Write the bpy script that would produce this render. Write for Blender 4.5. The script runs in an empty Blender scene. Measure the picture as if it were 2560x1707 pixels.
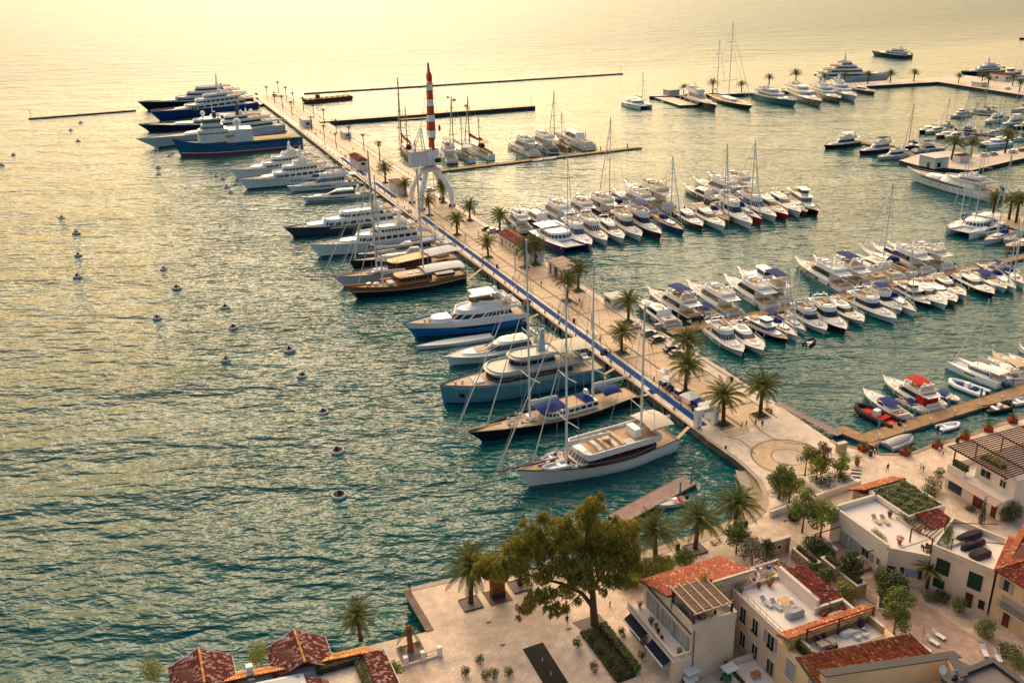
import bpy, math, random
from math import sin, cos, pi, radians, sqrt, atan2, hypot
from mathutils import Vector, Matrix

# ------------------------------------------------------------------ camera
scene = bpy.context.scene
COL = scene.collection
FPX, PITCH, ROLL, CAMH = 2339.0, radians(22.31), radians(-1.53), 88.0
PIER_AZ = radians(-22.4)
_cp, _sp, _cr, _sr = cos(PITCH), sin(PITCH), cos(ROLL), sin(ROLL)
_RT = Vector((1, 0, 0)); _UP0 = Vector((0, _sp, _cp)); FWD = Vector((0, _cp, -_sp))
CX = _RT * _cr + _UP0 * _sr
CY = -_RT * _sr + _UP0 * _cr
cam_data = bpy.data.cameras.new('camera')
cam_data.sensor_width = 36.0
cam_data.lens = 36.0 * FPX / 2560.0
cam_data.clip_start = 1.0
cam_data.clip_end = 20000.0
cam = bpy.data.objects.new('camera', cam_data)
COL.objects.link(cam)
_m = Matrix((CX, CY, -FWD)).transposed().to_4x4()
_m.translation = Vector((0, 0, CAMH))
cam.matrix_world = _m
scene.camera = cam

# ------------------------------------------------------------------ sky, sun, exposure
SUN_EL, SUN_AZ = radians(32.0), radians(-11.0)      # azimuth from +Y, clockwise positive
world = bpy.data.worlds.new('World')
scene.world = world
world.use_nodes = True
_nt = world.node_tree
_bg = _nt.nodes['Background']
_sky = _nt.nodes.new('ShaderNodeTexSky')
_sky.sky_type = 'NISHITA'
_sky.sun_disc = False
_sky.sun_elevation = SUN_EL
_sky.sun_rotation = SUN_AZ
_sky.air_density = 1.6
_sky.dust_density = 6.0
_sky.ozone_density = 1.0
_nt.links.new(_sky.outputs[0], _bg.inputs[0])
_bg.inputs[1].default_value = 0.073
sun_data = bpy.data.lights.new('sun', 'SUN')
sun_data.energy = 1.4
sun_data.angle = radians(96.0)
sun_data.color = (1.0, 0.60, 0.19)
sun = bpy.data.objects.new('sun', sun_data)
COL.objects.link(sun)
_d = Vector((sin(SUN_AZ) * cos(SUN_EL), cos(SUN_AZ) * cos(SUN_EL), sin(SUN_EL)))
sun.rotation_euler = _d.to_track_quat('Z', 'Y').to_euler()
sun.location = (0, 200, 300)
vs = scene.view_settings
vs.view_transform = 'Standard'
vs.look = 'None'
vs.gamma = 1.0
vs.use_curve_mapping = False
vs.exposure = 1.08
scene.cycles.use_denoising = True
scene.cycles.max_bounces = 6
scene.cycles.diffuse_bounces = 3
scene.cycles.glossy_bounces = 3
scene.cycles.transmission_bounces = 2
scene.cycles.caustics_reflective = False
scene.cycles.caustics_refractive = False

def G(px, py, z=0.0):
 """point at height z seen at photo pixel (px, py)"""
 d = CX * ((px - 1280.0) / FPX) + CY * ((853.5 - py) / FPX) + FWD
 t = (z - CAMH) / d.z
 return Vector((d.x * t, d.y * t, z))

def H(px, py, base):
 """height of the point at photo pixel (px, py) that stands above ground point base"""
 d = CX * ((px - 1280.0) / FPX) + CY * ((853.5 - py) / FPX) + FWD
 t = hypot(base[0], base[1]) / hypot(d.x, d.y)
 return CAMH + d.z * t

U = Vector((sin(PIER_AZ), cos(PIER_AZ), 0))     # along the pier, seawards
W = Vector((cos(PIER_AZ), -sin(PIER_AZ), 0))    # across the pier, towards the marina
RNG = random.Random(7)

# ------------------------------------------------------------------ materials
MATS = {}

def new_mat(name):
 m = bpy.data.materials.new(name)
 m.use_nodes = True
 return m, m.node_tree, m.node_tree.nodes['Principled BSDF']

def mat(name, col, rough=0.5, metal=0.0, var=0.08, scale=3.0, bump=0.0, coat=0.0, bscale=None, spec=None):
 """plain colour with a little noise in value, optional fine relief"""
 if name in MATS:
  return MATS[name]
 m, nt, b = new_mat(name)
 b.inputs['Roughness'].default_value = rough
 b.inputs['Metallic'].default_value = metal
 if spec is None and rough >= 0.7:
  spec = 0.15
 if spec is not None:
  b.inputs['Specular IOR Level'].default_value = spec
 if coat:
  b.inputs['Coat Weight'].default_value = coat
 tc = nt.nodes.new('ShaderNodeTexCoord')
 n = nt.nodes.new('ShaderNodeTexNoise')
 n.inputs['Scale'].default_value = scale
 n.inputs['Detail'].default_value = 5
 nt.links.new(tc.outputs['Object'], n.inputs['Vector'])
 r = nt.nodes.new('ShaderNodeMapRange')
 r.inputs['From Min'].default_value = 0.25
 r.inputs['From Max'].default_value = 0.75
 r.inputs['To Min'].default_value = 1 - var
 r.inputs['To Max'].default_value = 1 + var
 nt.links.new(n.outputs['Fac'], r.inputs['Value'])
 mx = nt.nodes.new('ShaderNodeVectorMath')
 mx.operation = 'SCALE'
 mx.inputs[0].default_value = col
 nt.links.new(r.outputs[0], mx.inputs['Scale'])
 nt.links.new(mx.outputs[0], b.inputs['Base Color'])
 if bump:
  n2 = nt.nodes.new('ShaderNodeTexNoise')
  n2.inputs['Scale'].default_value = bscale or scale * 6
  n2.inputs['Detail'].default_value = 4
  nt.links.new(tc.outputs['Object'], n2.inputs['Vector'])
  bp = nt.nodes.new('ShaderNodeBump')
  bp.inputs['Distance'].default_value = bump
  nt.links.new(n2.outputs['Fac'], bp.inputs['Height'])
  nt.links.new(bp.outputs[0], b.inputs['Normal'])
 MATS[name] = m
 return m

def water_mat():
 m, nt, b = new_mat('sea_water')
 N = nt.nodes.new
 L = nt.links.new
 tc = N('ShaderNodeTexCoord')
 def noise(rotz, sx, sy, detail, rough, seed=0.0, dist=0.0):
  mp = N('ShaderNodeMapping')
  mp.inputs['Rotation'].default_value = (0, 0, rotz)
  mp.inputs['Scale'].default_value = (sx, sy, 1)
  mp.inputs['Location'].default_value = (seed, seed * 1.7, 0)
  L(tc.outputs['Object'], mp.inputs['Vector'])
  n = N('ShaderNodeTexNoise')
  n.inputs['Scale'].default_value = 1.0
  n.inputs['Detail'].default_value = detail
  n.inputs['Roughness'].default_value = rough
  n.inputs['Distortion'].default_value = dist
  L(mp.outputs[0], n.inputs['Vector'])
  return n.outputs['Fac']
 def mul(a, v):
  q = N('ShaderNodeMath'); q.operation = 'MULTIPLY'
  L(a, q.inputs[0])
  if isinstance(v, float):
   q.inputs[1].default_value = v
  else:
   L(v, q.inputs[1])
  return q.outputs[0]
 def add(a, c):
  q = N('ShaderNodeMath'); q.operation = 'ADD'
  L(a, q.inputs[0]); L(c, q.inputs[1])
  return q.outputs[0]
 # open sea on the left of the pier is rougher than the sheltered basin on its right
 sep = N('ShaderNodeVectorMath'); sep.operation = 'DOT_PRODUCT'
 sep.inputs[1].default_value = tuple(W)
 L(tc.outputs['Object'], sep.inputs[0])
 p0 = G(1157, 520)
 off = p0.dot(W)
 shelter = N('ShaderNodeMapRange')
 shelter.inputs['From Min'].default_value = off - 12
 shelter.inputs['From Max'].default_value = off + 25
 shelter.inputs['To Min'].default_value = 1.0
 shelter.inputs['To Max'].default_value = 0.42
 L(sep.outputs['Value'], shelter.inputs['Value'])
 # ... and that shelter ends at the outer floating breakwater
 sepu = N('ShaderNodeVectorMath'); sepu.operation = 'DOT_PRODUCT'
 sepu.inputs[1].default_value = tuple(U)
 L(tc.outputs['Object'], sepu.inputs[0])
 offu = G(1192, 206).dot(U)
 outer = N('ShaderNodeMapRange')
 outer.inputs['From Min'].default_value = offu - 60
 outer.inputs['From Max'].default_value = offu + 60
 L(sepu.outputs['Value'], outer.inputs['Value'])
 shm = N('ShaderNodeMath'); shm.operation = 'MAXIMUM'
 L(shelter.outputs[0], shm.inputs[0]); L(outer.outputs[0], shm.inputs[1])
 gust = noise(WAVE_ROT, 0.012, 0.042, 4, 0.65, 3.0)
 gr = N('ShaderNodeMapRange')
 gr.inputs['From Min'].default_value = 0.3; gr.inputs['From Max'].default_value = 0.7
 gr.inputs['To Min'].default_value = 0.75; gr.inputs['To Max'].default_value = 1.35
 L(gust, gr.inputs['Value'])
 def peaked(a):
  # round troughs, sharper crests
  q = N('ShaderNodeMath'); q.operation = 'MULTIPLY_ADD'
  L(a, q.inputs[0]); q.inputs[1].default_value = 2.0; q.inputs[2].default_value = -1.0
  w = N('ShaderNodeMath'); w.operation = 'ABSOLUTE'; L(q.outputs[0], w.inputs[0])
  e = N('ShaderNodeMath'); e.operation = 'POWER'; L(w.outputs[0], e.inputs[0]); e.inputs[1].default_value = 0.8
  return mul(e.outputs[0], -1.0)
 swell = add(mul(noise(WAVE_ROT, 0.19, 0.40, 2, 0.35, 5.0, 0.5), 0.46), mul(peaked(noise(WAVE_ROT - 0.15, 0.12, 0.27, 1, 0.3, 17.0, 0.4)), 0.25))
 chop = noise(WAVE_ROT + 0.25, 0.58, 1.05, 2, 0.4, 11.0, 0.6)
 fine = noise(WAVE_ROT - 0.3, 1.5, 2.3, 1, 0.3, 23.0, 0.3)
 far = noise(WAVE_ROT + 0.1, 0.032, 0.060, 2, 0.45, 31.0, 0.5)
 h = add(add(add(swell, mul(chop, 0.21)), mul(fine, 0.04)), mul(far, 1.7))
 h = mul(mul(h, shm.outputs[0]), gr.outputs[0])
 bp = N('ShaderNodeBump')
 bp.inputs['Strength'].default_value = 1.0
 bp.inputs['Distance'].default_value = WAVE_AMP
 L(h, bp.inputs['Height'])
 L(bp.outputs[0], b.inputs['Normal'])
 b.inputs['Base Color'].default_value = (0.0, 0.078, 0.084, 1)
 # outside the harbour the small chop is rougher
 rgh = N('ShaderNodeMapRange')
 rgh.inputs['From Min'].default_value = offu - 420; rgh.inputs['From Max'].default_value = offu + 250
 rgh.inputs['To Min'].default_value = 0.10; rgh.inputs['To Max'].default_value = 0.36
 L(sepu.outputs['Value'], rgh.inputs['Value'])
 L(rgh.outputs[0], b.inputs['Roughness'])
 b.inputs['IOR'].default_value = 1.33
 b.inputs['Specular IOR Level'].default_value = 0.33
 return m

WAVE_ROT = radians(24)
WAVE_AMP = 1.9

# ------------------------------------------------------------------ mesh building
class MB:
 """collects simple shapes into one mesh"""
 def __init__(self):
  self.v = []; self.f = []; self.sm = []

 def add(self, v, f, smooth=False):
  o = len(self.v)
  self.v.extend([tuple(p) for p in v])
  self.f.extend([tuple(i + o for i in q) for q in f])
  self.sm.extend([smooth] * len(f))
  return self

 def box(self, x0, x1, y0, y1, z0, z1, tx=0.0, ty=0.0):
  """box, optionally tapering at the top by tx, ty"""
  v = [(x0, y0, z0), (x1, y0, z0), (x1, y1, z0), (x0, y1, z0),
    (x0 + tx, y0 + ty, z1), (x1 - tx, y0 + ty, z1), (x1 - tx, y1 - ty, z1), (x0 + tx, y1 - ty, z1)]
  return self.add(v, [(3, 2, 1, 0), (4, 5, 6, 7), (0, 1, 5, 4), (1, 2, 6, 5), (2, 3, 7, 6), (3, 0, 4, 7)])

 def obox(self, c, ax, lx, ly, z0, z1):
  """box centred at c (x, y), long axis direction ax"""
  ax = Vector((ax[0], ax[1], 0)).normalized(); ay = Vector((-ax.y, ax.x, 0))
  p = [Vector((c[0], c[1], 0)) + ax * a * lx / 2 + ay * b * ly / 2 for a, b in ((-1, -1), (1, -1), (1, 1), (-1, 1))]
  return self.prism(p, z0, z1)

 def prism(self, poly, z0, z1, top=True, bottom=True):
  n = len(poly)
  area = sum(poly[i][0] * poly[(i + 1) % n][1] - poly[(i + 1) % n][0] * poly[i][1] for i in range(n))
  if area < 0:
   poly = list(reversed(poly))
  v = [(p[0], p[1], z0) for p in poly] + [(p[0], p[1], z1) for p in poly]
  f = [(i, (i + 1) % n, n + (i + 1) % n, n + i) for i in range(n)]
  if top:
   f.append(tuple(range(n, 2 * n)))
  if bottom:
   f.append(tuple(reversed(range(n))))
  return self.add(v, f)

 def loft(self, rings, cap0=True, cap1=True, closed=True, smooth=False):
  n = len(rings[0]); v = []; f = []
  for r in rings:
   v.extend(r)
  for k in range(len(rings) - 1):
   for i in range(n if closed else n - 1):
    j = (i + 1) % n
    f.append((k * n + i, k * n + j, (k + 1) * n + j, (k + 1) * n + i))
  self.add(v, f, smooth)
  if cap0:
   self.add(rings[0], [tuple(reversed(range(n)))])
  if cap1:
   self.add(rings[-1], [tuple(range(n))])
  return self

 def tube(self, pts, r, n=5, r1=None, cap=True):
  pts = [Vector(p) for p in pts]
  rings = []
  m = len(pts)
  for k, p in enumerate(pts):
   d = (pts[min(k + 1, m - 1)] - pts[max(k - 1, 0)])
   if d.length < 1e-9:
    d = Vector((0, 0, 1))
   d.normalize()
   a = d.cross(Vector((0, 0, 1)) if abs(d.z) < 0.9 else Vector((1, 0, 0))).normalized()
   b = d.cross(a)
   rr = r if r1 is None else r + (r1 - r) * k / (m - 1)
   rings.append([p + a * rr * cos(2 * pi * i / n) + b * rr * sin(2 * pi * i / n) for i in range(n)])
  return self.loft(rings, cap, cap, smooth=n > 5)

 def lathe(self, prof, c=(0, 0, 0), n=12, cap=True, sx=1.0, sy=1.0):
  rings = [[(c[0] + sx * r * cos(2 * pi * i / n), c[1] + sy * r * sin(2 * pi * i / n), c[2] + z) for i in range(n)] for r, z in prof]
  return self.loft(rings, cap, cap, smooth=True)

 def ball(self, c, r, n=10, m=6, sz=1.0):
  return self.lathe([(max(r * sin(pi * k / m), 1e-3), -r * sz * cos(pi * k / m)) for k in range(m + 1)], c, n)

 def build(self, name, material, parent=None, loc=None, rot=None, kind=None):
  me = bpy.data.meshes.new(name)
  me.from_pydata(self.v, [], self.f)
  if any(self.sm):
   me.polygons.foreach_set('use_smooth', self.sm)
  me.update()
  if material is not None:
   me.materials.append(material)
  return link(name, me, parent, loc, rot, kind)

def link(name, me, parent=None, loc=None, rot=None, kind=None):
 o = bpy.data.objects.new(name, me)
 COL.objects.link(o)
 if parent is not None:
  o.parent = parent
 if loc is not None:
  o.location = loc
 if rot is not None:
  o.rotation_euler = (0, 0, rot)
 if kind:
  o['kind'] = kind
 return o

def tag(o, label, cat, group=None):
 o['label'] = label
 o['category'] = cat
 if group:
  o['group'] = group
 return o

def thing(name, label, cat, loc=(0, 0, 0), rot=0.0, group=None):
 o = bpy.data.objects.new(name, None)
 COL.objects.link(o)
 o.empty_display_size = 0.5
 o.location = loc
 o.rotation_euler = (0, 0, rot)
 return tag(o, label, cat, group)

def struct(name, mb, material, parent=None):
 o = mb.build(name, material, parent)
 o['kind'] = 'structure'
 return o

def dup(src, loc, rot=0.0, scale=1.0, label=None, group=None):
 """copy a thing with its parts and sub-parts"""
 def cp(o, par):
  c = o.copy(); COL.objects.link(c)
  if par is not None:
   c.parent = par
  for ch in list(o.children):
   cp(ch, c)
  return c
 r = cp(src, None)
 r.location = loc
 r.rotation_euler = (0, 0, rot)
 r.scale = (scale, scale, scale)
 if label:
  r['label'] = label
 if group:
  r['group'] = group
 return r

def lerp(a, b, t):
 return a + (b - a) * t

def sstep(a, b, x):
 t = max(0.0, min(1.0, (x - a) / (b - a)))
 return t * t * (3 - 2 * t)

ORD = ['first', 'second', 'third', 'fourth', 'fifth', 'sixth', 'seventh', 'eighth', 'ninth', 'tenth', 'eleventh', 'twelfth',
    'thirteenth', 'fourteenth', 'fifteenth', 'sixteenth', 'seventeenth', 'eighteenth', 'nineteenth', 'twentieth', 'last']

# ------------------------------------------------------------------ common materials
WHITE = mat('white_gelcoat', (0.86, 0.86, 0.86), 0.22, var=0.03, coat=0.3)
WARMWHITE = mat('cream_gelcoat', (0.80, 0.75, 0.66), 0.25, var=0.03, coat=0.3)
PALEBLUE = mat('pale_grey_paint', (0.60, 0.66, 0.72), 0.25, var=0.03, coat=0.3)
NAVY = mat('navy_hull_paint', (0.012, 0.018, 0.055), 0.18, var=0.1, coat=0.5)
BLACKHULL = mat('black_hull_paint', (0.010, 0.011, 0.014), 0.18, var=0.1, coat=0.5)
GLASS = mat('tinted_glass', (0.012, 0.014, 0.018), 0.06, var=0.1)
BLUEGLASS = mat('blue_tinted_glass', (0.03, 0.05, 0.09), 0.08, var=0.1)
TEAK = mat('teak_deck', (0.42, 0.26, 0.13), 0.6, var=0.14, scale=2.0)
TEAKLIGHT = mat('bleached_teak_deck', (0.56, 0.40, 0.24), 0.65, var=0.12, scale=2.0)
NONSKID = mat('cream_deck_coating', (0.66, 0.62, 0.55), 0.6, var=0.06)
VARNISH = mat('varnished_wood', (0.38, 0.13, 0.03), 0.25, var=0.25, scale=2.5, coat=0.6)
DARKWOOD = mat('dark_red_wood', (0.10, 0.018, 0.012), 0.35, var=0.3, scale=2.5)
CUSHION = mat('beige_cushion', (0.62, 0.47, 0.31), 0.8, var=0.08)
CUSHWHITE = mat('white_cushion', (0.75, 0.73, 0.70), 0.8, var=0.05)
BLUECLOTH = mat('navy_canvas', (0.006, 0.028, 0.17), 0.75, var=0.15)
REDCLOTH = mat('red_canvas', (0.50, 0.018, 0.012), 0.7, var=0.12)
MAROON = mat('maroon_canvas', (0.16, 0.02, 0.02), 0.8, var=0.15)
SAILCLOTH = mat('white_sailcloth', (0.74, 0.71, 0.66), 0.75, var=0.06, bump=0.03, scale=1.2)
BEIGECLOTH = mat('beige_canvas', (0.62, 0.49, 0.33), 0.8, var=0.08)
STEEL = mat('polished_steel', (0.62, 0.63, 0.65), 0.25, 0.9, var=0.05)
ALU = mat('mast_white_paint', (0.74, 0.74, 0.73), 0.3, var=0.04)
BROWNMAST = mat('mast_brown_varnish', (0.30, 0.20, 0.12), 0.4, var=0.1)
DARKMETAL = mat('dark_metal', (0.03, 0.028, 0.027), 0.5, 0.4, var=0.2)
RUBBER = mat('black_rubber', (0.02, 0.02, 0.022), 0.7, var=0.2)
RIBGREY = mat('grey_inflatable_tube', (0.52, 0.53, 0.55), 0.55, var=0.06)
WIRE = mat('rigging_wire', (0.45, 0.44, 0.42), 0.45, 0.3, var=0.05)
REDPAINT = mat('red_paint', (0.55, 0.03, 0.015), 0.4, var=0.15)
WHITEPAINT = mat('white_paint', (0.78, 0.77, 0.75), 0.45, var=0.06)
BOOTRED = mat('red_boot_stripe', (0.36, 0.03, 0.02), 0.5, var=0.2)
ORANGE = mat('orange_plastic', (0.75, 0.12, 0.01), 0.5, var=0.1)

# ------------------------------------------------------------------ boats
class Hull:
 """hull form: t runs stern 0 to bow 1, f runs waterline 0 to sheer 1"""
 def __init__(s, L, B, zs, zb, rake, p=0.5, k=2.2, stern=0.88, pw=0.35, kw=1.6, d=None, sheer=2.0, dip=0.0, plumb=False):
  s.L, s.B, s.zs, s.zb, s.rake, s.p, s.k, s.stern, s.pw, s.kw, s.sheer, s.dip = L, B, zs, zb, rake, p, k, stern, pw, kw, sheer, dip
  s.d = d or 0.25 * B

 def z(s, t):
  return s.zs + (s.zb - s.zs) * t ** s.sheer - s.dip * 4 * t * (1 - t)

 def bd(s, t):
  q = max(0.0, (t - s.p) / (1 - s.p))
  return s.B / 2 * lerp(s.stern, 1, sstep(0, 0.4, t)) * max(0.015, 1 - q ** s.k)

 def bw(s, t):
  q = max(0.0, (t - s.pw) / (1 - s.pw))
  return s.B / 2 * 0.92 * lerp(s.stern, 1, sstep(0, 0.4, t)) * max(0.008, 1 - q ** s.kw)

 def side(s, t, f, sg=1, out=0.0):
  zz = s.z(t) * f
  x = -s.L / 2 + t * s.L + s.rake * f * t ** 4
  fs = (0.0, 0.35, 0.7, 1.0, 1.5)
  k = max(i for i in range(4) if f >= fs[i] or i == 0)
  e = lerp(fs[k] ** 1.5, fs[k + 1] ** 1.5, (f - fs[k]) / (fs[k + 1] - fs[k]))
  y = s.bw(t) + (s.bd(t) - s.bw(t)) * e
  return (x, sg * (y + out), zz)

 def hull(s, m, parent, n=22, name='hull'):
  mb = MB(); rings = []
  for i in range(n + 1):
   t = 1 - (1 - i / n) ** 1.25
   fs = (1, 0.7, 0.35, 0.0)
   r = [s.side(t, f, 1) for f in fs]
   x = -s.L / 2 + t * s.L
   r += [(x - 0.02 * s.L * t ** 4, s.bw(t) * 0.6, -s.d * 0.7), (x - 0.03 * s.L * t ** 4, 0, -s.d)]
   r += [(q[0], -q[1], q[2]) for q in reversed(r[:-1])]
   rings.append(r)
  mb.loft(rings, True, True, closed=False, smooth=True)
  return mb.build(name, m, parent)

 def deck(s, m, parent, bul=0.25, t0=0.0, t1=0.985, name='deck', n=12):
  mb = MB(); rings = []
  for i in range(n + 1):
   t = lerp(t0, t1, i / n)
   z = s.z(t) - bul
   x, y, _ = s.side(t, 1 - bul / max(s.z(t), 0.1))
   y = max(0.01, y - 0.04)
   rings.append([(x, y, z), (x, 0, z + 0.03), (x, -y, z)])
  v = [p for r in rings for p in r]
  f = []
  for k in range(n):
   for i in range(2):
    f.append((k * 3 + i, k * 3 + i + 1, k * 3 + i + 4, k * 3 + i + 3))
  mb.add(v, [tuple(reversed(q)) for q in f])
  return mb.build(name, m, parent)

 def band(s, name, m, parent, t0, t1, f0, f1, out=0.03, n=24, thick=0.0, taper=False):
  mb = MB()
  for sg in (1, -1):
   v = []; fa = []
   for i in range(n + 1):
    u = i / n
    t = lerp(t0, t1, u)
    a, b = f0, f1
    if taper:
     w = min(1.0, 4 * u, 4 * (1 - u)) ** 0.6
     mid = (f0 + f1) / 2
     a, b = mid + (f0 - mid) * w, mid + (f1 - mid) * w
    v += [s.side(t, a, sg, out), s.side(t, b, sg, out)]
   for i in range(n):
    q = (2 * i, 2 * i + 2, 2 * i + 3, 2 * i + 1)
    fa.append(q if sg < 0 else tuple(reversed(q)))
   mb.add(v, fa)
  return mb.build(name, m, parent)

 def ports(s, name, m, parent, ts, f0, f1, w, out=0.02):
  """row of separate hull windows"""
  mb = MB()
  for sg in (1, -1):
   for t in ts:
    a = w / s.L / 2
    v = [s.side(t - a, f0, sg, out), s.side(t + a, f0, sg, out), s.side(t + a, f1, sg, out), s.side(t - a, f1, sg, out)]
    mb.add(v, [(0, 1, 2, 3) if sg < 0 else (3, 2, 1, 0)])
  return mb.build(name, m, parent)

 def rail(s, name, m, parent, t0, t1, h, n=12, r=0.025, inset=0.06, wrap=True, mid=False):
  mb = MB()
  P = {}
  for sg in (1, -1):
   P[sg] = []
   for i in range(n + 1):
    t = lerp(t0, t1, i / n)
    x, y, z = s.side(t, 1)
    P[sg].append(Vector((x, sg * max(0.02, y - inset), z + h)))
   for i in range(0, n + 1, 2):
    q = P[sg][i]
    mb.tube([q - Vector((0, 0, h)), q], r * 0.8, 3, cap=False)
   if mid:
    mb.tube([q - Vector((0, 0, h * .5)) for q in P[sg]], r * 0.7, 3, cap=False)
  mb.tube(P[1] + list(reversed(P[-1])) if wrap else P[1], r, 4, cap=False)
  if not wrap:
   mb.tube(P[-1], r, 4, cap=False)
  return mb.build(name, m, parent)

def outline(x0, x1, hw, nose, m=7, k=9, sq=1.0):
 pts = []
 xs = x1 - nose
 for i in range(m):
  pts.append((lerp(x0, xs, i / m), -hw * lerp(sq, 1, min(1, i))))
 for i in range(k + 1):
  a = -pi / 2 + pi * i / k
  ca = max(0.0, cos(a))
  pts.append((xs + nose * ca ** 0.8, hw * sin(a)))
 for i in range(m - 1, -1, -1):
  pts.append((lerp(x0, xs, i / m), hw * lerp(sq, 1, min(1, i))))
 return pts

def offs(pts, d):
 n = len(pts); out = []
 for i in range(n):
  a, b = Vector(pts[i - 1][:2]), Vector(pts[(i + 1) % n][:2])
  t = (b - a)
  if t.length < 1e-6:
   out.append(pts[i]); continue
  t.normalize()
  out.append((pts[i][0] + t.y * d, pts[i][1] - t.x * d) + tuple(pts[i][2:]))
 return out

def tier(parent, name, z0, z1, o0, o1, m, win=None, roof=0.0, skip_aft=True):
 """deckhouse lofted between two plan outlines; win = (f0, f1, material, 'band'|'panes', first, last)"""
 a = [(p[0], p[1], z0) for p in outline(*o0)]
 b = [(p[0], p[1], z1) for p in outline(*o1)]
 mb = MB()
 rings = [a, b]
 if roof:
  x0, x1, hw, nose = o1[:4]
  rings.append([(p[0], p[1], z1 + roof) for p in outline(x0 + roof * .8, x1 - roof * 1.5, hw - roof * 1.2, max(0.1, nose - roof))])
 mb.loft(rings, False, True)
 h = mb.build(name, m, parent)
 if win:
  f0, f1, wm, mode = win[:4]
  n = len(a)
  lo = win[4] if len(win) > 4 else 0
  hi = win[5] if len(win) > 5 else n - 1
  q0 = offs([tuple(Vector(p).lerp(Vector(r), f0)) for p, r in zip(a, b)], 0.025)
  q1 = offs([tuple(Vector(p).lerp(Vector(r), f1)) for p, r in zip(a, b)], 0.025)
  wb = MB()
  for i in range(lo, hi):
   j = (i + 1) % n
   p = [Vector(q0[i]), Vector(q0[j]), Vector(q1[j]), Vector(q1[i])]
   if mode == 'panes':
    e = 0.10
    p = [p[0].lerp(p[1], e), p[1].lerp(p[0], e), p[2].lerp(p[3], e), p[3].lerp(p[2], e)]
   wb.add(p, [(0, 1, 2, 3)])
  wb.build('window', wm, h)
 return h

def slab(parent, name, o, z0, z1, m):
 return MB().prism(outline(*o), z0, z1).build(name, m, parent)

def coaming(parent, name, o, z0, z1, m, th=0.12, lean=0.0):
 p = outline(*o)
 q = offs(p, -th)
 pt = offs(p, lean)
 qt = offs(q, lean)
 rings = [[(x, y, z0) for x, y in p], [(x, y, z1) for x, y in pt], [(x, y, z1) for x, y in qt], [(x, y, z0) for x, y in q]]
 return MB().loft(rings, False, False).build(name, m, parent)

def canopy(parent, name, x0, x1, hw, z, m, pm=None, crown=0.25, zb=None):
 """curved cloth or hard top on poles"""
 mb = MB(); n = 6; rings = []
 for i in range(4):
  x = lerp(x0, x1, i / 3)
  e = crown * 0.4 * (abs(i - 1.5) / 1.5) ** 2
  rings.append([(x, hw * (2 * j / n - 1), z - e - crown * (2 * j / n - 1) ** 2) for j in range(n + 1)] +
      [(x, hw * (2 * j / n - 1), z - 0.07 - e - crown * (2 * j / n - 1) ** 2) for j in range(n, -1, -1)])
 mb.loft(rings)
 o = mb.build(name, m, parent)
 if pm is not None:
  for x in (x0 + 0.1, x1 - 0.1):
   for sg in (1, -1):
    MB().tube([(x, sg * (hw - .05), zb), (x, sg * (hw - .05), z - crown * 1.3)], 0.035, 4).build('canopy_post', pm, parent)
 return o

def arch(parent, name, x, hw, z0, z1, m, lean=0.6, w=0.5, dome=True):
 mb = MB()
 for sg in (1, -1):
  mb.loft([[(x - w, sg * hw, z0), (x + w, sg * hw, z0), (x + w, sg * (hw - .15), z0), (x - w, sg * (hw - .15), z0)],
     [(x - lean - w * .6, sg * hw * .85, z1), (x - lean + w * .6, sg * hw * .85, z1), (x - lean + w * .6, sg * (hw * .85 - .2), z1), (x - lean - w * .6, sg * (hw * .85 - .2), z1)]])
 mb.box(x - lean - w * .6, x - lean + w * .6, -hw * .85, hw * .85, z1, z1 + 0.16)
 a = mb.build(name, m, parent)
 if dome:
  r = 0.11 * hw + 0.12
  MB().ball((x - lean, hw * .4, z1 + .16 + r * .8), r, 8, 5).build('radar_dome', WHITE, a)
  MB().ball((x - lean, -hw * .4, z1 + .16 + r * .8), r * .8, 8, 5).build('radar_dome', WHITE, a)
  MB().tube([(x - lean, hw * .7, z1 + .1), (x - lean - .3, hw * .75, z1 + 2.2 * r / .3)], 0.02, 3).build('antenna', WHITE, a)
 return a

def place(bow, stern):
 a, b = G(*bow), G(*stern)
 d = a - b
 return (a + b) / 2, atan2(d.y, d.x), d.length

def fenders(h, parent, ts, r=0.16, m=None):
 for sg in (1, -1):
  for t in ts:
   x, y, z = h.side(t, 0.75, sg, r)
   MB().lathe([(r * .3, -.55), (r, -.4), (r, .3), (r * .3, .5)], (x, y, z * .8), 7).build('fender', m or WHITE, parent)

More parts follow.
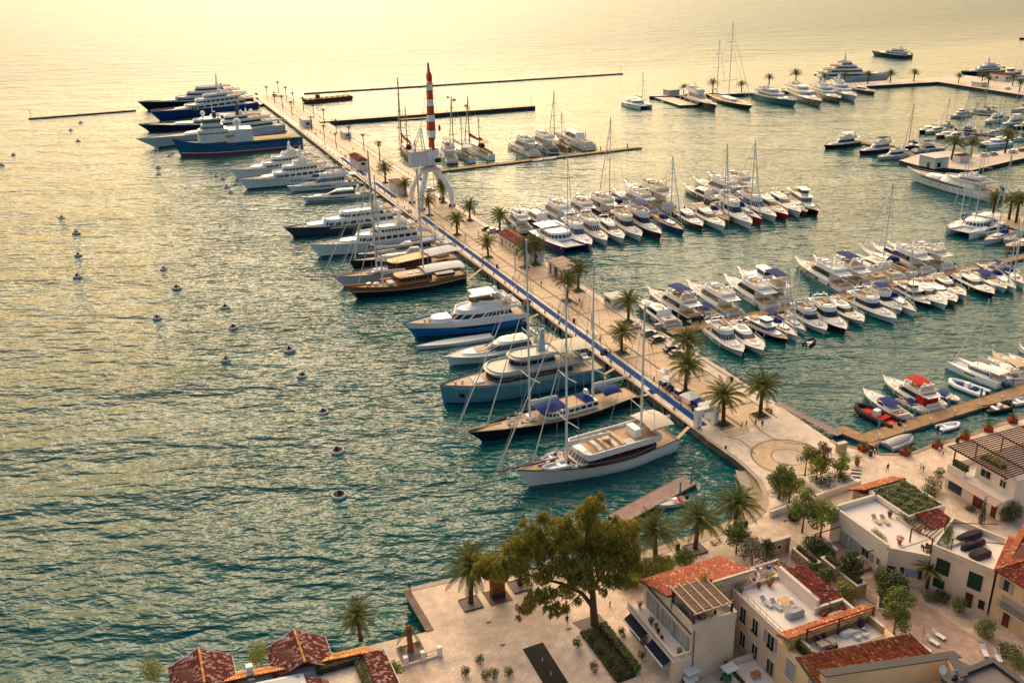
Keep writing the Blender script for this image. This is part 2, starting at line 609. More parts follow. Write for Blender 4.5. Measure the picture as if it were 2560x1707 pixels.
def motoryacht(bow, stern, label, style='fly', hullm=None, top=None, bimini=None, glass=None, deckm=None, upper=None,
      pad=True, group=None, beam=None, stripe=None, detail=1, tender=False, ports=True, rails=True, name='motor_yacht', fend=True):
 loc, rot, L = place(bow, stern)
 hullm = hullm or WHITE; top = top or WHITE; glass = glass or GLASS; deckm = deckm or NONSKID
 R = random.Random(hash((round(bow[0]), round(bow[1]))) & 0xffff)
 r = thing(name, label, 'boat', loc, rot, group)
 q = (L / 16.0) ** 0.8
 B = beam or min(L * 0.30, 5.6 + max(0, L - 30) * 0.1)
 h = Hull(L * 0.95, B, 1.25 * q, 1.62 * q, L * 0.045, k=3.4, stern=0.93, kw=1.7, sheer=1.5)
 h.hull(hullm, r)
 h.deck(deckm, r, 0.12 * q)
 zd = 1.15 * q
 h.band('rubbing_strake', top if hullm is not WHITE else PALEBLUE, r, 0.02, 0.99, 0.93, 1.0, 0.02)
 if stripe:
  h.band('hull_stripe', stripe, r, 0.0, 0.97, 0.12, 0.3)
 else:
  h.band('boot_stripe', NAVY if hullm is WHITE else BOOTRED, r, 0.0, 0.97, 0.02, 0.10)
 if ports:
  h.band('hull_window', glass, r, 0.35, 0.72, 0.52, 0.74, taper=True)
 # swim platform and transom steps
 MB().box(-.55 * L, -.455 * L, -B * .42, B * .42, .32 * q, .46 * q).build('swim_platform', TEAK, r)
 for sg in (1, -1):
  MB().box(-.50 * L, -.44 * L, sg * B * .40 - .25, sg * B * .40 + .25, .46 * q, .95 * q).build('transom_step', top, r)
 # cockpit seat and sole
 MB().box(-.455 * L, -.27 * L, -B * .38, B * .38, zd + .02, zd + .06).build('cockpit_sole', TEAK, r)
 MB().box(-.45 * L, -.42 * L, -B * .3, B * .3, zd + .06, zd + .55 * q).build('cockpit_seat', CUSHION if R.random() < .5 else CUSHWHITE, r)
 MB().box(-.37 * L, -.33 * L, -B * .12, B * .12, zd + .06, zd + .5 * q).build('cockpit_table', TEAK, r)
 zc = h.z(.55) - .1 * q
 if style == 'fly':
  z2, z3 = 3.05 * q, 3.2 * q
  tier(r, 'saloon', zd, z2, (-.27 * L, .22 * L, B * .40, .15 * L), (-.26 * L, .06 * L, B * .35, .12 * L), top,
    (.38, .86, glass, 'band' if R.random() < .6 else 'panes', 1, 23))
  tier(r, 'foredeck_trunk', zc - .1, zc + .55 * q, (.05 * L, .38 * L, B * .30, .16 * L), (.05 * L, .33 * L, B * .25, .13 * L), top)
  slab(r, 'flybridge_deck', (-.40 * L, .07 * L, B * .40, .13 * L), z2, z3, top)
  coaming(r, 'flybridge_coaming', (-.33 * L, .07 * L, B * .39, .13 * L), z3, z3 + .62 * q, top, .14, .05)
  MB().box(-.37 * L, .0 * L, -B * .33, B * .33, z3 + .01, z3 + .05).build('flybridge_sole', TEAK if R.random() < .6 else NONSKID, r)
  sm = [CUSHION, CUSHWHITE, CUSHION, TEAK][R.randrange(4)]
  MB().box(-.30 * L, -.16 * L, B * .10, B * .30, z3 + .05, z3 + .5 * q).build('flybridge_seat', sm, r)
  MB().box(-.04 * L, .0 * L, -B * .25, B * .1, z3 + .05, z3 + .75 * q).build('helm_console', top, r)
  MB().box(-.11 * L, -.06 * L, -B * .22, B * .05, z3 + .05, z3 + .6 * q).build('flybridge_seat', sm, r)
  arch(r, 'radar_arch', -.26 * L, B * .38, z3, z3 + 1.5 * q, top, .5 * q, .35 * q)
  if bimini:
   canopy(r, 'bimini', -.26 * L, .0 * L, B * .36, z3 + 2.0 * q, bimini, STEEL, .18 * q, z3)
  slab(r, 'cockpit_overhang', (-.45 * L, -.35 * L, B * .36, .01 * L), z2 + .01, z2 + .1, top)
 elif style == 'sport':
  z2 = 2.55 * q
  tier(r, 'saloon', zd, z2, (-.22 * L, .27 * L, B * .38, .24 * L), (-.20 * L, .07 * L, B * .31, .12 * L), top,
    (.30, .84, glass, 'band', 1, 23), roof=.16 * q)
  tier(r, 'foredeck_trunk', zc - .1, zc + .42 * q, (.1 * L, .40 * L, B * .30, .2 * L), (.1 * L, .36 * L, B * .24, .17 * L), top)
  MB().box(-.16 * L, -.02 * L, -B * .18, B * .18, z2 + .16 * q, z2 + .2 * q).build('sunroof', glass if R.random() < .5 else CUSHWHITE, r)
  arch(r, 'radar_arch', -.24 * L, B * .33, zd + .6 * q, z2 + .55 * q, top, .5 * q, .3 * q)
  MB().box(-.44 * L, -.30 * L, -B * .33, B * .33, zd + .06, zd + .5 * q).build('sun_pad', CUSHION if R.random() < .5 else CUSHWHITE, r)
  if bimini:
   canopy(r, 'bimini', -.36 * L, -.14 * L, B * .34, z2 + .35 * q, bimini, STEEL, .2 * q, zd)
 elif style == 'open':
  z2 = 1.95 * q
  tier(r, 'windscreen', zd, z2, (-.05 * L, .16 * L, B * .36, .16 * L), (-.1 * L, .08 * L, B * .31, .12 * L), top, (.3, .95, glass, 'band', 1, 23))
  MB().box(-.3 * L, -.06 * L, -B * .30, B * .30, zd + .06, zd + .5 * q).build('cockpit_seat', CUSHWHITE, r)
  if bimini:
   canopy(r, 'bimini', -.24 * L, .04 * L, B * .36, z2 + .75 * q, bimini, STEEL, .22 * q, zd)
  tier(r, 'foredeck_trunk', zc - .1, zc + .38 * q, (.1 * L, .40 * L, B * .28, .2 * L), (.1 * L, .36 * L, B * .22, .17 * L), top)
 elif style == 'trawler':
  z2, z3 = 2.9 * q, 3.02 * q
  tier(r, 'deckhouse', zd, z2, (-.30 * L, .16 * L, B * .37, .05 * L), (-.30 * L, .12 * L, B * .35, .04 * L), upper or top, (.42, .85, glass, 'panes', 0, 24))
  slab(r, 'deckhouse_roof', (-.42 * L, .16 * L, B * .42, .05 * L), z2, z3, top)
  tier(r, 'pilothouse', z3, z3 + 1.3 * q, (-.10 * L, .06 * L, B * .26, .03 * L), (-.09 * L, .05 * L, B * .24, .03 * L), upper or top, (.35, .9, glass, 'panes', 0, 24))
  slab(r, 'pilothouse_roof', (-.13 * L, .09 * L, B * .29, .04 * L), z3 + 1.3 * q, z3 + 1.42 * q, top)
  MB().tube([(-.16 * L, 0, z3), (-.17 * L, 0, z3 + 4.2 * q)], .06 * q, 5).build('signal_mast', WHITEPAINT, r)
  MB().box(-.36 * L, -.22 * L, -B * .25, B * .25, z3, z3 + .5 * q).build('flybridge_seat', CUSHION, r)
  if bimini:
   canopy(r, 'bimini', -.38 * L, -.14 * L, B * .36, z3 + 2.0 * q, bimini, STEEL, .15 * q, z3)
  tier(r, 'foredeck_trunk', zc - .1, zc + .5 * q, (.16 * L, .34 * L, B * .28, .1 * L), (.16 * L, .33 * L, B * .25, .1 * L), top)
 if pad and style != 'trawler':
  zz = zc + (.55 if style == 'fly' else .42 if style == 'sport' else .38) * q
  MB().box(.14 * L, .26 * L, -B * .17, B * .17, zz, zz + .1 * q, .02, .02).build('sun_pad', [CUSHION, CUSHWHITE, NONSKID][R.randrange(3)], r)
  MB().box(.285 * L, .315 * L, -B * .06, B * .06, zz + .005, zz + .04).build('deck_hatch', glass, r)
 if rails:
  h.rail('bow_rail', STEEL, r, 0.5, 0.95, .5 * q, r=.02)
 MB().tube([(.47 * L, 0, h.zb - .12), (.475 * L + L * .055, 0, h.zb - .05)], .09 * q, 5).build('anchor_roller', STEEL, r)
 if fend and detail:
  fenders(h, r, (.18, .42, .62), .13 * q + .03, NAVY if R.random() < .5 else WHITE)
 return r

def superyacht(bow, stern, label, tiers, hullm=None, top=None, zs=3.0, zb=5.2, rake=0.08, beam=None, stripe=None, mast=None,
      domes=1, glass=None, ports=None, hw_band=None, group=None, deckm=None, name='superyacht', plumb=False,
      bands=(), trunk=True, sheer=1.8, stern_open=0.2, awning=None, mastx=None, mastm=None, crane=False, boot=None):
 """tiers: list of (x0, x1, halfwidth fraction, nose, z0, z1, shrink at the top, window mode)"""
 loc, rot, L = place(bow, stern)
 r = thing(name, label, 'yacht', loc, rot, group)
 hullm = hullm or WHITE; top = top or WHITE; glass = glass or GLASS; deckm = deckm or TEAKLIGHT
 B = beam or 4.2 + L * 0.105
 h = Hull(L * 0.95, B, zs, zb, L * rake, k=2.4, stern=0.92, kw=1.55 if not plumb else 2.2, pw=.35 if not plumb else .5, sheer=sheer, d=2.2)
 h.hull(hullm, r, 24)
 h.deck(deckm, r, 0.35 if zs > 2 else .2)
 h.band('boot_stripe', boot or NAVY, r, 0.0, 0.985, 0.0, 0.07)
 h.band('rubbing_strake', top, r, 0.0, 0.99, 0.95, 1.015, 0.05)
 for bd in bands:
  h.band(*((bd[0], bd[1], r) + tuple(bd[2:])))
 if ports:
  h.ports('porthole', glass, r, *ports)
 MB().box(-.50 * L, -.465 * L, -B * .4, B * .4, .4, .6).build('swim_platform', TEAK, r)
 zt = zs
 for i, (x0, x1, hw, nose, z0, z1, sh, mode) in enumerate(tiers):
  z0 += zs; z1 += zs
  zt = z1
  o0 = (x0 * L, x1 * L, hw * B, nose * L); o1 = ((x0 + sh * .3) * L, (x1 - sh) * L, hw * B * .94, nose * L * .9)
  win = (.36, .80, glass, mode, 1, 23) if mode else None
  tier(r, 'deckhouse', z0, z1, o0, o1, top, win)
  slab(r, 'deck_overhang', ((x0 - .07) * L, (x1 - sh + .012) * L, hw * B * 1.05, nose * L), z1, z1 + .22, top)
  MB().prism(outline((x0 - .06) * L, (x0 + .1) * L, hw * B * .97, .02 * L), z1 + .22, z1 + .26).build('upper_deck', deckm, r)
  coaming(r, 'deck_bulwark', ((x0 - .065) * L, (x1 - sh + .005) * L, hw * B * 1.02, nose * L), z1 + .22, z1 + .75, top, .1, .03)
  R = random.Random(i * 13 + int(L))
  for k in range(2):
   xx = (x0 - .05 + .05 * k) * L
   MB().box(xx, xx + .03 * L, -B * .22, B * .22, z1 + .26, z1 + .7).build('deck_seat', CUSHION if R.random() < .5 else CUSHWHITE, r)
 if trunk:
  x1 = tiers[0][1]
  tier(r, 'foredeck_trunk', h.z(.8) - .4, h.z(.8) + .55, ((x1 - .06) * L, (x1 + .12) * L, B * .3, .09 * L), ((x1 - .06) * L, (x1 + .10) * L, B * .25, .08 * L), top)
 for xx in (.36, .40):
  MB().lathe([(.28, 0), (.22, .35), (.34, .6), (.1, .75)], (xx * L, .3, h.z(.88) - .3), 8).build('windlass', STEEL, r)
 if mast:
  mx = (mastx if mastx is not None else tiers[-1][0] + .06) * L
  mm = mastm or top
  mb = MB()
  mb.loft([[(mx - .9, -.5, zt), (mx + .9, -.5, zt), (mx + .9, .5, zt), (mx - .9, .5, zt)],
     [(mx - .8, -.25, zt + mast), (mx - .2, -.25, zt + mast), (mx - .2, .25, zt + mast), (mx - .8, .25, zt + mast)]])
  mb.box(mx - .7, mx - .2, -1.6, 1.6, zt + mast * .6, zt + mast * .6 + .18)
  mb.box(mx - .7, mx - .2, -1.1, 1.1, zt + mast * .85, zt + mast * .85 + .14)
  mo = mb.build('radar_mast', mm, r)
  MB().tube([(mx - .5, 0, zt + mast), (mx - .5, 0, zt + mast * 1.5)], .05, 4).build('antenna', WHITE, mo)
  MB().tube([(mx - .5, 1.4, zt + mast * .6), (mx - .5, 1.4, zt + mast * 1.2)], .04, 4).build('antenna', WHITE, mo)
 rr = .55 + L * .006
 for k in range(domes):
  yy = (1 if k % 2 else -1) * B * .17
  xx = (tiers[-1][0] + .02 + .05 * (k // 2)) * L
  MB().lathe([(rr * .4, 0), (rr * .5, .4), (rr, .4 + rr * .6), (rr * .9, .4 + rr * 1.3), (rr * .5, .4 + rr * 1.8), (.02, .4 + rr * 1.95)], (xx, yy, zt + .22), 10).build('satellite_dome', WHITE, r)
 h.rail('bow_rail', STEEL, r, 0.6, 0.99, .75, r=.035)
 if awning:
  canopy(r, 'awning', awning[0] * L, awning[1] * L, B * .4, awning[2] + zs, awning[3], STEEL, .25, zs + .3)
 # aft deck tender and flag staff
 fs = MB().tube([(-.47 * L, 0, zs), (-.50 * L, 0, zs + 2.4)], .04, 4).build('flag_staff', VARNISH, r)
 x0 = -.50 * L
 MB().add([(x0 - .45 * i, .12 * sin(i * 1.7), zs + z - .12 * i) for z in (1.1, 2.4) for i in range(5)], [(i, i + 1, i + 6, i + 5) for i in range(4)]).build('ensign', [REDCLOTH, REDCLOTH, BLUECLOTH, WHITEPAINT][int(L * 7) % 4], fs)
 return r, h, L, B

def rig(parent, mx, zb, top, m=None, r0=.16, spreaders=3, hw=1.6, stay_to=None, back_to=None, sail=None, boom=None, furl=None):
 """mast with spreaders, shrouds, stays, boom and furled sail"""
 m = m or ALU
 mo = MB().tube([(mx, 0, zb), (mx, 0, lerp(zb, top, .5)), (mx, 0, top)], r0, 8, r0 * .6).build('mast', m, parent)
 for k in range(spreaders):
  z = lerp(zb, top, (k + 1) / (spreaders + 1))
  w = hw * (1 - .22 * k)
  MB().tube([(mx - .25, -w, z + .15), (mx, 0, z), (mx - .25, w, z + .15)], r0 * .4, 4).build('spreader', m, mo)
 wb = MB()
 wr = .022 + r0 * .08
 for sg in (1, -1):
  wb.tube([(mx - .2, sg * hw, zb + .2), (mx - .25, sg * hw * .96, lerp(zb, top, .28)), (mx, sg * .1, top * .98)], wr, 3, cap=False)
 if stay_to:
  wb.tube([stay_to, (mx, 0, top * .985)], wr * 1.3, 3, cap=False)
 if back_to:
  wb.tube([back_to, (mx, 0, top)], wr, 3, cap=False)
 wb.build('rigging', WIRE, mo)
 if furl:
  a, b = Vector(furl[0]), Vector(furl[1])
  MB().tube([a, a.lerp(b, .5), b], furl[2], 6, furl[2] * .45).build('furled_headsail', furl[3], mo)
 if boom:
  bx, bz, br = boom
  bo = MB().tube([(mx, 0, bz), (bx, 0, bz + .15)], br, 6).build('boom', m, parent)
  if sail is not None:
   mb = MB(); rings = []
   for k in range(7):
    u = k / 6
    x = lerp(mx - .1, bx + .2, u)
    w = br * lerp(1.9, 1.2, u); hh = br * lerp(5.5, 2.2, u) * (1 + .12 * sin(k * 2.1))
    z = bz + .15 * u + br * .6
    rings.append([(x, w * cos(a) , z + hh * .5 + hh * .5 * sin(a)) for a in [2 * pi * i / 8 for i in range(8)]])
   mb.loft(rings, smooth=True)
   mb.build('furled_sail', sail, bo)
 return mo

def sailboat(bow, stern, label, hullm=None, masttop=None, mastbase=None, cover=None, bimini=None, deckm=None, group=None, mastm=None,
    stripe=None, name='sailing_boat', mizzen=False, sloop_h=1.35):
 loc, rot, L = place(bow, stern)
 r = thing(name, label, 'sailboat', loc, rot, group)
 B = min(L * .27, 5.0)
 hullm = hullm or WHITE
 q = (L / 13.0) ** .75
 h = Hull(L * .95, B, 1.05 * q, 1.4 * q, L * .05, p=.4, k=2.0, stern=.66, kw=1.5, sheer=2, d=.8 * q)
 h.hull(hullm, r)
 h.deck(deckm or NONSKID, r, .08 * q)
 h.band('hull_stripe', stripe or NAVY, r, 0.0, .985, .80, .9)
 zd = 1.0 * q
 tier(r, 'cabin_trunk', zd, zd + .55 * q, (-.14 * L, .24 * L, B * .27, .14 * L), (-.13 * L, .20 * L, B * .21, .12 * L), WHITE, (.35, .8, GLASS, 'panes', 2, 22))
 MB().box(-.40 * L, -.15 * L, -B * .22, B * .22, zd + .02, zd + .05).build('cockpit_sole', TEAK, r)
 for sg in (1, -1):
  MB().box(-.40 * L, -.15 * L, sg * B * .26 - .25, sg * B * .26 + .25, zd, zd + .4 * q).build('cockpit_seat', TEAK, r)
 MB().tube([(-.33 * L, 0, zd), (-.33 * L, 0, zd + 1.0 * q)], .08, 5).build('steering_pedestal', STEEL, r)
 tier(r, 'sprayhood', zd + .5 * q, zd + 1.25 * q, (-.17 * L, -.03 * L, B * .25, .06 * L), (-.17 * L, -.08 * L, B * .21, .04 * L), cover or BLUECLOTH)
 if bimini:
  canopy(r, 'bimini', -.40 * L, -.2 * L, B * .3, zd + 2.1 * q, bimini, STEEL, .15, zd)
 mx = .08 * L
 top = L * sloop_h
 if masttop is not None:
  base = G(mastbase[0], mastbase[1], zd)
  top = H(masttop[0], masttop[1], base)
  d = base - Vector(loc)
  mx = max(-.3 * L, min(.3 * L, d.x * cos(rot) + d.y * sin(rot)))
 rig(r, mx, zd, top, mastm, .07 + .006 * L, 2 if L < 16 else 3, B * .42, (.47 * L, 0, h.zb), (-.46 * L, 0, zd), cover or BLUECLOTH,
  (mx - .36 * L, zd + 1.5 * q, .11 * q), ((.46 * L, 0, h.zb + .3), (mx + .1, 0, top * .9), .11 * q, SAILCLOTH))
 if mizzen:
  rig(r, mx - .36 * L, zd, top * .68, mastm, .06 + .005 * L, 2, B * .35, None, (-.47 * L, 0, zd), cover or BLUECLOTH, (mx - .56 * L, zd + 1.7 * q, .1 * q))
 h.rail('lifeline', STEEL, r, 0.05, .99, .55 * q, r=.02)
 return r

def catamaran(bow, stern, label, hullm=None, masttop=None, mastbase=None, cover=None, group=None, beam=.52, upper=None, mast=True):
 loc, rot, L = place(bow, stern)
 r = thing('catamaran', label, 'catamaran', loc, rot, group)
 B = L * beam
 hullm = hullm or WHITE; up = upper or WHITE
 hb = B * .17
 q = (L / 14) ** .8
 zs = 1.55 * q
 for sg in (1, -1):
  h = Hull(L * .97, hb * 2 * .92, zs, zs * 1.12, L * .015, p=.45, k=2.2, stern=.8, kw=1.8, d=.5)
  o = h.hull(hullm, r, 12)
  o.location.y = sg * (B / 2 - hb)
  o2 = h.deck(up, r, .03); o2.location.y = sg * (B / 2 - hb)
  o3 = h.band('hull_window', GLASS, r, .4, .6, .55, .75); o3.location.y = sg * (B / 2 - hb)
 MB().box(-.42 * L, .16 * L, -B * .36, B * .36, zs * .5, zs * 1.0).build('bridge_deck', up, r)
 MB().box(.16 * L, .44 * L, -B * .32, B * .32, zs * .78, zs * .82).build('trampoline', RIBGREY, r)
 MB().tube([(.44 * L, -B * .38, zs * .85), (.44 * L, B * .38, zs * .85)], .12 * q, 6).build('crossbeam', ALU, r)
 tier(r, 'saloon', zs, zs + 1.25 * q, (-.30 * L, .18 * L, B * .34, .16 * L), (-.28 * L, .12 * L, B * .29, .13 * L), up, (.3, .8, BLUEGLASS, 'panes', 1, 23), roof=.15 * q)
 canopy(r, 'hardtop', -.46 * L, -.18 * L, B * .34, zs + 1.75 * q, up, ALU, .12, zs * .9)
 MB().box(-.42 * L, -.32 * L, -B * .28, B * .28, zs, zs + .45 * q).build('cockpit_seat', CUSHION, r)
 for sg in (1, -1):
  MB().box(-.52 * L, -.46 * L, sg * (B / 2 - hb) - hb * .7, sg * (B / 2 - hb) + hb * .7, .3, .55 * q).build('swim_step', TEAK, r)
 if mast:
  mx, top = .04 * L, L * 1.4
  if masttop is not None:
   base = G(mastbase[0], mastbase[1], zs + 1.3 * q)
   top = H(masttop[0], masttop[1], base)
   d = base - Vector(loc)
   mx = max(-.2 * L, min(.25 * L, d.x * cos(rot) + d.y * sin(rot)))
  rig(r, mx, zs + 1.3 * q, top, None, .16, 2, B * .32, (.44 * L, 0, zs), None, cover or SAILCLOTH, (mx - .38 * L, zs + 2.6 * q, .15),
   ((.44 * L, 0, zs + .3), (mx + .1, 0, top * .9), .13, SAILCLOTH))
 return r

def dinghy(c, ang, L, label, tube=None, inside=None, motor=True, group=None, name='inflatable_dinghy', z=0.0, console=False, parent=None, cush=None):
 """open inflatable with tube collar, floor, thwart and outboard"""
 if parent is None:
  r = thing(name, label, 'dinghy', (c[0], c[1], z), ang, group)
 else:
  r = bpy.data.objects.new(name, None); COL.objects.link(r); r.parent = parent; r.location = c; r.rotation_euler = (0, 0, ang)
 tr = .085 * L * .62 + .05
 hw = L * .19
 pts = [(-L * .48, -hw, tr), (-L * .1, -hw, tr), (L * .22, -hw * .92, tr * 1.15), (L * .40, -hw * .45, tr * 1.5), (L * .46, 0, tr * 1.7),
     (L * .40, hw * .45, tr * 1.5), (L * .22, hw * .92, tr * 1.15), (-L * .1, hw, tr), (-L * .48, hw, tr)]
 MB().tube(pts, tr, 8).build('tube_collar', tube or RIBGREY, r)
 MB().prism([(-L * .46, -hw), (L * .2, -hw * .9), (L * .4, 0), (L * .2, hw * .9), (-L * .46, hw)], tr * .25, tr * .7).build('floor', inside or WHITE, r)
 MB().box(-L * .22, -L * .1, -hw * .8, hw * .8, tr * .7, tr * 1.6).build('thwart', cush or WHITE, r)
 if console:
  MB().box(-L * .05, L * .06, -hw * .35, hw * .35, tr * .7, tr * 3.2, .03, .02).build('console', WHITE, r)
  MB().box(L * .12, L * .3, -hw * .5, hw * .5, tr * .7, tr * 1.5).build('bow_cushion', cush or CUSHION, r)
 if motor:
  mb = MB(); mb.box(-L * .55, -L * .47, -.18, .18, tr * 1.2, tr * 1.2 + .55, .03, .03); mb.box(-L * .53, -L * .50, -.06, .06, -.2, tr * 1.2)
  mb.build('outboard_motor', RUBBER, r)
 return r

def schooner(bow, stern, label, masts, hullm, lower=None, sprit=5.0, house=None, deckm=None, zs=2.4, zb=3.6, beam=None, housem=None, roofm=None,
    awn=None, name='gulet', group=None, bulw=None, rig_m=None, dip=.5):
 """two masted wooden yacht; masts = list of (base px, top px, boom end x fraction, sail material or None)"""
 loc, rot, L = place(bow, stern)
 r = thing(name, label, 'sailing yacht', loc, rot, group)
 B = beam or 3.2 + L * .13
 deckm = deckm or TEAK
 h = Hull(L * .93, B, zs, zb, L * .085, p=.42, k=2.1, stern=.72, kw=1.5, sheer=2.6, dip=dip, d=1.6)
 h.hull(hullm, r, 24)
 h.deck(deckm, r, .45)
 if lower is not None:
  h.band('lower_hull', lower, r, 0.0, .985, .0, .55, .02)
  h.band('white_sheer_line', WHITEPAINT, r, 0.0, .985, .55, .60, .03)
 h.band('cap_rail', bulw or VARNISH, r, 0.0, .992, .93, 1.02, .06)
 tip = Vector((L * .5 + sprit * .6, 0, zb + .7))
 heel = Vector((L * .36, 0, zb - .1))
 sp = MB().tube([heel, tip], .22, 7, .1).build('bowsprit', bulw or VARNISH, r)
 MB().tube([tip, (L * .47, 0, .4)], .03, 4).build('bobstay', WIRE, sp)
 h.rail('guard_rail', STEEL, r, 0.03, .985, .6, n=24, r=.028, mid=True)
 zd = zs - .2
 for (bpx, tpx, bx, sailm) in masts:
  base = G(bpx[0], bpx[1], zd)
  top = H(tpx[0], tpx[1], base)
  d = base - Vector(loc)
  mx = max(-.42 * L, min(.42 * L, d.x * cos(rot) + d.y * sin(rot)))
  first = bpx is masts[0][0]
  rig(r, mx, zd, top, rig_m, .26, 3, B * .44, (tuple(tip) if first else (mx + .25 * L, 0, zd + 2.5)), (-.45 * L, 0, zs), sailm,
   ((bx * L, zd + 3.3, .17) if bx is not None else None),
   ((tuple(tip - Vector((.5, 0, -.3))), (mx + .2, 0, top * .9), .14, SAILCLOTH) if first else None))
  if first:
   MB().tube([(L * .44, 0, zb + .3), (mx + .15, 0, top * .72)], .13, 6, .06).build('furled_staysail', SAILCLOTH, r)
 return r, h, L, B

# ------------------------------------------------------------------ sea, land, piers
QZ = 1.6                                     # height of the quays above the water

def PP(a, c, z=QZ):
 """point on the main pier: a metres seawards, c metres across (94.6 .. 115.2)"""
 p = U * a + W * c
 return Vector((p.x, p.y, z))

def GL(pts, z=QZ):
 return [G(p[0], p[1], z) for p in pts]

def paving_mat(name, col, col2, bw=1.2, bh=0.6, rotz=0.0, stain=0.5, mortar=0.012):
 """limestone slabs: tint per slab, thin joints, worn stains"""
 m, nt, b = new_mat(name)
 N = nt.nodes.new; L = nt.links.new
 tc = N('ShaderNodeTexCoord')
 mp = N('ShaderNodeMapping'); mp.inputs['Rotation'].default_value = (0, 0, rotz)
 L(tc.outputs['Object'], mp.inputs['Vector'])
 br = N('ShaderNodeTexBrick')
 br.inputs['Scale'].default_value = 1.0
 br.inputs['Brick Width'].default_value = bw
 br.inputs['Row Height'].default_value = bh
 br.inputs['Mortar Size'].default_value = mortar
 br.inputs['Color1'].default_value = col + (1,)
 br.inputs['Color2'].default_value = col2 + (1,)
 br.inputs['Mortar'].default_value = tuple(c * 0.78 for c in col) + (1,)
 L(mp.outputs[0], br.inputs['Vector'])
 n = N('ShaderNodeTexNoise'); n.inputs['Scale'].default_value = 0.16; n.inputs['Detail'].default_value = 8; n.inputs['Roughness'].default_value = 0.7
 L(tc.outputs['Object'], n.inputs['Vector'])
 r = N('ShaderNodeMapRange')
 r.inputs['From Min'].default_value = 0.35; r.inputs['From Max'].default_value = 0.7
 r.inputs['To Min'].default_value = 1.12; r.inputs['To Max'].default_value = 1.0 - stain * 0.55
 L(n.outputs['Fac'], r.inputs['Value'])
 n3 = N('ShaderNodeTexNoise'); n3.inputs['Scale'].default_value = 0.7; n3.inputs['Detail'].default_value = 6
 L(tc.outputs['Object'], n3.inputs['Vector'])
 r3 = N('ShaderNodeMapRange')
 r3.inputs['From Min'].default_value = 0.3; r3.inputs['From Max'].default_value = 0.7
 r3.inputs['To Min'].default_value = 0.82; r3.inputs['To Max'].default_value = 1.12
 L(n3.outputs['Fac'], r3.inputs['Value'])
 mm = N('ShaderNodeMath'); mm.operation = 'MULTIPLY'
 L(r.outputs[0], mm.inputs[0]); L(r3.outputs[0], mm.inputs[1])
 mx = N('ShaderNodeVectorMath'); mx.operation = 'SCALE'
 L(br.outputs['Color'], mx.inputs[0]); L(mm.outputs[0], mx.inputs['Scale'])
 L(mx.outputs[0], b.inputs['Base Color'])
 b.inputs['Roughness'].default_value = 0.62
 bp = N('ShaderNodeBump'); bp.inputs['Distance'].default_value = 0.02
 L(br.outputs['Fac'], bp.inputs['Height']); bp.invert = True
 L(bp.outputs[0], b.inputs['Normal'])
 return m

PAVE = paving_mat('limestone_paving', (0.60, 0.42, 0.26), (0.65, 0.47, 0.30), 1.4, 0.7, -PIER_AZ)
PAVEPALE = paving_mat('pale_limestone_paving', (0.66, 0.54, 0.42), (0.70, 0.58, 0.46), 1.6, 0.8, -PIER_AZ, 0.35)
PAVEPLAZA = paving_mat('plaza_limestone', (0.68, 0.51, 0.39), (0.73, 0.56, 0.44), 1.2, 0.6, radians(-62), 0.7)
BAND = mat('dark_paving_band', (0.20, 0.15, 0.115), 0.7, var=0.2, scale=1.5)
KERB = mat('kerb_stone', (0.42, 0.35, 0.29), 0.7, var=0.15, scale=1.0, bump=0.01)
QWALL = mat('weathered_quay_concrete', (0.20, 0.155, 0.12), 0.85, var=0.4, scale=0.5, bump=0.06)
QDARK = mat('wet_dark_concrete', (0.055, 0.05, 0.05), 0.7, var=0.4, scale=0.6, bump=0.05)
CARPET = mat('blue_carpet', (0.008, 0.06, 0.24), 0.9, var=0.12, scale=2)
SAND = mat('wet_sand', (0.34, 0.25, 0.17), 0.8, var=0.3, scale=0.4, bump=0.05)
PLANK = mat('dock_planks', (0.40, 0.25, 0.14), 0.75, var=0.25, scale=0.8)
PLANKGLOW = mat('sky_glow_dock_planks', (0.50, 0.31, 0.10), 0.75, var=0.2, scale=0.8)  # dock planks with the warm sky glow put into their colour
PLANKPINK = mat('weathered_pink_planks', (0.40, 0.28, 0.24), 0.75, var=0.2, scale=0.8)
FLOATC = mat('float_concrete', (0.16, 0.15, 0.145), 0.8, var=0.3, scale=0.6)

_b = MB()
_S = 12000.0
_b.add([(-_S, -400, 0), (_S, -400, 0), (_S, _S, 0), (-_S, _S, 0)], [(0, 1, 2, 3)])
struct('sea', _b, water_mat())

LAND = [(649, 251), (953, 487), (1280, 729), (1618, 982), (1767, 1095), (1838, 1144), (1867, 1168), (1898, 1199), (1912, 1228), (1914, 1251),
  (1907, 1278), (1886, 1298), (1840, 1320), (1752, 1351), (1600, 1397), (1300, 1432), (1130, 1449), (1015, 1475), (1075, 1576), (962, 1603),
  (820, 1640), (600, 1675), (380, 1730), (200, 2100), (3100, 2100), (3100, 880), (2560, 1042), (2461, 1075), (2387, 1099), (2338, 1111),
  (2288, 1131), (2246, 1136), (2202, 1135), (2148, 1121), (2093, 1111), (2077, 1100), (1941, 1008), (1767, 896), (1512, 746), (1157, 520),
  (966, 401), (823, 308), (701, 233)]
_pts = GL(LAND)
_b = MB(); _b.add(_pts, [tuple(reversed(range(len(_pts))))])
struct('promenade_ground', _b, PAVEPLAZA)
_b = MB(); _n = len(_pts)
_lo = [Vector((p.x, p.y, -3)) for p in _pts]
_b.add(_pts + _lo, [(i, (i + 1) % _n, _n + (i + 1) % _n, _n + i) for i in range(_n)])
struct('quay_wall', _b, QWALL)

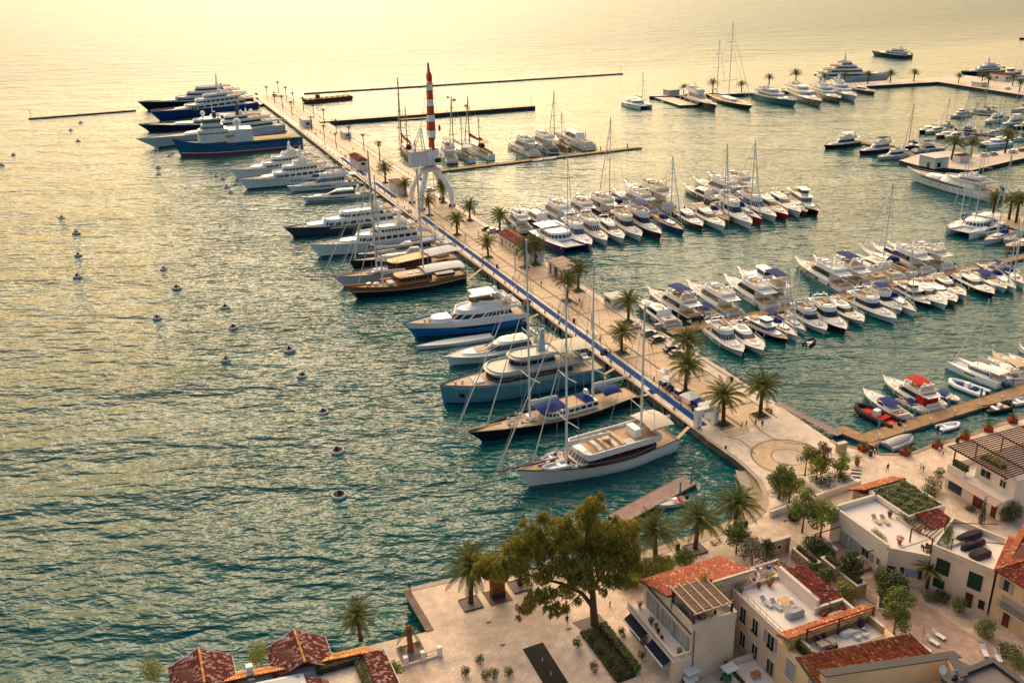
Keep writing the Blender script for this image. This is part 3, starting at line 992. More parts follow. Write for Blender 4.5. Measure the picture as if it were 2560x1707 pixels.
def strip(pts, w, z, h=None):
 """flat strip (or raised kerb of height h) along world points"""
 mb = MB(); n = len(pts); Lp = []; Rp = []
 for i, p in enumerate(pts):
  a = pts[max(i - 1, 0)]; c = pts[min(i + 1, n - 1)]
  d = Vector((c.x - a.x, c.y - a.y, 0)).normalized(); nn = Vector((-d.y, d.x, 0))
  Lp.append(Vector((p.x, p.y, 0)) + nn * w / 2); Rp.append(Vector((p.x, p.y, 0)) - nn * w / 2)
 if h is None:
  v = [(p.x, p.y, z) for p in Lp] + [(p.x, p.y, z) for p in Rp]
  mb.add(v, [(n + i, n + i + 1, i + 1, i) for i in range(n - 1)])
 else:
  rings = [[(l.x, l.y, z), (l.x, l.y, z + h), (r.x, r.y, z + h), (r.x, r.y, z)] for l, r in zip(Lp, Rp)]
  mb.loft(rings)
 return mb

# pier surface, bands, kerbs, carpet: sheets stacked 4 mm apart
_b = MB(); _b.add([PP(118, 95.3, QZ + .004), PP(690, 95.3, QZ + .004), PP(690, 114.6, QZ + .004), PP(118, 114.6, QZ + .004)], [(3, 2, 1, 0)])
struct('pier_paving', _b, PAVE)
_b = MB(); _b.add([PP(118, 94.75, QZ + .008), PP(690, 94.75, QZ + .008), PP(690, 99.2, QZ + .008), PP(118, 99.2, QZ + .008)], [(3, 2, 1, 0)])
struct('pier_apron', _b, PAVEPALE)
_b = MB(); _b.add([PP(128, 112.3, QZ + .008), PP(690, 112.3, QZ + .008), PP(690, 114.9, QZ + .008), PP(128, 114.9, QZ + .008)], [(3, 2, 1, 0)])
struct('pier_edge_walk', _b, PAVEPALE)
for c, w in ((99.3, .35), (103.6, .55), (112.2, .35)):
 struct('paving_band', strip([PP(134, c), PP(688, c)], w, QZ + .012), BAND)
_a = 142.0
while _a < 680:
 struct('paving_band', strip([PP(_a, 99.6), PP(_a, 112.0)], .45, QZ + .016), BAND)
 _a += 15.5
for c in (94.72, 115.08):
 struct('kerb', strip([PP(126 if c < 100 else 140, c), PP(690, c)], .5, QZ, .14), KERB)
struct('carpet', strip([PP(319, 97.4), PP(137.5, 97.2)], 1.7, QZ + .02), CARPET)
for a0, a1 in ((352, 383), (398, 412), (420, 444)):
 struct('carpet', strip([PP(a0, 97.2), PP(a1, 97.2)], 1.7, QZ + .02), CARPET)
# pale plaza around the circle
_c0 = G(1971, 1142, QZ)
_b = MB(); _b.add([p + Vector((0, 0, .0105)) for p in GL([(1745, 1075), (1838, 1140), (1890, 1190), (1960, 1200), (2060, 1190), (2130, 1160), (2140, 1124), (2077, 1103), (1945, 1015), (1900, 1050), (1860, 1085), (1805, 1100)])], [tuple(reversed(range(12)))])
struct('circle_plaza', _b, PAVEPALE)

def ring(c, r0, r1, z, n=48):
 mb = MB()
 v = [(c.x + r0 * cos(2 * pi * i / n), c.y + r0 * sin(2 * pi * i / n), z) for i in range(n)] + [(c.x + r1 * cos(2 * pi * i / n), c.y + r1 * sin(2 * pi * i / n), z) for i in range(n)]
 return mb.add(v, [(i, n + i, n + (i + 1) % n, (i + 1) % n) for i in range(n)])

struct('circle_paving', ring(_c0, .01, 6.6, QZ + .016), PAVE)
struct('circle_centre', ring(_c0, .01, 3.0, QZ + .020), PAVEPLAZA)
struct('circle_band', ring(_c0, 6.5, 6.8, QZ + .024), BAND)
struct('circle_band', ring(_c0, 2.95, 3.15, QZ + .024), BAND)
struct('curved_band', strip(GL([(1872, 1040), (1900, 1075), (1930, 1095), (1975, 1108), (2010, 1110)]), .25, QZ + .028), BAND)
struct('curved_band', strip(GL([(1815, 1090), (1850, 1100), (1875, 1118), (1886, 1135)]), .25, QZ + .028), BAND)

# promenade edge kerb, beach and slipway in the cove
_edge = GL([(1767, 1095), (1838, 1144), (1867, 1168), (1898, 1199), (1912, 1228), (1914, 1251), (1907, 1278), (1886, 1298), (1840, 1320), (1752, 1351), (1600, 1397), (1300, 1432), (1130, 1449), (1020, 1474)])
struct('kerb', strip(_edge, .9, QZ, .05), KERB)
struct('kerb', strip(GL([(2077, 1100), (2093, 1111), (2148, 1121), (2202, 1135), (2246, 1136), (2288, 1131), (2338, 1111), (2387, 1099), (2461, 1075), (2560, 1042)]), .9, QZ, .05), SAND)
struct('kerb', strip(GL([(1015, 1475), (1075, 1576)]), 1.1, QZ, .12), QWALL)
_o = GL([(1870, 1170), (1900, 1201), (1914, 1230), (1915, 1253), (1907, 1280), (1885, 1300), (1840, 1322), (1752, 1354), (1600, 1400), (1480, 1415)], 1.35)
_i = GL([(1828, 1190), (1848, 1216), (1864, 1245), (1858, 1266), (1842, 1288), (1800, 1306), (1752, 1322), (1700, 1342), (1598, 1377), (1470, 1405)], -.25)
_b = MB(); _b.add(_o + _i, [(i, i + 1, 11 + i, 10 + i) for i in range(9)], True)
struct('beach', _b, SAND)
_b = MB(); _b.add(GL([(1838, 1174), (1868, 1180), (1888, 1245), (1857, 1234)], 1.0)[:2] + GL([(1888, 1245), (1857, 1234)], .5), [(0, 1, 2, 3)]);
struct('slipway', _b, KERB)

# ------------------------------------------------------------------ docks
def planked(mb, p0, p1, w, z, pw=.42, gap=.045):
 d = p1 - p0; Ln = d.length; d.normalize(); nn = Vector((-d.y, d.x, 0))
 k = int(Ln / pw)
 R = random.Random(k)
 for i in range(k):
  c = p0 + d * (i + .5) * pw
  e = R.uniform(-.03, .03); dz = R.uniform(-.006, .006)
  a, b2 = c - d * (pw - gap) / 2, c + d * (pw - gap) / 2
  q = [a - nn * (w / 2 + e), b2 - nn * (w / 2 + e), b2 + nn * (w / 2 + e), a + nn * (w / 2 + e)]
  mb.add([(p.x, p.y, z - .05 + dz) for p in q] + [(p.x, p.y, z + dz) for p in q],
      [(4, 5, 6, 7), (0, 1, 5, 4), (1, 2, 6, 5), (2, 3, 7, 6), (3, 0, 4, 7)])

def dock(p0, p1, w, label, m, z=.65, piles=0, ped=0, pile_m=None, group=None, side=1, pw=.42):
 p0 = Vector((p0.x, p0.y, 0)); p1 = Vector((p1.x, p1.y, 0))
 r = thing('floating_dock', label, 'dock', ((p0 + p1) / 2), 0.0, group)
 mid = (p0 + p1) / 2
 a, b2 = p0 - mid, p1 - mid
 mb = MB(); planked(mb, a, b2, w, z, pw)
 mb.build('deck_planks', m, r, kind='stuff')
 d = (b2 - a); Ln = d.length; d.normalize(); nn = Vector((-d.y, d.x, 0))
 MB().obox((0, 0), d, Ln, w - .06, -.5, z - .06).build('float', FLOATC, r)
 mb = MB()
 for sg in (1, -1):
  c = nn * sg * (w / 2 + .02)
  mb.obox((c.x, c.y), d, Ln, .1, z - .22, z + .05)
 mb.build('edge_beam', PLANK, r)
 for i in range(piles):
  c = a + d * Ln * (i + .6) / piles + nn * side * (w / 2 + .32)
  MB().lathe([(.24, -2), (.24, z + 1.7), (.05, z + 2.0)], (c.x, c.y, 0), 8).build('mooring_pile', pile_m or DARKMETAL, r)
 for i in range(ped):
  c = a + d * Ln * (i + .35) / ped - nn * side * (w / 2 - .35)
  mb = MB(); mb.obox((c.x, c.y), d, .32, .28, z, z + 1.05)
  mb.build('power_pedestal', WHITEPAINT, r)
 return r

dock(G(1100, 430), G(1600, 371), 3.4, 'planked floating dock tinted by golden sky glow running out beside the striped crane', PLANKGLOW, piles=7, ped=9)
dock(G(1362, 582), G(2010, 489), 3.2, 'planked floating dock behind the purple catamaran', PLANK, piles=5, ped=9)
dock(G(1672, 838), G(2440, 672), 3.0, 'long planked floating dock starting near the parked blue cars', PLANK, piles=6, ped=12)
dock(G(2440, 672), G(2720, 610), 3.0, 'end piece of floating dock near the tall white sailboats', PLANK, piles=2, ped=3)
dock(G(2160, 1104), G(2580, 974), 3.3, 'planked floating dock joined by the white cruiser with red canopy', PLANK, z=.7, piles=5, ped=7, pile_m=mat('blue_pile', (.10, .2, .34), .6))
dock(G(2095, 1077), G(2196, 1117), 3.0, 'short planked landing float at the foot of the gangway', PLANK, z=.66)
dock(G(1538, 1306), G(1722, 1206), 3.4, 'weathered pinkish planked pontoon in the small cove', PLANKPINK, z=.6, piles=0)
dock(G(2142, 355), G(2262, 388), 2.6, 'narrow timber jetty behind the black and white trawler yacht', PLANK, piles=2)
dock(G(2330, 325), G(2560, 350), 2.0, 'timber jetty amid the small boats past the fuel kiosk', PLANK, piles=3)
dock(G(2415, 283), G(2600, 305), 2.0, 'outermost timber jetty below the red roofed pier house', PLANK, piles=3)
for c in (G(1727, 1214), G(1700, 1238)):
 o = MB().lathe([(.16, -2), (.16, 2.6), (.02, 2.75)], (0, 0, 0), 8).build('mooring_pile', mat('blue_pile', (.10, .2, .34), .6), None, loc=(c.x, c.y, 0))
 tag(o, 'slim blue mooring pile at the pink plank pontoon in the cove', 'pile', 'cove pontoon piles')

def seawall(p0, p1, w, z, label, name='breakwater', topm=None, sidem=None, post=True):
 p0 = Vector((p0.x, p0.y, 0)); p1 = Vector((p1.x, p1.y, 0))
 mid = (p0 + p1) / 2
 r = thing(name, label, 'breakwater', mid)
 a, b2 = p0 - mid, p1 - mid
 d = (b2 - a); Ln = d.length; d.normalize()
 MB().obox((0, 0), d, Ln, w, -1.5, z - .12).build('body', sidem or QDARK, r)
 MB().obox((0, 0), d, Ln + .2, w + .15, z - .12, z).build('top_slab', topm or KERB, r)
 if post:
  for e in ((b2 - d * 1.5),):
   mb = MB(); mb.tube([(e.x, e.y, z), (e.x, e.y, z + 4.5)], .12, 6); mb.ball((e.x, e.y, z + 4.6), .3, 8, 5)
   mb.build('light_post', REDPAINT, r)
 for k in range(int(Ln / 14)):
  c = a + d * (k + .5) * 14
  MB().lathe([(.22, 0), (.16, .4), (.28, .55), (.05, .62)], (c.x, c.y, z), 7).build('bollard', DARKMETAL, r)
 return r

seawall(G(340, 278), G(72, 299), 3.0, .9, 'long low floating breakwater left of the black hulled superyacht')
seawall(G(760, 236), G(1556, 186), 3.0, .9, 'long low floating breakwater beyond the striped crane')
seawall(G(800, 313), G(1334, 273), 6.5, 2.3, 'dark concrete finger pier with flat top behind the moored ketches', 'concrete_pier', PAVE)
seawall(G(1000, 301), G(1074, 296), 6.0, .8, 'low landing stage alongside the dark concrete finger pier', 'landing_stage', PAVE, post=False)

def quay(poly, z, name, topm, sidem=None, zb=-3):
 p = GL(poly, z)
 b = MB(); n = len(p)
 area = sum(p[i].x * p[(i + 1) % n].y - p[(i + 1) % n].x * p[i].y for i in range(n))
 if area < 0:
  p = list(reversed(p))
 b.add(p, [tuple(range(n))])
 t = struct(name, b, topm)
 b = MB(); b.add([Vector((q.x, q.y, zb)) for q in p] + p, [(i, (i + 1) % n, n + (i + 1) % n, n + i) for i in range(n)])
 struct(name + '_side', b, sidem or QDARK)
 return t

quay([(1625, 241), (1672, 228), (1881, 224), (2118, 208), (2343, 193), (2400, 187), (2700, 222), (2700, 254), (2560, 238), (2345, 205), (2108, 219), (1881, 233), (1700, 240)], 1.9, 'outer_pier', PAVEPALE)
quay([(1623, 240), (1660, 236), (1745, 262), (1700, 264)], 1.3, 'finger_pier', PAVEPALE)
quay([(2248, 401), (2300, 385), (2368, 377), (2440, 387), (2600, 362), (2600, 388), (2539, 400), (2429, 426), (2299, 415)], 1.6, 'fuel_pier', PAVEPALE)
quay([(2443, 541), (2475, 527), (2640, 560), (2640, 612), (2560, 580)], 1.4, 'palm_pier', PAVE)
quay([(610, 253), (650, 243), (672, 254), (652, 262)], 1.5, 'pier_head_platform', PAVE)
quay([(960, 399), (992, 404), (1030, 424), (1055, 444), (1040, 452), (995, 428)], 1.6, 'pier_widening', PAVE)

# ------------------------------------------------------------------ moored yachts along the sea side of the pier
Y1 = superyacht((363, 277), (640, 257), 'black hulled superyacht with tall white mast, moored nearest the pier head',
 [(-.36, .24, .44, .12, 0.2, 2.8, .02, 'band'), (-.30, .14, .40, .10, 2.9, 5.6, .03, 'band'), (-.22, .06, .34, .08, 5.7, 8.2, .03, 'band')],
 BLACKHULL, zs=4.2, zb=6.2, mast=8.0, domes=2)
Y2 = superyacht((393, 303), (643, 268), 'dark blue hulled classic superyacht with stacked white decks',
 [(-.34, .22, .45, .08, 0.2, 2.9, .01, 'panes'), (-.28, .12, .40, .07, 3.0, 5.5, .02, 'panes'), (-.18, .04, .30, .05, 5.6, 7.8, .02, 'panes')],
 mat('royal_blue_hull', (.018, .05, .22), .2, coat=.5), zs=3.8, zb=6.4, mast=5.0, domes=2)
Y3 = superyacht((366, 330), (705, 316), 'sleek low superyacht with navy hull and rounded white decks',
 [(-.36, .18, .44, .16, 0.1, 2.4, .04, 'band'), (-.30, .06, .38, .14, 2.5, 4.7, .05, 'band')],
 NAVY, zs=3.2, zb=4.6, mast=3.0, domes=2)
Y4 = superyacht((384, 371), (712, 326), 'long pale grey superyacht with slim raked bow and dark arched mast',
 [(-.38, .16, .45, .14, 0.2, 2.6, .03, 'band'), (-.30, .06, .40, .12, 2.7, 5.2, .04, 'band'), (-.20, -.02, .32, .08, 5.3, 7.4, .03, 'band')],
 PALEBLUE, zs=4.0, zb=6.0, rake=.14, mast=7.0, mastm=mat('dark_blue_mast', (.04, .06, .10), .3), domes=1, ports=((.60, .615, .63), .35, .6, 1.0))

def support_ship():
 loc, rot, L = place((448, 391), (758, 363))
 r = thing('support_ship', 'blue hulled offshore support ship with white wheelhouse and long open cargo deck', 'ship', loc, rot)
 B = 13.0
 hb = mat('ship_blue_hull', (.018, .11, .25), .4, var=.12, scale=.4)
 steel = mat('white_ship_steel', (.72, .72, .70), .5, var=.08, scale=.6)
 h = Hull(L * .97, B, 5.2, 9.0, L * .05, k=2.6, stern=.97, kw=2.0, pw=.55, sheer=6, d=3)
 h.hull(hb, r, 26)
 h.deck(mat('ship_deck', (.42, .36, .26), .8, var=.2), r, .7)
 h.band('boot_stripe', BOOTRED, r, 0, .985, 0, .16)
 h.band('white_waterline', WHITEPAINT, r, 0, .985, .17, .22, .03)
 h.ports('porthole', GLASS, r, [.08 + .03 * i for i in range(16)], .72, .86, .9)
 MB().box(-.47 * L, .12 * L, -B * .47, B * .47, 5.3, 5.5).build('cargo_deck', mat('cargo_deck_planking', (.50, .38, .22), .8, var=.2), r)
 MB().box(-.09 * L, .12 * L, -B * .44, B * .44, 5.4, 11.5).build('hangar', steel, r)
 tier(r, 'accommodation', 6.2, 12.2, (.10 * L, .34 * L, B * .46, .05 * L), (.10 * L, .33 * L, B * .44, .05 * L), steel, (.68, .78, GLASS, 'panes', 0, 24))
 tier(r, 'accommodation', 12.2, 14.6, (.13 * L, .31 * L, B * .40, .04 * L), (.13 * L, .30 * L, B * .40, .04 * L), steel, (.3, .7, GLASS, 'panes', 0, 24))
 tier(r, 'wheelhouse', 14.6, 17.4, (.15 * L, .29 * L, B * .34, .04 * L), (.145 * L, .295 * L, B * .38, .04 * L), steel, (.35, .85, GLASS, 'panes', 0, 24))
 slab(r, 'wheelhouse_roof', (.14 * L, .30 * L, B * .39, .04 * L), 17.4, 17.7, steel)
 m = MB().tube([(.2 * L, 0, 17.7), (.19 * L, 0, 25)], .4, 6, .15).build('signal_mast', steel, r)
 MB().box(.17 * L, .20 * L, -1.2, 1.2, 17.7, 20.5, .2, .1).build('funnel', DARKMETAL, r)
 for x, y, z, rr in ((.02, 2.5, 11.5, 2.0), (.27, -3, 17.7, 1.2), (.16, 3.4, 17.7, .9)):
  MB().lathe([(rr * .5, 0), (rr * .45, rr * .6), (rr, rr * 1.3), (rr * .95, rr * 1.9), (rr * .5, rr * 2.5), (.02, rr * 2.65)], (x * L, y, z), 12).build('satellite_dome', WHITE, r)
 for sg in (1, -1):
  MB().loft([[(x, sg * (B * .46 + yy), 8.4 + zz) for yy, zz in ((0, 0), (.5, .1), (.7, .7), (-.2, .7))] for x in (.06 * L, .075 * L, .11 * L, .125 * L)]).build('lifeboat', ORANGE, r)
 h.rail('deck_rail', WHITEPAINT, r, .0, .55, 1.1, n=26, r=.05, wrap=False)
 MB().box(-.40 * L, -.16 * L, -B * .3, B * .3, 5.5, 5.62).build('helipad_marking', mat('deck_yellow', (.55, .40, .12), .8), r)

support_ship()
T3 = lambda s=1.0: [(-.34, .22, .44, .10, 0.1, 2.4 * s, .03, 'panes'), (-.26, .12, .38, .09, 2.5 * s, 4.6 * s, .04, 'panes'), (-.16, .0, .30, .06, 4.7 * s, 6.2 * s, .03, None)]
T2 = lambda s=1.0: [(-.34, .20, .44, .13, 0.1, 2.3 * s, .05, 'panes'), (-.26, .06, .36, .10, 2.4 * s, 4.2 * s, .05, 'panes')]
superyacht((588, 447), (815, 414), 'white three deck yacht with pointed mast, next to the blue support ship', T3(.9), zs=2.6, zb=4.4, mast=5, domes=2, ports=((.25, .3, .35, .55, .6), .4, .65, 1.0))
superyacht((612, 474), (848, 444), 'large white tri deck yacht with square windows and satellite domes', T3(1.0), zs=2.9, zb=4.8, mast=6, domes=2, ports=([.25 + .04 * i for i in range(8)], .45, .62, .8))
motoryacht((716, 462), (872, 447), 'slim white motor yacht squeezed beside the large tri deck yacht', 'sport')
motoryacht((725, 481), (900, 461), 'white sport yacht with small blue pool on its bow and blue bimini', 'fly', bimini=BLUECLOTH)
motoryacht((761, 508), (938, 491), 'white sport yacht with dark purple hull stripe and arched side windows', 'sport', stripe=NAVY, upper=WHITE)
GREYHULL = mat('dark_grey_hull', (.055, .06, .085), .22, coat=.4)
superyacht((728, 593), (1020, 556), 'dark grey hulled classic yacht with long white deckhouse and portholes',
 [(-.36, .26, .46, .16, -.2, 2.2, .04, 'panes'), (-.28, .10, .38, .09, 2.3, 4.2, .03, 'panes')], GREYHULL, zs=2.4, zb=3.9, mast=4.5, domes=1,
 bands=(('grey_topside', mat('mid_grey_paint', (.22, .22, .24), .3), 0, .55, .55, .93, .02),))
superyacht((792, 643), (1085, 602), 'white expedition yacht with covered foredeck and two satellite domes', T2(1.0), zs=3.0, zb=4.6, mast=5, domes=2,
 ports=([.2 + .035 * i for i in range(12)], .5, .66, .7))
motoryacht((905, 655), (1140, 622), 'grey and white sport yacht with striped awning over its stern', 'sport', bimini=mat('striped_awning', (.45, .50, .52), .7), hullm=mat('grey_purple_hull', (.16, .15, .2), .3), deckm=TEAK, top=mat('silver_grey', (.5, .5, .51), .3))
_s = sailboat((879, 672), (1130, 640), 'dark hulled sailing yacht with brown mast and tenders on deck', BLACKHULL, (922, 369), (935, 640), mastm=BROWNMAST, cover=SAILCLOTH, deckm=TEAK)
dinghy((5.5, 1.0, 1.35), .1, 4.6, '', parent=_s, name='tender', motor=False)
dinghy((9.0, -.8, 1.35), 0, 3.6, '', parent=_s, name='tender', motor=False)

# gulet with golden deckhouse
g1, h1, L1, B1 = schooner((850, 718), (1148, 652), 'white hulled gulet with golden deckhouse roof and pale awning',
 [((926, 671), (908, 408), .02, SAILCLOTH), ((1035, 645), (1020, 343), -.2, SAILCLOTH)], mat('pale_blue_white_hull', (.62, .66, .70), .3), sprit=9, deckm=TEAK)
tier(g1, 'deckhouse', 2.2, 4.4, (-.22 * L1, .10 * L1, B1 * .34, .05 * L1), (-.22 * L1, .09 * L1, B1 * .31, .04 * L1), DARKWOOD, (.4, .85, GLASS, 'panes', 0, 24))
slab(g1, 'deckhouse_roof', (-.24 * L1, .105 * L1, B1 * .36, .05 * L1), 4.4, 4.6, mat('golden_roof', (.55, .32, .08), .5, var=.15))
canopy(g1, 'awning', -.46 * L1, -.20 * L1, B1 * .42, 5.2, mat('pale_awning', (.66, .66, .64), .8), STEEL, .35, 2.2)
dinghy((.26 * L1, 1.2, 2.6), .2, 3.8, '', parent=g1, name='tender', motor=False)
MB().box(.14 * L1, .22 * L1, -1.5, 1.5, 2.6, 3.0).build('sun_pad', CUSHWHITE, g1)
MB().box(-.40 * L1, -.30 * L1, -1.0, 1.0, 2.4, 3.0).build('aft_table', TEAK, g1)
# gulet with varnished sides and white awning
g2, h2, L2, B2 = schooner((882, 749), (1168, 700), 'varnished orange and black hulled gulet with long white awning',
 [((960, 715), (946, 438), .04, SAILCLOTH), ((1048, 686), (1039, 413), None, None)], VARNISH, BLACKHULL, sprit=9, deckm=TEAK, zs=3.0, zb=4.0)
tier(g2, 'deckhouse', 2.6, 4.8, (-.16 * L2, .13 * L2, B2 * .34, .03 * L2), (-.16 * L2, .12 * L2, B2 * .32, .03 * L2), VARNISH, (.42, .85, GLASS, 'panes', 0, 24))
slab(g2, 'deckhouse_roof', (-.17 * L2, .135 * L2, B2 * .37, .03 * L2), 4.8, 4.98, TEAKLIGHT)
for sg in (0,):
 canopy(g2, 'awning', -.45 * L2, -.10 * L2, B2 * .44, 6.2, mat('white_awning', (.76, .74, .72), .75), STEEL, .55, 2.8)
MB().box(-.38 * L2, -.22 * L2, -1.2, 1.2, 2.8, 3.5).build('dining_table', DARKWOOD, g2)
MB().box(.15 * L2, .20 * L2, -1.6, 1.6, 3.0, 3.5).build('sun_pad', CUSHWHITE, g2)
for k in range(2):
 MB().box((-.02 - .07 * k) * L2, (.03 - .07 * k) * L2, -.9, .9, 5.0, 5.15).build('roof_hatch', CUSHWHITE, g2)
MB().ball((.30 * L2, .6, 3.6), 1.1, 10, 5, .55).build('life_raft', WHITE, g2)
_k = MB(); _k.loft([[(x, -B2 * .34 + w * cos(a), 3.5 + .28 * sin(a)) for a in [2 * pi * i / 6 for i in range(6)]] for x, w in ((.13 * L2, .03), (.16 * L2, .4), (.22 * L2, .4), (.25 * L2, .03))]); _k.build('kayak', ORANGE, g2)
MB().box(.34 * L2, .375 * L2, -.6, .6, 3.3, 4.1).build('windlass_chest', VARNISH, g2)
MB().box(-.02 * L2, .10 * L2, -B2 * .43 - .06, -B2 * .43, 3.05, 3.85).build('name_board', WHITEPAINT, g2)

# blue and white superyacht
b1, hb1, Lb, Bb = superyacht((1035, 845), (1310, 800), 'white superyacht with bright blue hull and domed glass sundeck',
 [(-.36, .24, .46, .28, -.1, 2.2, .12, 'panes'), (-.28, .06, .38, .2, 2.3, 3.9, .1, None)], mat('bright_blue_hull', (.02, .16, .42), .25, coat=.5),
 zs=3.4, zb=4.6, rake=.12, beam=8.6, domes=2, mast=3.2, bands=(('white_topside', WHITE, 0, .99, .62, .96, .03), ('side_window', GLASS, .3, .62, .45, .58, .04)))
tier(b1, 'sundeck_screen', 7.6, 8.6, (-.20 * Lb, .0 * Lb, 1.9, .06 * Lb), (-.20 * Lb, -.01 * Lb, 2.1, .06 * Lb), mat('bronze_glass', (.16, .09, .05), .12))
canopy(b1, 'hardtop', -.22 * Lb, -.02 * Lb, 2.6, 9.9, WHITE, ALU, .15, 7.6)
c_, r_, l_ = place((1050, 873), (1230, 845))
w1 = thing('low_tender', 'low white pointed tender lying beside the blue superyacht', 'boat', c_, r_)
hw_ = Hull(l_, 3.4, .8, 1.1, 1.5, k=2.0); hw_.hull(WHITE, w1); hw_.deck(WHITE, w1, .1); hw_.band('gunwale', PALEBLUE, w1, 0, .99, .9, 1.0)
motoryacht((1119, 915), (1398, 864), 'long white motor yacht with arched blue side windows and rounded foredeck', 'sport', glass=BLUEGLASS, beam=7.4, ports=False, top=WARMWHITE)
EXPL = mat('teal_grey_hull', (.10, .26, .34), .35, var=.05, coat=.3)
EXPL2 = mat('light_blue_grey_paint', (.30, .42, .50), .35, var=.05)
e1, he, Le, Be = superyacht((1098, 1011), (1500, 936), 'teal grey explorer yacht with upright bow and cream wheelhouse roof',
 [(-.28, .22, .42, .10, -.4, 2.2, .02, 'band'), (-.18, .08, .28, .07, 2.3, 4.4, .02, 'band')], EXPL, EXPL2, zs=3.6, zb=4.6, rake=.015, plumb=True, beam=9.4,
 mast=5.5, domes=0, mastm=EXPL2, sheer=1.2, trunk=False, bands=(('bulwark_stripe', mat('grey_bulwark', (.32, .36, .40), .4), .0, .985, .86, 1.0, .04), ('name_mark', WHITEPAINT, .84, .93, .80, .83, .06), ('anchor_pocket', GLASS, .88, .91, .35, .55, .05)))
slab(e1, 'wheelhouse_roof', (-.30 * Le, .225 * Le, Be * .45, .10 * Le), 6.05, 6.2, mat('cream_roof', (.68, .60, .48), .6))
slab(e1, 'upper_roof', (-.20 * Le, .085 * Le, Be * .31, .07 * Le), 8.25, 8.4, mat('cream_roof', (.68, .60, .48), .6))
canopy(e1, 'sun_awning', -.40 * Le, -.20 * Le, Be * .36, 9.0, mat('cream_sailcloth', (.70, .60, .46), .8), STEEL, .3, 6.2)
dinghy((-.36 * Le, -1.5, 3.9), 0, 6.5, '', parent=e1, name='tender', motor=True)
MB().tube([(-.34 * Le, 2, 3.6), (-.34 * Le, 2, 7.5), (-.42 * Le, -1.5, 8.4)], .22, 6).build('deck_crane', EXPL2, e1)
MB().box(-.2 * Le, -.1 * Le, -1.4, 1.4, 6.3, 6.8).build('sun_pad', CUSHION, e1)
MB().box(.24 * Le, .30 * Le, -1.8, 1.8, 3.6, 4.3).build('foredeck_seat', CUSHWHITE, e1)
# black ketch with teak decks
k1, hk, Lk, Bk = schooner((1193, 1107), (1592, 992), 'black hulled ketch with teak deck and blue deck awnings',
 [((1313, 1040), (1317, 593), .02, SAILCLOTH), ((1479, 1003), (1500, 653), -.44, SAILCLOTH)], BLACKHULL, zs=2.0, zb=3.0, sprit=8, deckm=TEAKLIGHT, beam=8.4, name='ketch', bulw=TEAKLIGHT, dip=.2)
tier(k1, 'deckhouse', 1.8, 3.2, (-.20 * Lk, .12 * Lk, Bk * .30, .05 * Lk), (-.20 * Lk, .11 * Lk, Bk * .27, .05 * Lk), WHITE, (.35, .8, GLASS, 'panes', 0, 24))
slab(k1, 'deckhouse_roof', (-.12 * Lk, .02 * Lk, Bk * .27, .02 * Lk), 3.2, 3.3, TEAKLIGHT)
canopy(k1, 'blue_awning', .0 * Lk, .16 * Lk, Bk * .34, 4.4, BLUECLOTH, STEEL, .4, 1.9)
canopy(k1, 'blue_awning', -.36 * Lk, -.25 * Lk, Bk * .26, 4.2, BLUECLOTH, STEEL, .5, 1.9)
canopy(k1, 'sprayhood', -.18 * Lk, -.12 * Lk, Bk * .26, 4.0, BLUECLOTH, STEEL, .5, 3.2)
for i, (x, y) in enumerate(((.24, 1.6), (.28, -1.4), (.22, -2.4), (.31, 1.0))):
 mb = MB(); mb.box(x * Lk - 1.0, x * Lk + .5, y - .32, y + .32, 2.35, 2.5); mb.box(x * Lk + .4, x * Lk + .9, y - .32, y + .32, 2.4, 2.9, .1, 0)
 mb.build('sun_lounger', mat('striped_lounger', (.35, .36, .42), .8), k1)
MB().box(.17 * Lk, .20 * Lk, -1.1, 1.1, 2.2, 2.7).build('deck_box', WHITE, k1)
for sg in (1, -1):
 MB().lathe([(.3, -.6), (.55, 0), (.3, .6)], (-.16 * Lk, sg * .2, 4.6), 8).build('satellite_dome', WHITE, k1)
# white gulet in front
f1, hf, Lf, Bf = schooner((1309, 1219), (1683, 1108), 'large white gulet with teak sun deck and dark red lower cabin',
 [((1406, 1147), (1426, 707), -.06, SAILCLOTH), ((1575, 1083), (1596, 745), -.47, SAILCLOTH)], WHITE, zs=2.8, zb=4.2, sprit=9, deckm=TEAK, beam=8.8, bulw=DARKWOOD)
tier(f1, 'lower_cabin', 2.4, 4.4, (-.30 * Lf, .16 * Lf, Bf * .40, .02 * Lf), (-.30 * Lf, .15 * Lf, Bf * .40, .02 * Lf), DARKWOOD, (.35, .8, mat('red_tinted_glass', (.05, .01, .01), .1), 'panes', 0, 24))
slab(f1, 'sun_deck', (-.33 * Lf, .13 * Lf, Bf * .41, .03 * Lf), 4.4, 4.6, TEAK)
coaming(f1, 'sun_deck_bulwark', (-.33 * Lf, .175 * Lf, Bf * .43, .04 * Lf), 3.9, 5.2, WHITE, .15, .05)
tier(f1, 'windscreen', 3.0, 4.9, (.12 * Lf, .20 * Lf, Bf * .36, .02 * Lf), (.12 * Lf, .16 * Lf, Bf * .34, .02 * Lf), WHITE, (.2, .9, mat('bronze_glass', (.16, .09, .05), .12), 'panes', 4, 20))
canopy(f1, 'aft_awning', -.42 * Lf, -.26 * Lf, Bf * .40, 7.2, BEIGECLOTH if False else mat('cream_sailcloth', (.70, .60, .46), .8), STEEL, .5, 2.8)
MB().box(-.24 * Lf, -.19 * Lf, -1.6, 1.6, 4.6, 6.2, .1, .1).build('helm_station', WHITE, f1)
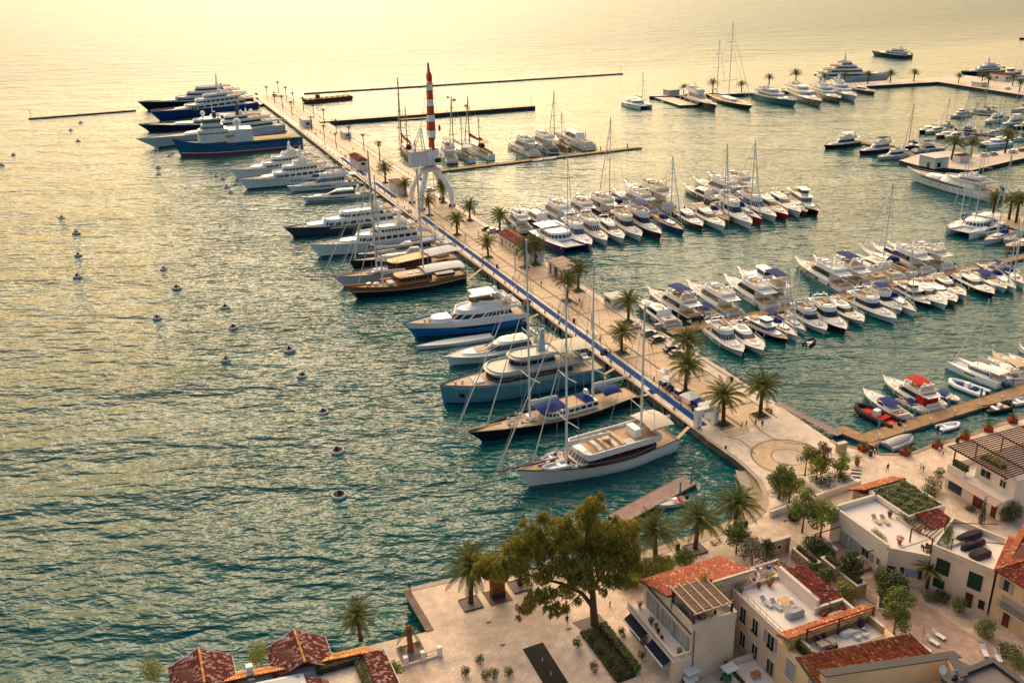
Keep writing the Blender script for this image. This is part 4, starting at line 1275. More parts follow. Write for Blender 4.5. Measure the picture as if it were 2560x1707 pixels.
for i in range(4):
 x = .06 - .05 * i
 mb = MB()
 for j in range(7):
  yy = -2.4 + .8 * j
  mb.box(x * Lf - .5 - .25 * (1 - (yy / 2.6) ** 2), x * Lf + .3 - .25 * (1 - (yy / 2.6) ** 2), yy - .4, yy + .4, 4.6, 5.05)
 mb.build('curved_seat', CUSHWHITE if i % 2 == 0 else CUSHION, f1)
MB().lathe([(.9, 0), (.9, .06), (.1, .08)], (-.03 * Lf, 0, 5.2), 12).build('round_table', TEAKLIGHT, f1)
for i in range(3):
 MB().box((-.12 - .02 * i) * Lf, (-.105 - .02 * i) * Lf, 1.4, 3.2, 4.6, 4.95).build('sun_lounger', CUSHWHITE, f1)
mb = MB()
for j in range(9):
 a = -1.1 + 2.2 * j / 8
 mb.obox((.20 * Lf + 1.6 * cos(a), 3.0 * sin(a)), (-sin(a), cos(a)), .95, .8, 2.75, 3.3)
mb.build('bow_sofa', CUSHWHITE, f1)
MB().box(.25 * Lf, .29 * Lf, -.7, .7, 2.9, 3.4).build('bow_table', TEAKLIGHT, f1)
dinghy((.33 * Lf, 1.6, 3.2), -.1, 5.2, '', parent=f1, name='tender')
dinghy((.31 * Lf, -2.0, 3.1), .1, 3.2, '', parent=f1, name='tender', inside=RIBGREY)
for x, y in ((.36, -.6), (.28, -3.0)):
 MB().loft([[(x * Lf + u, y + w * cos(a), 3.3 + .3 * sin(a)) for a in [2 * pi * i / 6 for i in range(6)]] for u, w in ((-1.2, .2), (-.6, .45), (.6, .4), (1.3, .05))]).build('jet_ski', mat('jet_ski_grey', (.3, .33, .38), .3), f1)
for k, t in enumerate((.2, .3, .4, .5, .6, .7)):
 x, y, z = hf.side(t, .4, -1, .28)
 MB().lathe([(.15, -1.0), (.3, -.8), (.3, .8), (.15, 1.0)], (0, 0, 0), 8).build('fender', WHITE if k % 2 else REDPAINT, f1, loc=(x, y, 1.3)).rotation_euler = (0, pi / 2, 0)
MB().box(-.30 * Lf, -.22 * Lf, -Bf * .5 - 1.6, -Bf * .45, 1.9, 2.0).build('side_ladder', VARNISH, f1)

# ------------------------------------------------------------------ marina berths
def berths(rows, dockname, groupname):
 """rows: (bow, stern, description, maker, options); ordinal counted along the dock from the main pier"""
 for i, (bow, stern, desc, fn, kw) in enumerate(rows):
  lab = '%s, %s from pier, %s' % (desc, ORD[i], dockname)
  fn(bow, stern, lab, group=groupname, **kw)

MY, SB, CT = motoryacht, sailboat, catamaran
berths([
 ((998, 366), (1040, 412), 'old dark sailing yacht', SB, dict(hullm=mat('weathered_bronze_hull', (.16, .11, .06), .5), masttop=(1006, 187), mastbase=(1017, 350), mastm=BROWNMAST, cover=MAROON, deckm=TEAK, mizzen=True)),
 ((1100, 376), (1132, 410), 'small orange topped motor boat', MY, dict(style='fly', bimini=BEIGECLOTH)),
 ((1123, 374), (1184, 408), 'white wooden topped ketch', SB, dict(masttop=(1136, 236), mastbase=(1141, 367), mastm=BROWNMAST, deckm=TEAK, cover=SAILCLOTH, mizzen=True, bimini=SAILCLOTH)),
 ((1161, 364), (1232, 402), 'white ketch with maroon sail covers', SB, dict(masttop=(1172, 234), mastbase=(1176, 352), mastm=BROWNMAST, cover=MAROON, deckm=DARKWOOD, mizzen=True, bimini=BEIGECLOTH)),
 ((1269, 362), (1338, 394), 'pale flybridge motor yacht', MY, dict(style='fly')),
 ((1316, 352), (1386, 387), 'blue sterned white motor yacht', MY, dict(style='fly', hullm=mat('bright_blue_hull', (.02, .16, .42), .25))),
 ((1371, 352), (1424, 380), 'varnished wooden two masted yawl', SB, dict(hullm=VARNISH, masttop=(1385, 228), mastbase=(1384, 350), mastm=BROWNMAST, deckm=TEAK, cover=BEIGECLOTH, mizzen=True)),
 ((1390, 338), (1476, 378), 'long cream sport yacht', MY, dict(style='sport')),
], 'golden dock', 'boats at the golden dock')
berths([
 ((1267, 540), (1316, 584), 'white flybridge cruiser', MY, dict(style='fly', tender=True)),
 ((1300, 532), (1378, 577), 'white cruiser with dark red hull', MY, dict(style='sport', hullm=mat('wine_red_hull', (.12, .015, .02), .25))),
 ((1338, 520), (1430, 569), 'dark striped flybridge yacht', MY, dict(style='fly', stripe=NAVY)),
 ((1406, 512), (1482, 558), 'pale grey flybridge yacht', MY, dict(style='fly', hullm=PALEBLUE)),
 ((1445, 503), (1537, 553), 'black hulled white flybridge yacht', MY, dict(style='fly', hullm=BLACKHULL)),
 ((1495, 500), (1578, 540), 'sailing yacht with blue covers', SB, dict(masttop=(1526, 293), mastbase=(1518, 503), bimini=BLUECLOTH)),
 ((1536, 491), (1632, 539), 'white sport yacht with navy stripe', MY, dict(style='fly', stripe=NAVY)),
 ((1563, 474), (1676, 535), 'tall white flybridge yacht', MY, dict(style='fly', top=WARMWHITE)),
 ((1712, 476), (1796, 513), 'black hulled sport yacht', MY, dict(style='sport', hullm=BLACKHULL)),
 ((1735, 462), (1848, 507), 'white long sport yacht', MY, dict(style='fly')),
 ((1770, 450), (1880, 499), 'navy hulled flybridge yacht', MY, dict(style='fly', hullm=NAVY)),
], 'crane side of catamaran dock', 'boats at the catamaran dock')
berths([
 ((1441, 634), (1358, 588), 'purple hulled white catamaran', CT, dict(hullm=mat('purple_hull', (.13, .012, .14), .25, coat=.4), masttop=(1378, 378), mastbase=(1387, 602))),
 ((1477, 628), (1412, 574), 'small white flybridge cruiser', MY, dict(style='fly', glass=BLUEGLASS)),
 ((1515, 617), (1452, 566), 'white flybridge cruiser with dark windscreen', MY, dict(style='fly')),
 ((1557, 613), (1496, 560), 'white cruiser with cream sun pad', MY, dict(style='sport')),
 ((1602, 606), (1534, 555), 'white flybridge cruiser with teak seating', MY, dict(style='fly', top=WARMWHITE)),
 ((1651, 602), (1568, 546), 'black hulled yacht with blue bimini', MY, dict(style='fly', hullm=BLACKHULL, bimini=BLUECLOTH)),
 ((1708, 590), (1630, 546), 'bright blue hulled sailing yacht', SB, dict(hullm=mat('sailboat_blue_hull', (.012, .09, .34), .2, coat=.4), masttop=(1685, 390), mastbase=(1678, 560), deckm=TEAK)),
 ((1754, 579), (1692, 535), 'dark hulled sport cruiser', MY, dict(style='sport', hullm=NAVY)),
 ((1809, 582), (1730, 531), 'white cruiser with beige hardtop', MY, dict(style='sport', bimini=BEIGECLOTH)),
 ((1822, 566), (1765, 524), 'teak decked sailing boat', SB, dict(hullm=VARNISH, masttop=(1806, 360), mastbase=(1791, 545), deckm=TEAK)),
 ((1877, 576), (1792, 520), 'large white flybridge yacht', MY, dict(style='fly')),
 ((1903, 565), (1820, 515), 'red hulled sailing yacht', SB, dict(hullm=mat('bright_red_hull', (.42, .025, .012), .25, coat=.3), masttop=(1876, 352), mastbase=(1866, 536))),
 ((1937, 558), (1846, 508), 'plain white flybridge cruiser', MY, dict(style='fly')),
 ((1966, 554), (1882, 501), 'cream cruiser with orange red hull', MY, dict(style='sport', hullm=mat('bright_red_hull', (.42, .025, .012), .25), top=WARMWHITE)),
 ((1998, 547), (1912, 495), 'white cruiser with long foredeck', MY, dict(style='sport')),
 ((2015, 541), (1966, 507), 'small varnished motor launch', MY, dict(style='open', hullm=VARNISH, deckm=TEAK)),
 ((2044, 543), (1972, 496), 'black tug with tan deck', MY, dict(style='trawler', hullm=BLACKHULL, deckm=TEAK, upper=WARMWHITE)),
], 'plaza side of catamaran dock', 'boats at the catamaran dock')
berths([
 ((1597, 760), (1684, 822), 'pale grey open cruiser', MY, dict(style='sport', hullm=PALEBLUE)),
 ((1622, 738), (1745, 810), 'black hulled yacht with round blue bimini', MY, dict(style='fly', hullm=BLACKHULL, bimini=BLUECLOTH)),
 ((1711, 756), (1791, 805), 'navy cruiser with blue canopy', MY, dict(style='open', hullm=NAVY, bimini=BLUECLOTH)),
 ((1720, 722), (1840, 797), 'pale grey sport flybridge yacht', MY, dict(style='fly', hullm=PALEBLUE)),
 ((1812, 706), (1931, 778), 'white yacht with blue cockpit screens', MY, dict(style='fly', upper=BLUECLOTH)),
 ((1846, 690), (1968, 768), 'white trawler yacht with square blue bimini', MY, dict(style='trawler', bimini=BLUECLOTH)),
 ((1990, 664), (2119, 734), 'white flybridge yacht with black hull line', MY, dict(style='fly', stripe=NAVY)),
 ((2034, 658), (2166, 724), 'white flybridge yacht with blue bimini', MY, dict(style='fly', bimini=BLUECLOTH)),
 ((2092, 655), (2207, 714), 'white motor yacht with teak cockpit', MY, dict(style='sport')),
 ((2112, 646), (2248, 707), 'long white sport cruiser', MY, dict(style='sport', top=WARMWHITE)),
 ((2146, 634), (2286, 699), 'big white sailing yacht', SB, dict(masttop=(2224, 459), mastbase=(2192, 650))),
 ((2180, 628), (2322, 691), 'white flybridge yacht with long windows', MY, dict(style='fly')),
 ((2216, 622), (2374, 682), 'white flybridge yacht with tan wheelhouse seats', MY, dict(style='fly', top=WARMWHITE)),
], 'crane side of long dock', 'boats at the long dock')
berths([
 ((1855, 894), (1775, 828), 'white flybridge cruiser with black windscreen', MY, dict(style='fly')),
 ((1905, 891), (1820, 820), 'white hardtop cruiser with tan foredeck pad', MY, dict(style='sport', glass=BLUEGLASS)),
 ((1966, 860), (1866, 812), 'black lobster yacht with cream roof', MY, dict(style='trawler', hullm=BLACKHULL, upper=WHITE, deckm=TEAK)),
 ((1991, 854), (1914, 800), 'white sailing boat with blue cover', SB, dict(bimini=BLUECLOTH, sloop_h=1.1)),
 ((2012, 838), (1950, 793), 'small white sailing boat', SB, dict(sloop_h=1.2, cover=SAILCLOTH)),
 ((2063, 838), (1982, 781), 'white cruiser with bluish wheelhouse', MY, dict(style='fly', hullm=WHITE, top=PALEBLUE)),
 ((2112, 838), (2030, 772), 'navy hulled flybridge cruiser', MY, dict(style='fly', hullm=NAVY)),
 ((2156, 818), (2064, 760), 'white sport cruiser with purple windscreen', MY, dict(style='sport', stripe=NAVY)),
 ((2236, 811), (2122, 753), 'long white flybridge yacht', MY, dict(style='fly')),
 ((2250, 788), (2172, 738), 'white yacht with navy bimini', MY, dict(style='fly', bimini=BLUECLOTH)),
 ((2287, 794), (2198, 735), 'white sailing yacht', SB, dict(masttop=(2270, 624), mastbase=(2250, 765))),
 ((2322, 773), (2238, 724), 'cream trawler with black hull', MY, dict(style='trawler', hullm=BLACKHULL, top=WARMWHITE)),
 ((2362, 777), (2268, 716), 'sleek white sport cruiser', MY, dict(style='sport')),
 ((2387, 768), (2308, 711), 'white cruiser with olive yellow hull', MY, dict(style='open', hullm=mat('olive_yellow_hull', (.36, .30, .08), .3))),
 ((2410, 752), (2323, 701), 'white sportfisher with beige top', MY, dict(style='sport', bimini=BEIGECLOTH)),
 ((2481, 748), (2388, 695), 'dark blue sport cruiser', MY, dict(style='sport', hullm=NAVY)),
 ((2512, 734), (2427, 684), 'white cruiser with blue seats', MY, dict(style='open', bimini=BLUECLOTH)),
 ((2536, 736), (2465, 682), 'white sailing boat with tall mast', SB, dict(masttop=(2530, 545), mastbase=(2500, 710))),
 ((2558, 724), (2497, 674), 'small white sloop', SB, dict(sloop_h=1.45)),
], 'plaza side of long dock', 'boats at the long dock')
MY((2440, 668), (2520, 690), 'black hulled cruiser with red mast light and blue covers beyond the long dock', 'fly', hullm=BLACKHULL, bimini=BLUECLOTH)

# ------------------------------------------------------------------ right hand marina
superyacht((2281, 453), (2495, 505), 'white superyacht with long dark side windows lying off the fuel pier',
 [(-.30, .20, .40, .26, -.3, 1.9, .10, None), (-.22, .02, .32, .12, 1.9, 3.2, .08, 'band')], WHITE, zs=3.6, zb=4.6, rake=.12, mast=2.0, domes=1,
 bands=(('side_window', GLASS, .30, .82, .78, .90, .05),), ports=((.3, .34, .42, .5, .6, .72), .42, .52, .7))
MY((2061, 373), (2146, 361), 'black and white trawler yacht with cream hardtop at the end of the narrow jetty', 'fly', hullm=BLACKHULL, bimini=WARMWHITE)
MY((2148, 388), (2232, 374), 'white cruiser with navy hull band and blue bimini beside the narrow jetty', 'fly', hullm=NAVY, bimini=BLUECLOTH)
MY((2194, 401), (2266, 391), 'all white flybridge cruiser next to the white fuel kiosk', 'fly')
SB((2258, 374), (2302, 364), 'black hulled sailing boat with tall dark mast behind the fuel kiosk', hullm=BLACKHULL, masttop=(2292, 259), mastbase=(2275, 366), mastm=BROWNMAST)
MY((2364, 376), (2285, 381), 'white motor yacht with blue bimini moored behind the fuel kiosk', 'fly', bimini=BLUECLOTH)
FAR = [
 (MY, (2298, 335), (2337, 321), 'small black open boat', dict(style='open', hullm=BLACKHULL)),
 (MY, (2313, 337), (2362, 327), 'white covered cruiser', dict(style='sport')),
 (MY, (2340, 347), (2382, 335), 'brown hulled launch', dict(style='open', hullm=VARNISH)),
 (MY, (2362, 350), (2408, 340), 'cream hulled cruiser', dict(style='sport', hullm=WARMWHITE)),
 (SB, (2387, 355), (2432, 345), 'white sloop', dict(sloop_h=1.5)),
 (SB, (2409, 361), (2456, 354), 'white sloop with blue cover', dict(sloop_h=1.5, bimini=BLUECLOTH)),
 (CT, (2457, 370), (2516, 361), 'wide white catamaran', dict()),
 (MY, (2386, 326), (2440, 330), 'navy flybridge cruiser', dict(style='fly', hullm=NAVY)),
 (MY, (2376, 296), (2424, 290), 'white trawler with cream top', dict(style='trawler', bimini=BEIGECLOTH)),
 (SB, (2433, 279), (2493, 283), 'white ketch', dict(sloop_h=1.2, mizzen=True)),
 (MY, (2462, 311), (2508, 301), 'white flybridge cruiser', dict(style='fly')),
 (MY, (2503, 318), (2556, 309), 'white cruiser with dark top', dict(style='fly', bimini=NAVY)),
 (MY, (2533, 324), (2590, 316), 'navy hulled cruiser', dict(style='sport', hullm=NAVY)),
 (MY, (2455, 338), (2506, 335), 'white sport cruiser', dict(style='sport')),
 (SB, (2529, 355), (2575, 348), 'white day sailer', dict(sloop_h=1.5)),
 (SB, (2528, 281), (2585, 276), 'grey and white sloop', dict(sloop_h=1.5)),
 (SB, (2350, 312), (2384, 318), 'slim pale sloop', dict(sloop_h=1.6)),
 (SB, (2480, 325), (2530, 330), 'slim white sloop with grey cover', dict(sloop_h=1.6, cover=SAILCLOTH)),
]
for fn, b_, s_, d_, kw in FAR:
 fn(b_, s_, d_ + ' among the small boats past the fuel pier', group='small boats past the fuel pier', **kw)
for i, (fn, b_, s_, d_, kw) in enumerate([
 (SB, (2364, 578), (2442, 555), 'white sloop with furled sail', dict(sloop_h=1.5)),
 (CT, (2393, 594), (2476, 564), 'white sailing catamaran', dict()),
 (MY, (2423, 596), (2500, 577), 'rounded white motor cruiser', dict(style='sport', stripe=NAVY)),
 (SB, (2460, 613), (2534, 586), 'white racing sloop', dict(sloop_h=1.5)),
 (MY, (2508, 610), (2580, 592), 'white cruiser with teal cover', dict(style='open', bimini=mat('teal_canvas', (.02, .25, .26), .8))),
 (MY, (2513, 628), (2600, 606), 'tan hulled wooden launch', dict(style='open', hullm=VARNISH, deckm=TEAKLIGHT))]):
 fn(b_, s_, '%s, %s in the row facing the palm pier' % (d_, ORD[i]), group='boats facing the palm pier', **kw)
# outer pier yachts
superyacht((2218, 205), (2040, 208), 'five storey white superyacht with grey window bands behind the outer pier',
 [(-.44, .26, .46, .12, .0, 2.6, .03, 'band'), (-.38, .16, .44, .12, 2.7, 5.2, .04, 'band'), (-.28, .08, .40, .1, 5.3, 7.6, .04, 'band'), (-.18, .0, .32, .08, 7.7, 9.8, .03, 'band')],
 PALEBLUE, zs=4.0, zb=7.0, mast=6.0, domes=2, rake=.1)
MY((1789, 278), (1712, 250), 'white and black flybridge yacht at the tip of the outer pier', 'fly', hullm=BLACKHULL)
r_, h_, L_, B_ = schooner((1876, 276), (1774, 242), 'long dark red ketch with very tall white masts at the outer pier',
 [((1849, 247), (1860, 54), .0, SAILCLOTH), ((1810, 238), (1816, 98), -.45, SAILCLOTH)], mat('dark_maroon_hull', (.05, .012, .012), .25), sprit=2, zs=2.4, zb=3.0, deckm=TEAK, name='ketch')
tier(r_, 'deckhouse', 2.0, 3.4, (-.15 * L_, .15 * L_, 2.2, .06 * L_), (-.15 * L_, .13 * L_, 1.9, .05 * L_), WHITE, (.35, .8, GLASS, 'panes', 0, 24))
superyacht((1986, 268), (1890, 243), 'white yacht with turquoise hull moored at the outer pier', T2(1.0), mat('turquoise_hull', (.02, .19, .23), .25, coat=.4), zs=2.8, zb=4.2, mast=2.5, domes=1)
superyacht((2049, 267), (1968, 231), 'white yacht with navy hull beside the turquoise one', T2(1.1), NAVY, zs=2.6, zb=3.8, mast=3.0, domes=1)
superyacht((2098, 259), (2028, 228), 'black hulled white yacht with rows of cabin windows at the outer pier', T3(.8), BLACKHULL, zs=2.4, zb=3.6, mast=3.5, domes=1)
superyacht((2136, 256), (2068, 223), 'pale lilac white yacht with curved bow at the outer pier', T3(.85), mat('lilac_white', (.62, .62, .70), .3), zs=2.6, zb=4.2, mast=4.5, domes=1)
MY((2186, 238), (2130, 226), 'golden brown motor yacht at the inner side of the outer pier', 'sport', hullm=mat('bronze_hull', (.20, .13, .06), .3), top=WARMWHITE)
superyacht((2183, 139), (2276, 148), 'navy and white yacht anchored alone on the open water', T2(.9), NAVY, zs=2.8, zb=4.0, mast=3.0, domes=1)
superyacht((2405, 192), (2505, 184), 'black hulled white yacht moored beyond the red roofed pier house', T3(.8), BLACKHULL, zs=2.6, zb=4.0, mast=4.5, domes=1)
MY((2480, 205), (2560, 196), 'red hulled work boat behind the red roofed pier house', 'trawler', hullm=mat('bright_red_hull', (.42, .025, .012), .25))
MY((2530, 205), (2600, 200), 'small white ferry with flat roof past the red roofed pier house', 'trawler')
CT((1616, 274), (1572, 262), 'white sailing catamaran drifting free in the open basin', masttop=(1595, 187), mastbase=(1597, 264))
MY((2548, 100), (2580, 97), 'tiny dark motor boat far out on the open water', 'open', hullm=BLACKHULL)
# near marina float
dinghy(((G(2146, 1026) + G(2236, 1066)) / 2), atan2(*reversed((G(2146, 1026) - G(2236, 1066)).xy[:])), 10.5, 'black inflatable speedboat with red seats beside the planked float', RUBBER, REDPAINT, console=True, name='inflatable_speedboat', cush=REDCLOTH)
MY((2158, 986), (2266, 1056), 'white open cruiser with small blue bimini and teak swim platform', 'open', bimini=BLUECLOTH)
MY((2312, 1040), (2252, 1000), 'slim tender with dark covered cockpit and tan deck between two cruisers', 'open', hullm=WHITE, deckm=TEAK, bimini=BLUECLOTH, beam=2.9)
h4 = MY((2208, 956), (2340, 1033), 'white flybridge cruiser with bright red canvas canopy', 'fly', bimini=REDCLOTH)
MB().box(-6.2, -3.9, -1.9, 1.9, 1.4, 3.2, .1, .1).build('cockpit_tent', REDCLOTH, h4)
MY((2366, 1020), (2322, 992), 'small white runabout beside the cruiser with red canopy', 'open', rails=False)
MY((2397, 1008), (2330, 980), 'white speedboat with bright blue cockpit cover', 'open', bimini=mat('bright_blue_canvas', (.02, .07, .32), .8), rails=False, beam=3.0)
dinghy(((G(2379, 960) + G(2457, 988)) / 2), atan2(*reversed((G(2379, 960) - G(2457, 988)).xy[:])), 8.6, 'white inflatable tender lying beside the big white catamaran', WHITE, WHITE, console=True, name='inflatable_tender', cush=BLUECLOTH)
CT((2376, 914), (2512, 968), 'big white sailing catamaran with tall mast at the planked float', masttop=(2463, 757), mastbase=(2420, 918), beam=.42)
MY((2470, 905), (2548, 966), 'cream cabin cruiser with beige canopy beside the big catamaran', 'sport', bimini=BEIGECLOTH)
MY((2480, 893), (2585, 958), 'speedboat wrapped in a beige cover', 'open', hullm=WHITE, top=BEIGECLOTH, bimini=BEIGECLOTH, deckm=BEIGECLOTH, rails=False)
MY((2521, 896), (2610, 945), 'white open cruiser with black hull line right of the covered speedboat', 'open', stripe=NAVY)
SB((2546, 874), (2620, 915), 'white sloop bow just entering beside the covered speedboat', sloop_h=1.4)
for c, a, L_, lab, tm, im in ((G(2372, 1069), .35, 5.2, 'small white rowing tender tied below the planked float', WHITE, WHITE),
         (G(2497, 1024), .25, 6.8, 'dark inflatable with upright seats tied below the planked float', RUBBER, DARKMETAL),
         (G(2556, 1006), .25, 6.0, 'grey inflatable tied at the shore side of the planked float', RIBGREY, WHITE),
         (G(2247, 1110), .5, 7.0, 'small boat under a pale grey cover beside the promenade', RIBGREY, RIBGREY),
         (G(1344, 403), .2, 5.5, 'small sailing dinghy beside the golden dock', WHITE, WHITE),
         (G(1374, 399), .2, 6.5, 'white tender beside the golden dock', WHITE, WHITE),
         (G(2025, 858), .9, 4.6, 'black inflatable dinghy tied behind the small sailing boat', RUBBER, RIBGREY),
         (G(1660, 256), -.5, 5.0, 'white tender at the finger pier of the outer pier', WHITE, WHITE)):
 o = dinghy(c, a, L_, lab, tm, im, motor='cover' not in lab, console='seats' in lab)
 if 'grey cover' in lab:
  MB().loft([[(x, w * cos(t), .5 + hh * max(0, sin(t))) for t in [pi * k / 8 for k in range(9)]] for x, w, hh in ((-3.4, .9, .6), (-1, 1.3, 1.0), (1.5, 1.2, 1.1), (3.3, .2, .9))], closed=False).build('tarpaulin', mat('grey_tarp', (.5, .49, .5), .7, bump=.05), o)
# white motor skiff at the cove pontoon
c_ = G(1678, 1262)
sk = thing('motor_skiff', 'small white motor skiff tied to the pink plank pontoon', 'boat', c_, radians(200))
hs = Hull(5.6, 2.1, .7, .95, .5, d=.3); hs.hull(WHITE, sk); hs.deck(NONSKID, sk, .35)
hs.band('gunwale', NONSKID, sk, 0, .99, .9, 1.02, .03)
MB().box(-1.0, -.3, -.3, .3, .4, 1.2).build('console', WHITE, sk)
MB().box(-2.0, -1.5, -.8, .8, .35, .7).build('seat', REDCLOTH, sk)
MB().box(-3.2, -2.8, -.2, .2, .2, 1.2).build('outboard_motor', RUBBER, sk)
# rusty work barge by the pier head
c_ = (G(762, 259) + G(877, 248)) / 2
bg = thing('work_barge', 'rusty flat work barge with bollards near the pier head', 'barge', c_, atan2(*reversed((G(877, 248) - G(762, 259)).xy[:])))
RUST = mat('rusty_steel', (.15, .055, .03), .8, var=.4, scale=.4, bump=.03)
_l = (G(877, 248) - G(762, 259)).length
MB().loft([[(x, -5 * w, z), (x, 5 * w, z), (x, 5 * w, 2.6), (x, -5 * w, 2.6)] for x, z, w in ((-_l / 2, .6, .9), (-_l / 2 + 3, -1, 1), (_l / 2 - 3, -1, 1), (_l / 2, .6, .9))]).build('hull', RUST, bg)
MB().box(-_l / 2 + 1, _l / 2 - 1, -4.5, 4.5, 2.6, 2.7).build('deck', mat('barge_deck', (.38, .27, .16), .8, var=.3), bg)
for k in range(8):
 MB().lathe([(.35, 0), (.35, 1.0), (.5, 1.1)], (-_l / 2 + 3 + k * (_l - 6) / 7, -4.2, 2.7), 7).build('bollard', DARKMETAL, bg)
MB().box(-_l * .25, -_l * .18, -1.5, 1.5, 2.7, 5.0).build('winch_house', RUST, bg)

# ------------------------------------------------------------------ mooring buoys
BUOYW = mat('white_buoy_foam', (.50, .50, .51), .55, var=.12, scale=2)
BUOYB = mat('brown_buoy_top', (.05, .025, .016), .8, var=.3)
def make_buoy():
 r = thing('mooring_buoy', 'white round mooring buoy with brown top floating on the open sea', 'buoy', group='mooring buoys')
 MB().lathe([(.9, -.6), (1.25, -.35), (1.38, .05), (1.34, .45), (1.18, .66), (1.06, .68), (1.0, .5)], n=20).build('float_ring', BUOYW, r)
 MB().lathe([(1.02, .52), (.5, .58), (.02, .62)], n=16, cap=False).build('top_plate', BUOYB, r)
 mb = MB(); mb.lathe([(.2, .6), (.2, 1.35), (.02, 1.4)], n=8); mb.box(-.45, .45, -.05, .05, 1.05, 1.15); mb.box(.3, .42, -.3, .3, .6, 1.2)
 mb.build('shackle', DARKMETAL, r)
 MB().lathe([(1.37, .18), (1.40, .22), (1.37, .26)], n=20, cap=False).build('belt', DARKMETAL, r)
 return r
_by = make_buoy()
_bp = [(848, 1240), (845, 1129), (808, 1031), (755, 941), (724, 878), (565, 901), (583, 821), (563, 770), (393, 797), (442, 722), (410, 673), (194, 694), (196, 640), (191, 584), (154, 545),
    (34, 388), (4, 414), (195, 354), (177, 327), (202, 308), (396, 421), (396, 437), (390, 376), (422, 392), (431, 386), (540, 442), (557, 449), (567, 469), (577, 482),
    (1050, 220), (1071, 225), (1120, 244), (1135, 251), (1165, 265)]
for i, p in enumerate(_bp):
 c = G(*p)
 if i == 0:
  _by.location = (c.x, c.y, -.1); _by.rotation_euler = (.05, -.06, 1)
 else:
  o = dup(_by, (c.x, c.y, RNG.uniform(-.2, 0)), RNG.uniform(0, 6), RNG.uniform(.88, 1.05))
  o.rotation_euler = (RNG.uniform(-.1, .1), RNG.uniform(-.1, .1), RNG.uniform(0, 6))

# ------------------------------------------------------------------ helpers in the pier frame
def wb(mb, name, m, root, kind=None):
 """build a mesh given in world coordinates under a root that is not rotated"""
 l = root.location
 if root.parent is not None:
  l = root.parent.location + root.location
 mb.v = [(x - l[0], y - l[1], z - l[2]) for x, y, z in mb.v]
 return mb.build(name, m, root, kind=kind)

def ab(a0, a1, c0, c1, z0, z1, mb=None):
 mb = mb or MB()
 return mb.prism([PP(a0, c0), PP(a1, c0), PP(a1, c1), PP(a0, c1)], z0, z1)

def AC(px, py, z=QZ):
 g = G(px, py, z)
 return g.dot(U), g.dot(W)

STUCCO = mat('white_stucco', (.70, .66, .60), .8, var=.06, scale=.8, bump=.01)
TILE_DEF = {}

def tile_mat(name, ramp):
 if name in MATS:
  return MATS[name]
 m, nt, b = new_mat(name)
 N = nt.nodes.new; L = nt.links.new
 g = N('ShaderNodeNewGeometry')
 cr = N('ShaderNodeValToRGB')
 cr.color_ramp.interpolation = 'LINEAR'
 els = cr.color_ramp.elements
 els[0].position, els[0].color = ramp[0][0], ramp[0][1] + (1,)
 els[1].position, els[1].color = ramp[-1][0], ramp[-1][1] + (1,)
 for p, c in ramp[1:-1]:
  e = els.new(p); e.color = c + (1,)
 L(g.outputs['Random Per Island'], cr.inputs[0])
 tc = N('ShaderNodeTexCoord')
 n = N('ShaderNodeTexNoise'); n.inputs['Scale'].default_value = .7; n.inputs['Detail'].default_value = 6
 L(tc.outputs['Object'], n.inputs['Vector'])
 r = N('ShaderNodeMapRange'); r.inputs['From Min'].default_value = .3; r.inputs['From Max'].default_value = .7
 r.inputs['To Min'].default_value = .75; r.inputs['To Max'].default_value = 1.2
 L(n.outputs['Fac'], r.inputs['Value'])
 mx = N('ShaderNodeVectorMath'); mx.operation = 'SCALE'
 L(cr.outputs[0], mx.inputs[0]); L(r.outputs[0], mx.inputs['Scale'])
 L(mx.outputs[0], b.inputs['Base Color'])
 b.inputs['Roughness'].default_value = .75
 MATS[name] = m
 return m

TILERED = tile_mat('red_roof_tile', [(0, (.14, .016, .010)), (.35, (.26, .034, .016)), (.8, (.36, .06, .026)), (.93, (.46, .16, .09)), (1, (.58, .38, .28))])
TILEORANGE = tile_mat('orange_roof_tile', [(0, (.18, .035, .010)), (.3, (.30, .065, .016)), (.8, (.40, .10, .024)), (.93, (.48, .18, .07)), (1, (.58, .38, .25))])
TILEBRICK = tile_mat('brick_red_roof_tile', [(0, (.15, .022, .010)), (.35, (.26, .042, .017)), (.85, (.34, .062, .024)), (.95, (.44, .16, .08)), (1, (.55, .36, .25))])
TILEWINE = tile_mat('mottled_wine_roof_tile', [(0, (.08, .008, .008)), (.4, (.17, .016, .012)), (.66, (.25, .03, .02)), (.74, (.40, .2, .15)), (1, (.60, .45, .38))])
TILEGOLD = tile_mat('golden_roof_tile', [(0, (.34, .11, .02)), (.5, (.50, .19, .035)), (1, (.60, .30, .08))])
TILEUNDER = mat('roof_underlay', (.10, .04, .03), .9)

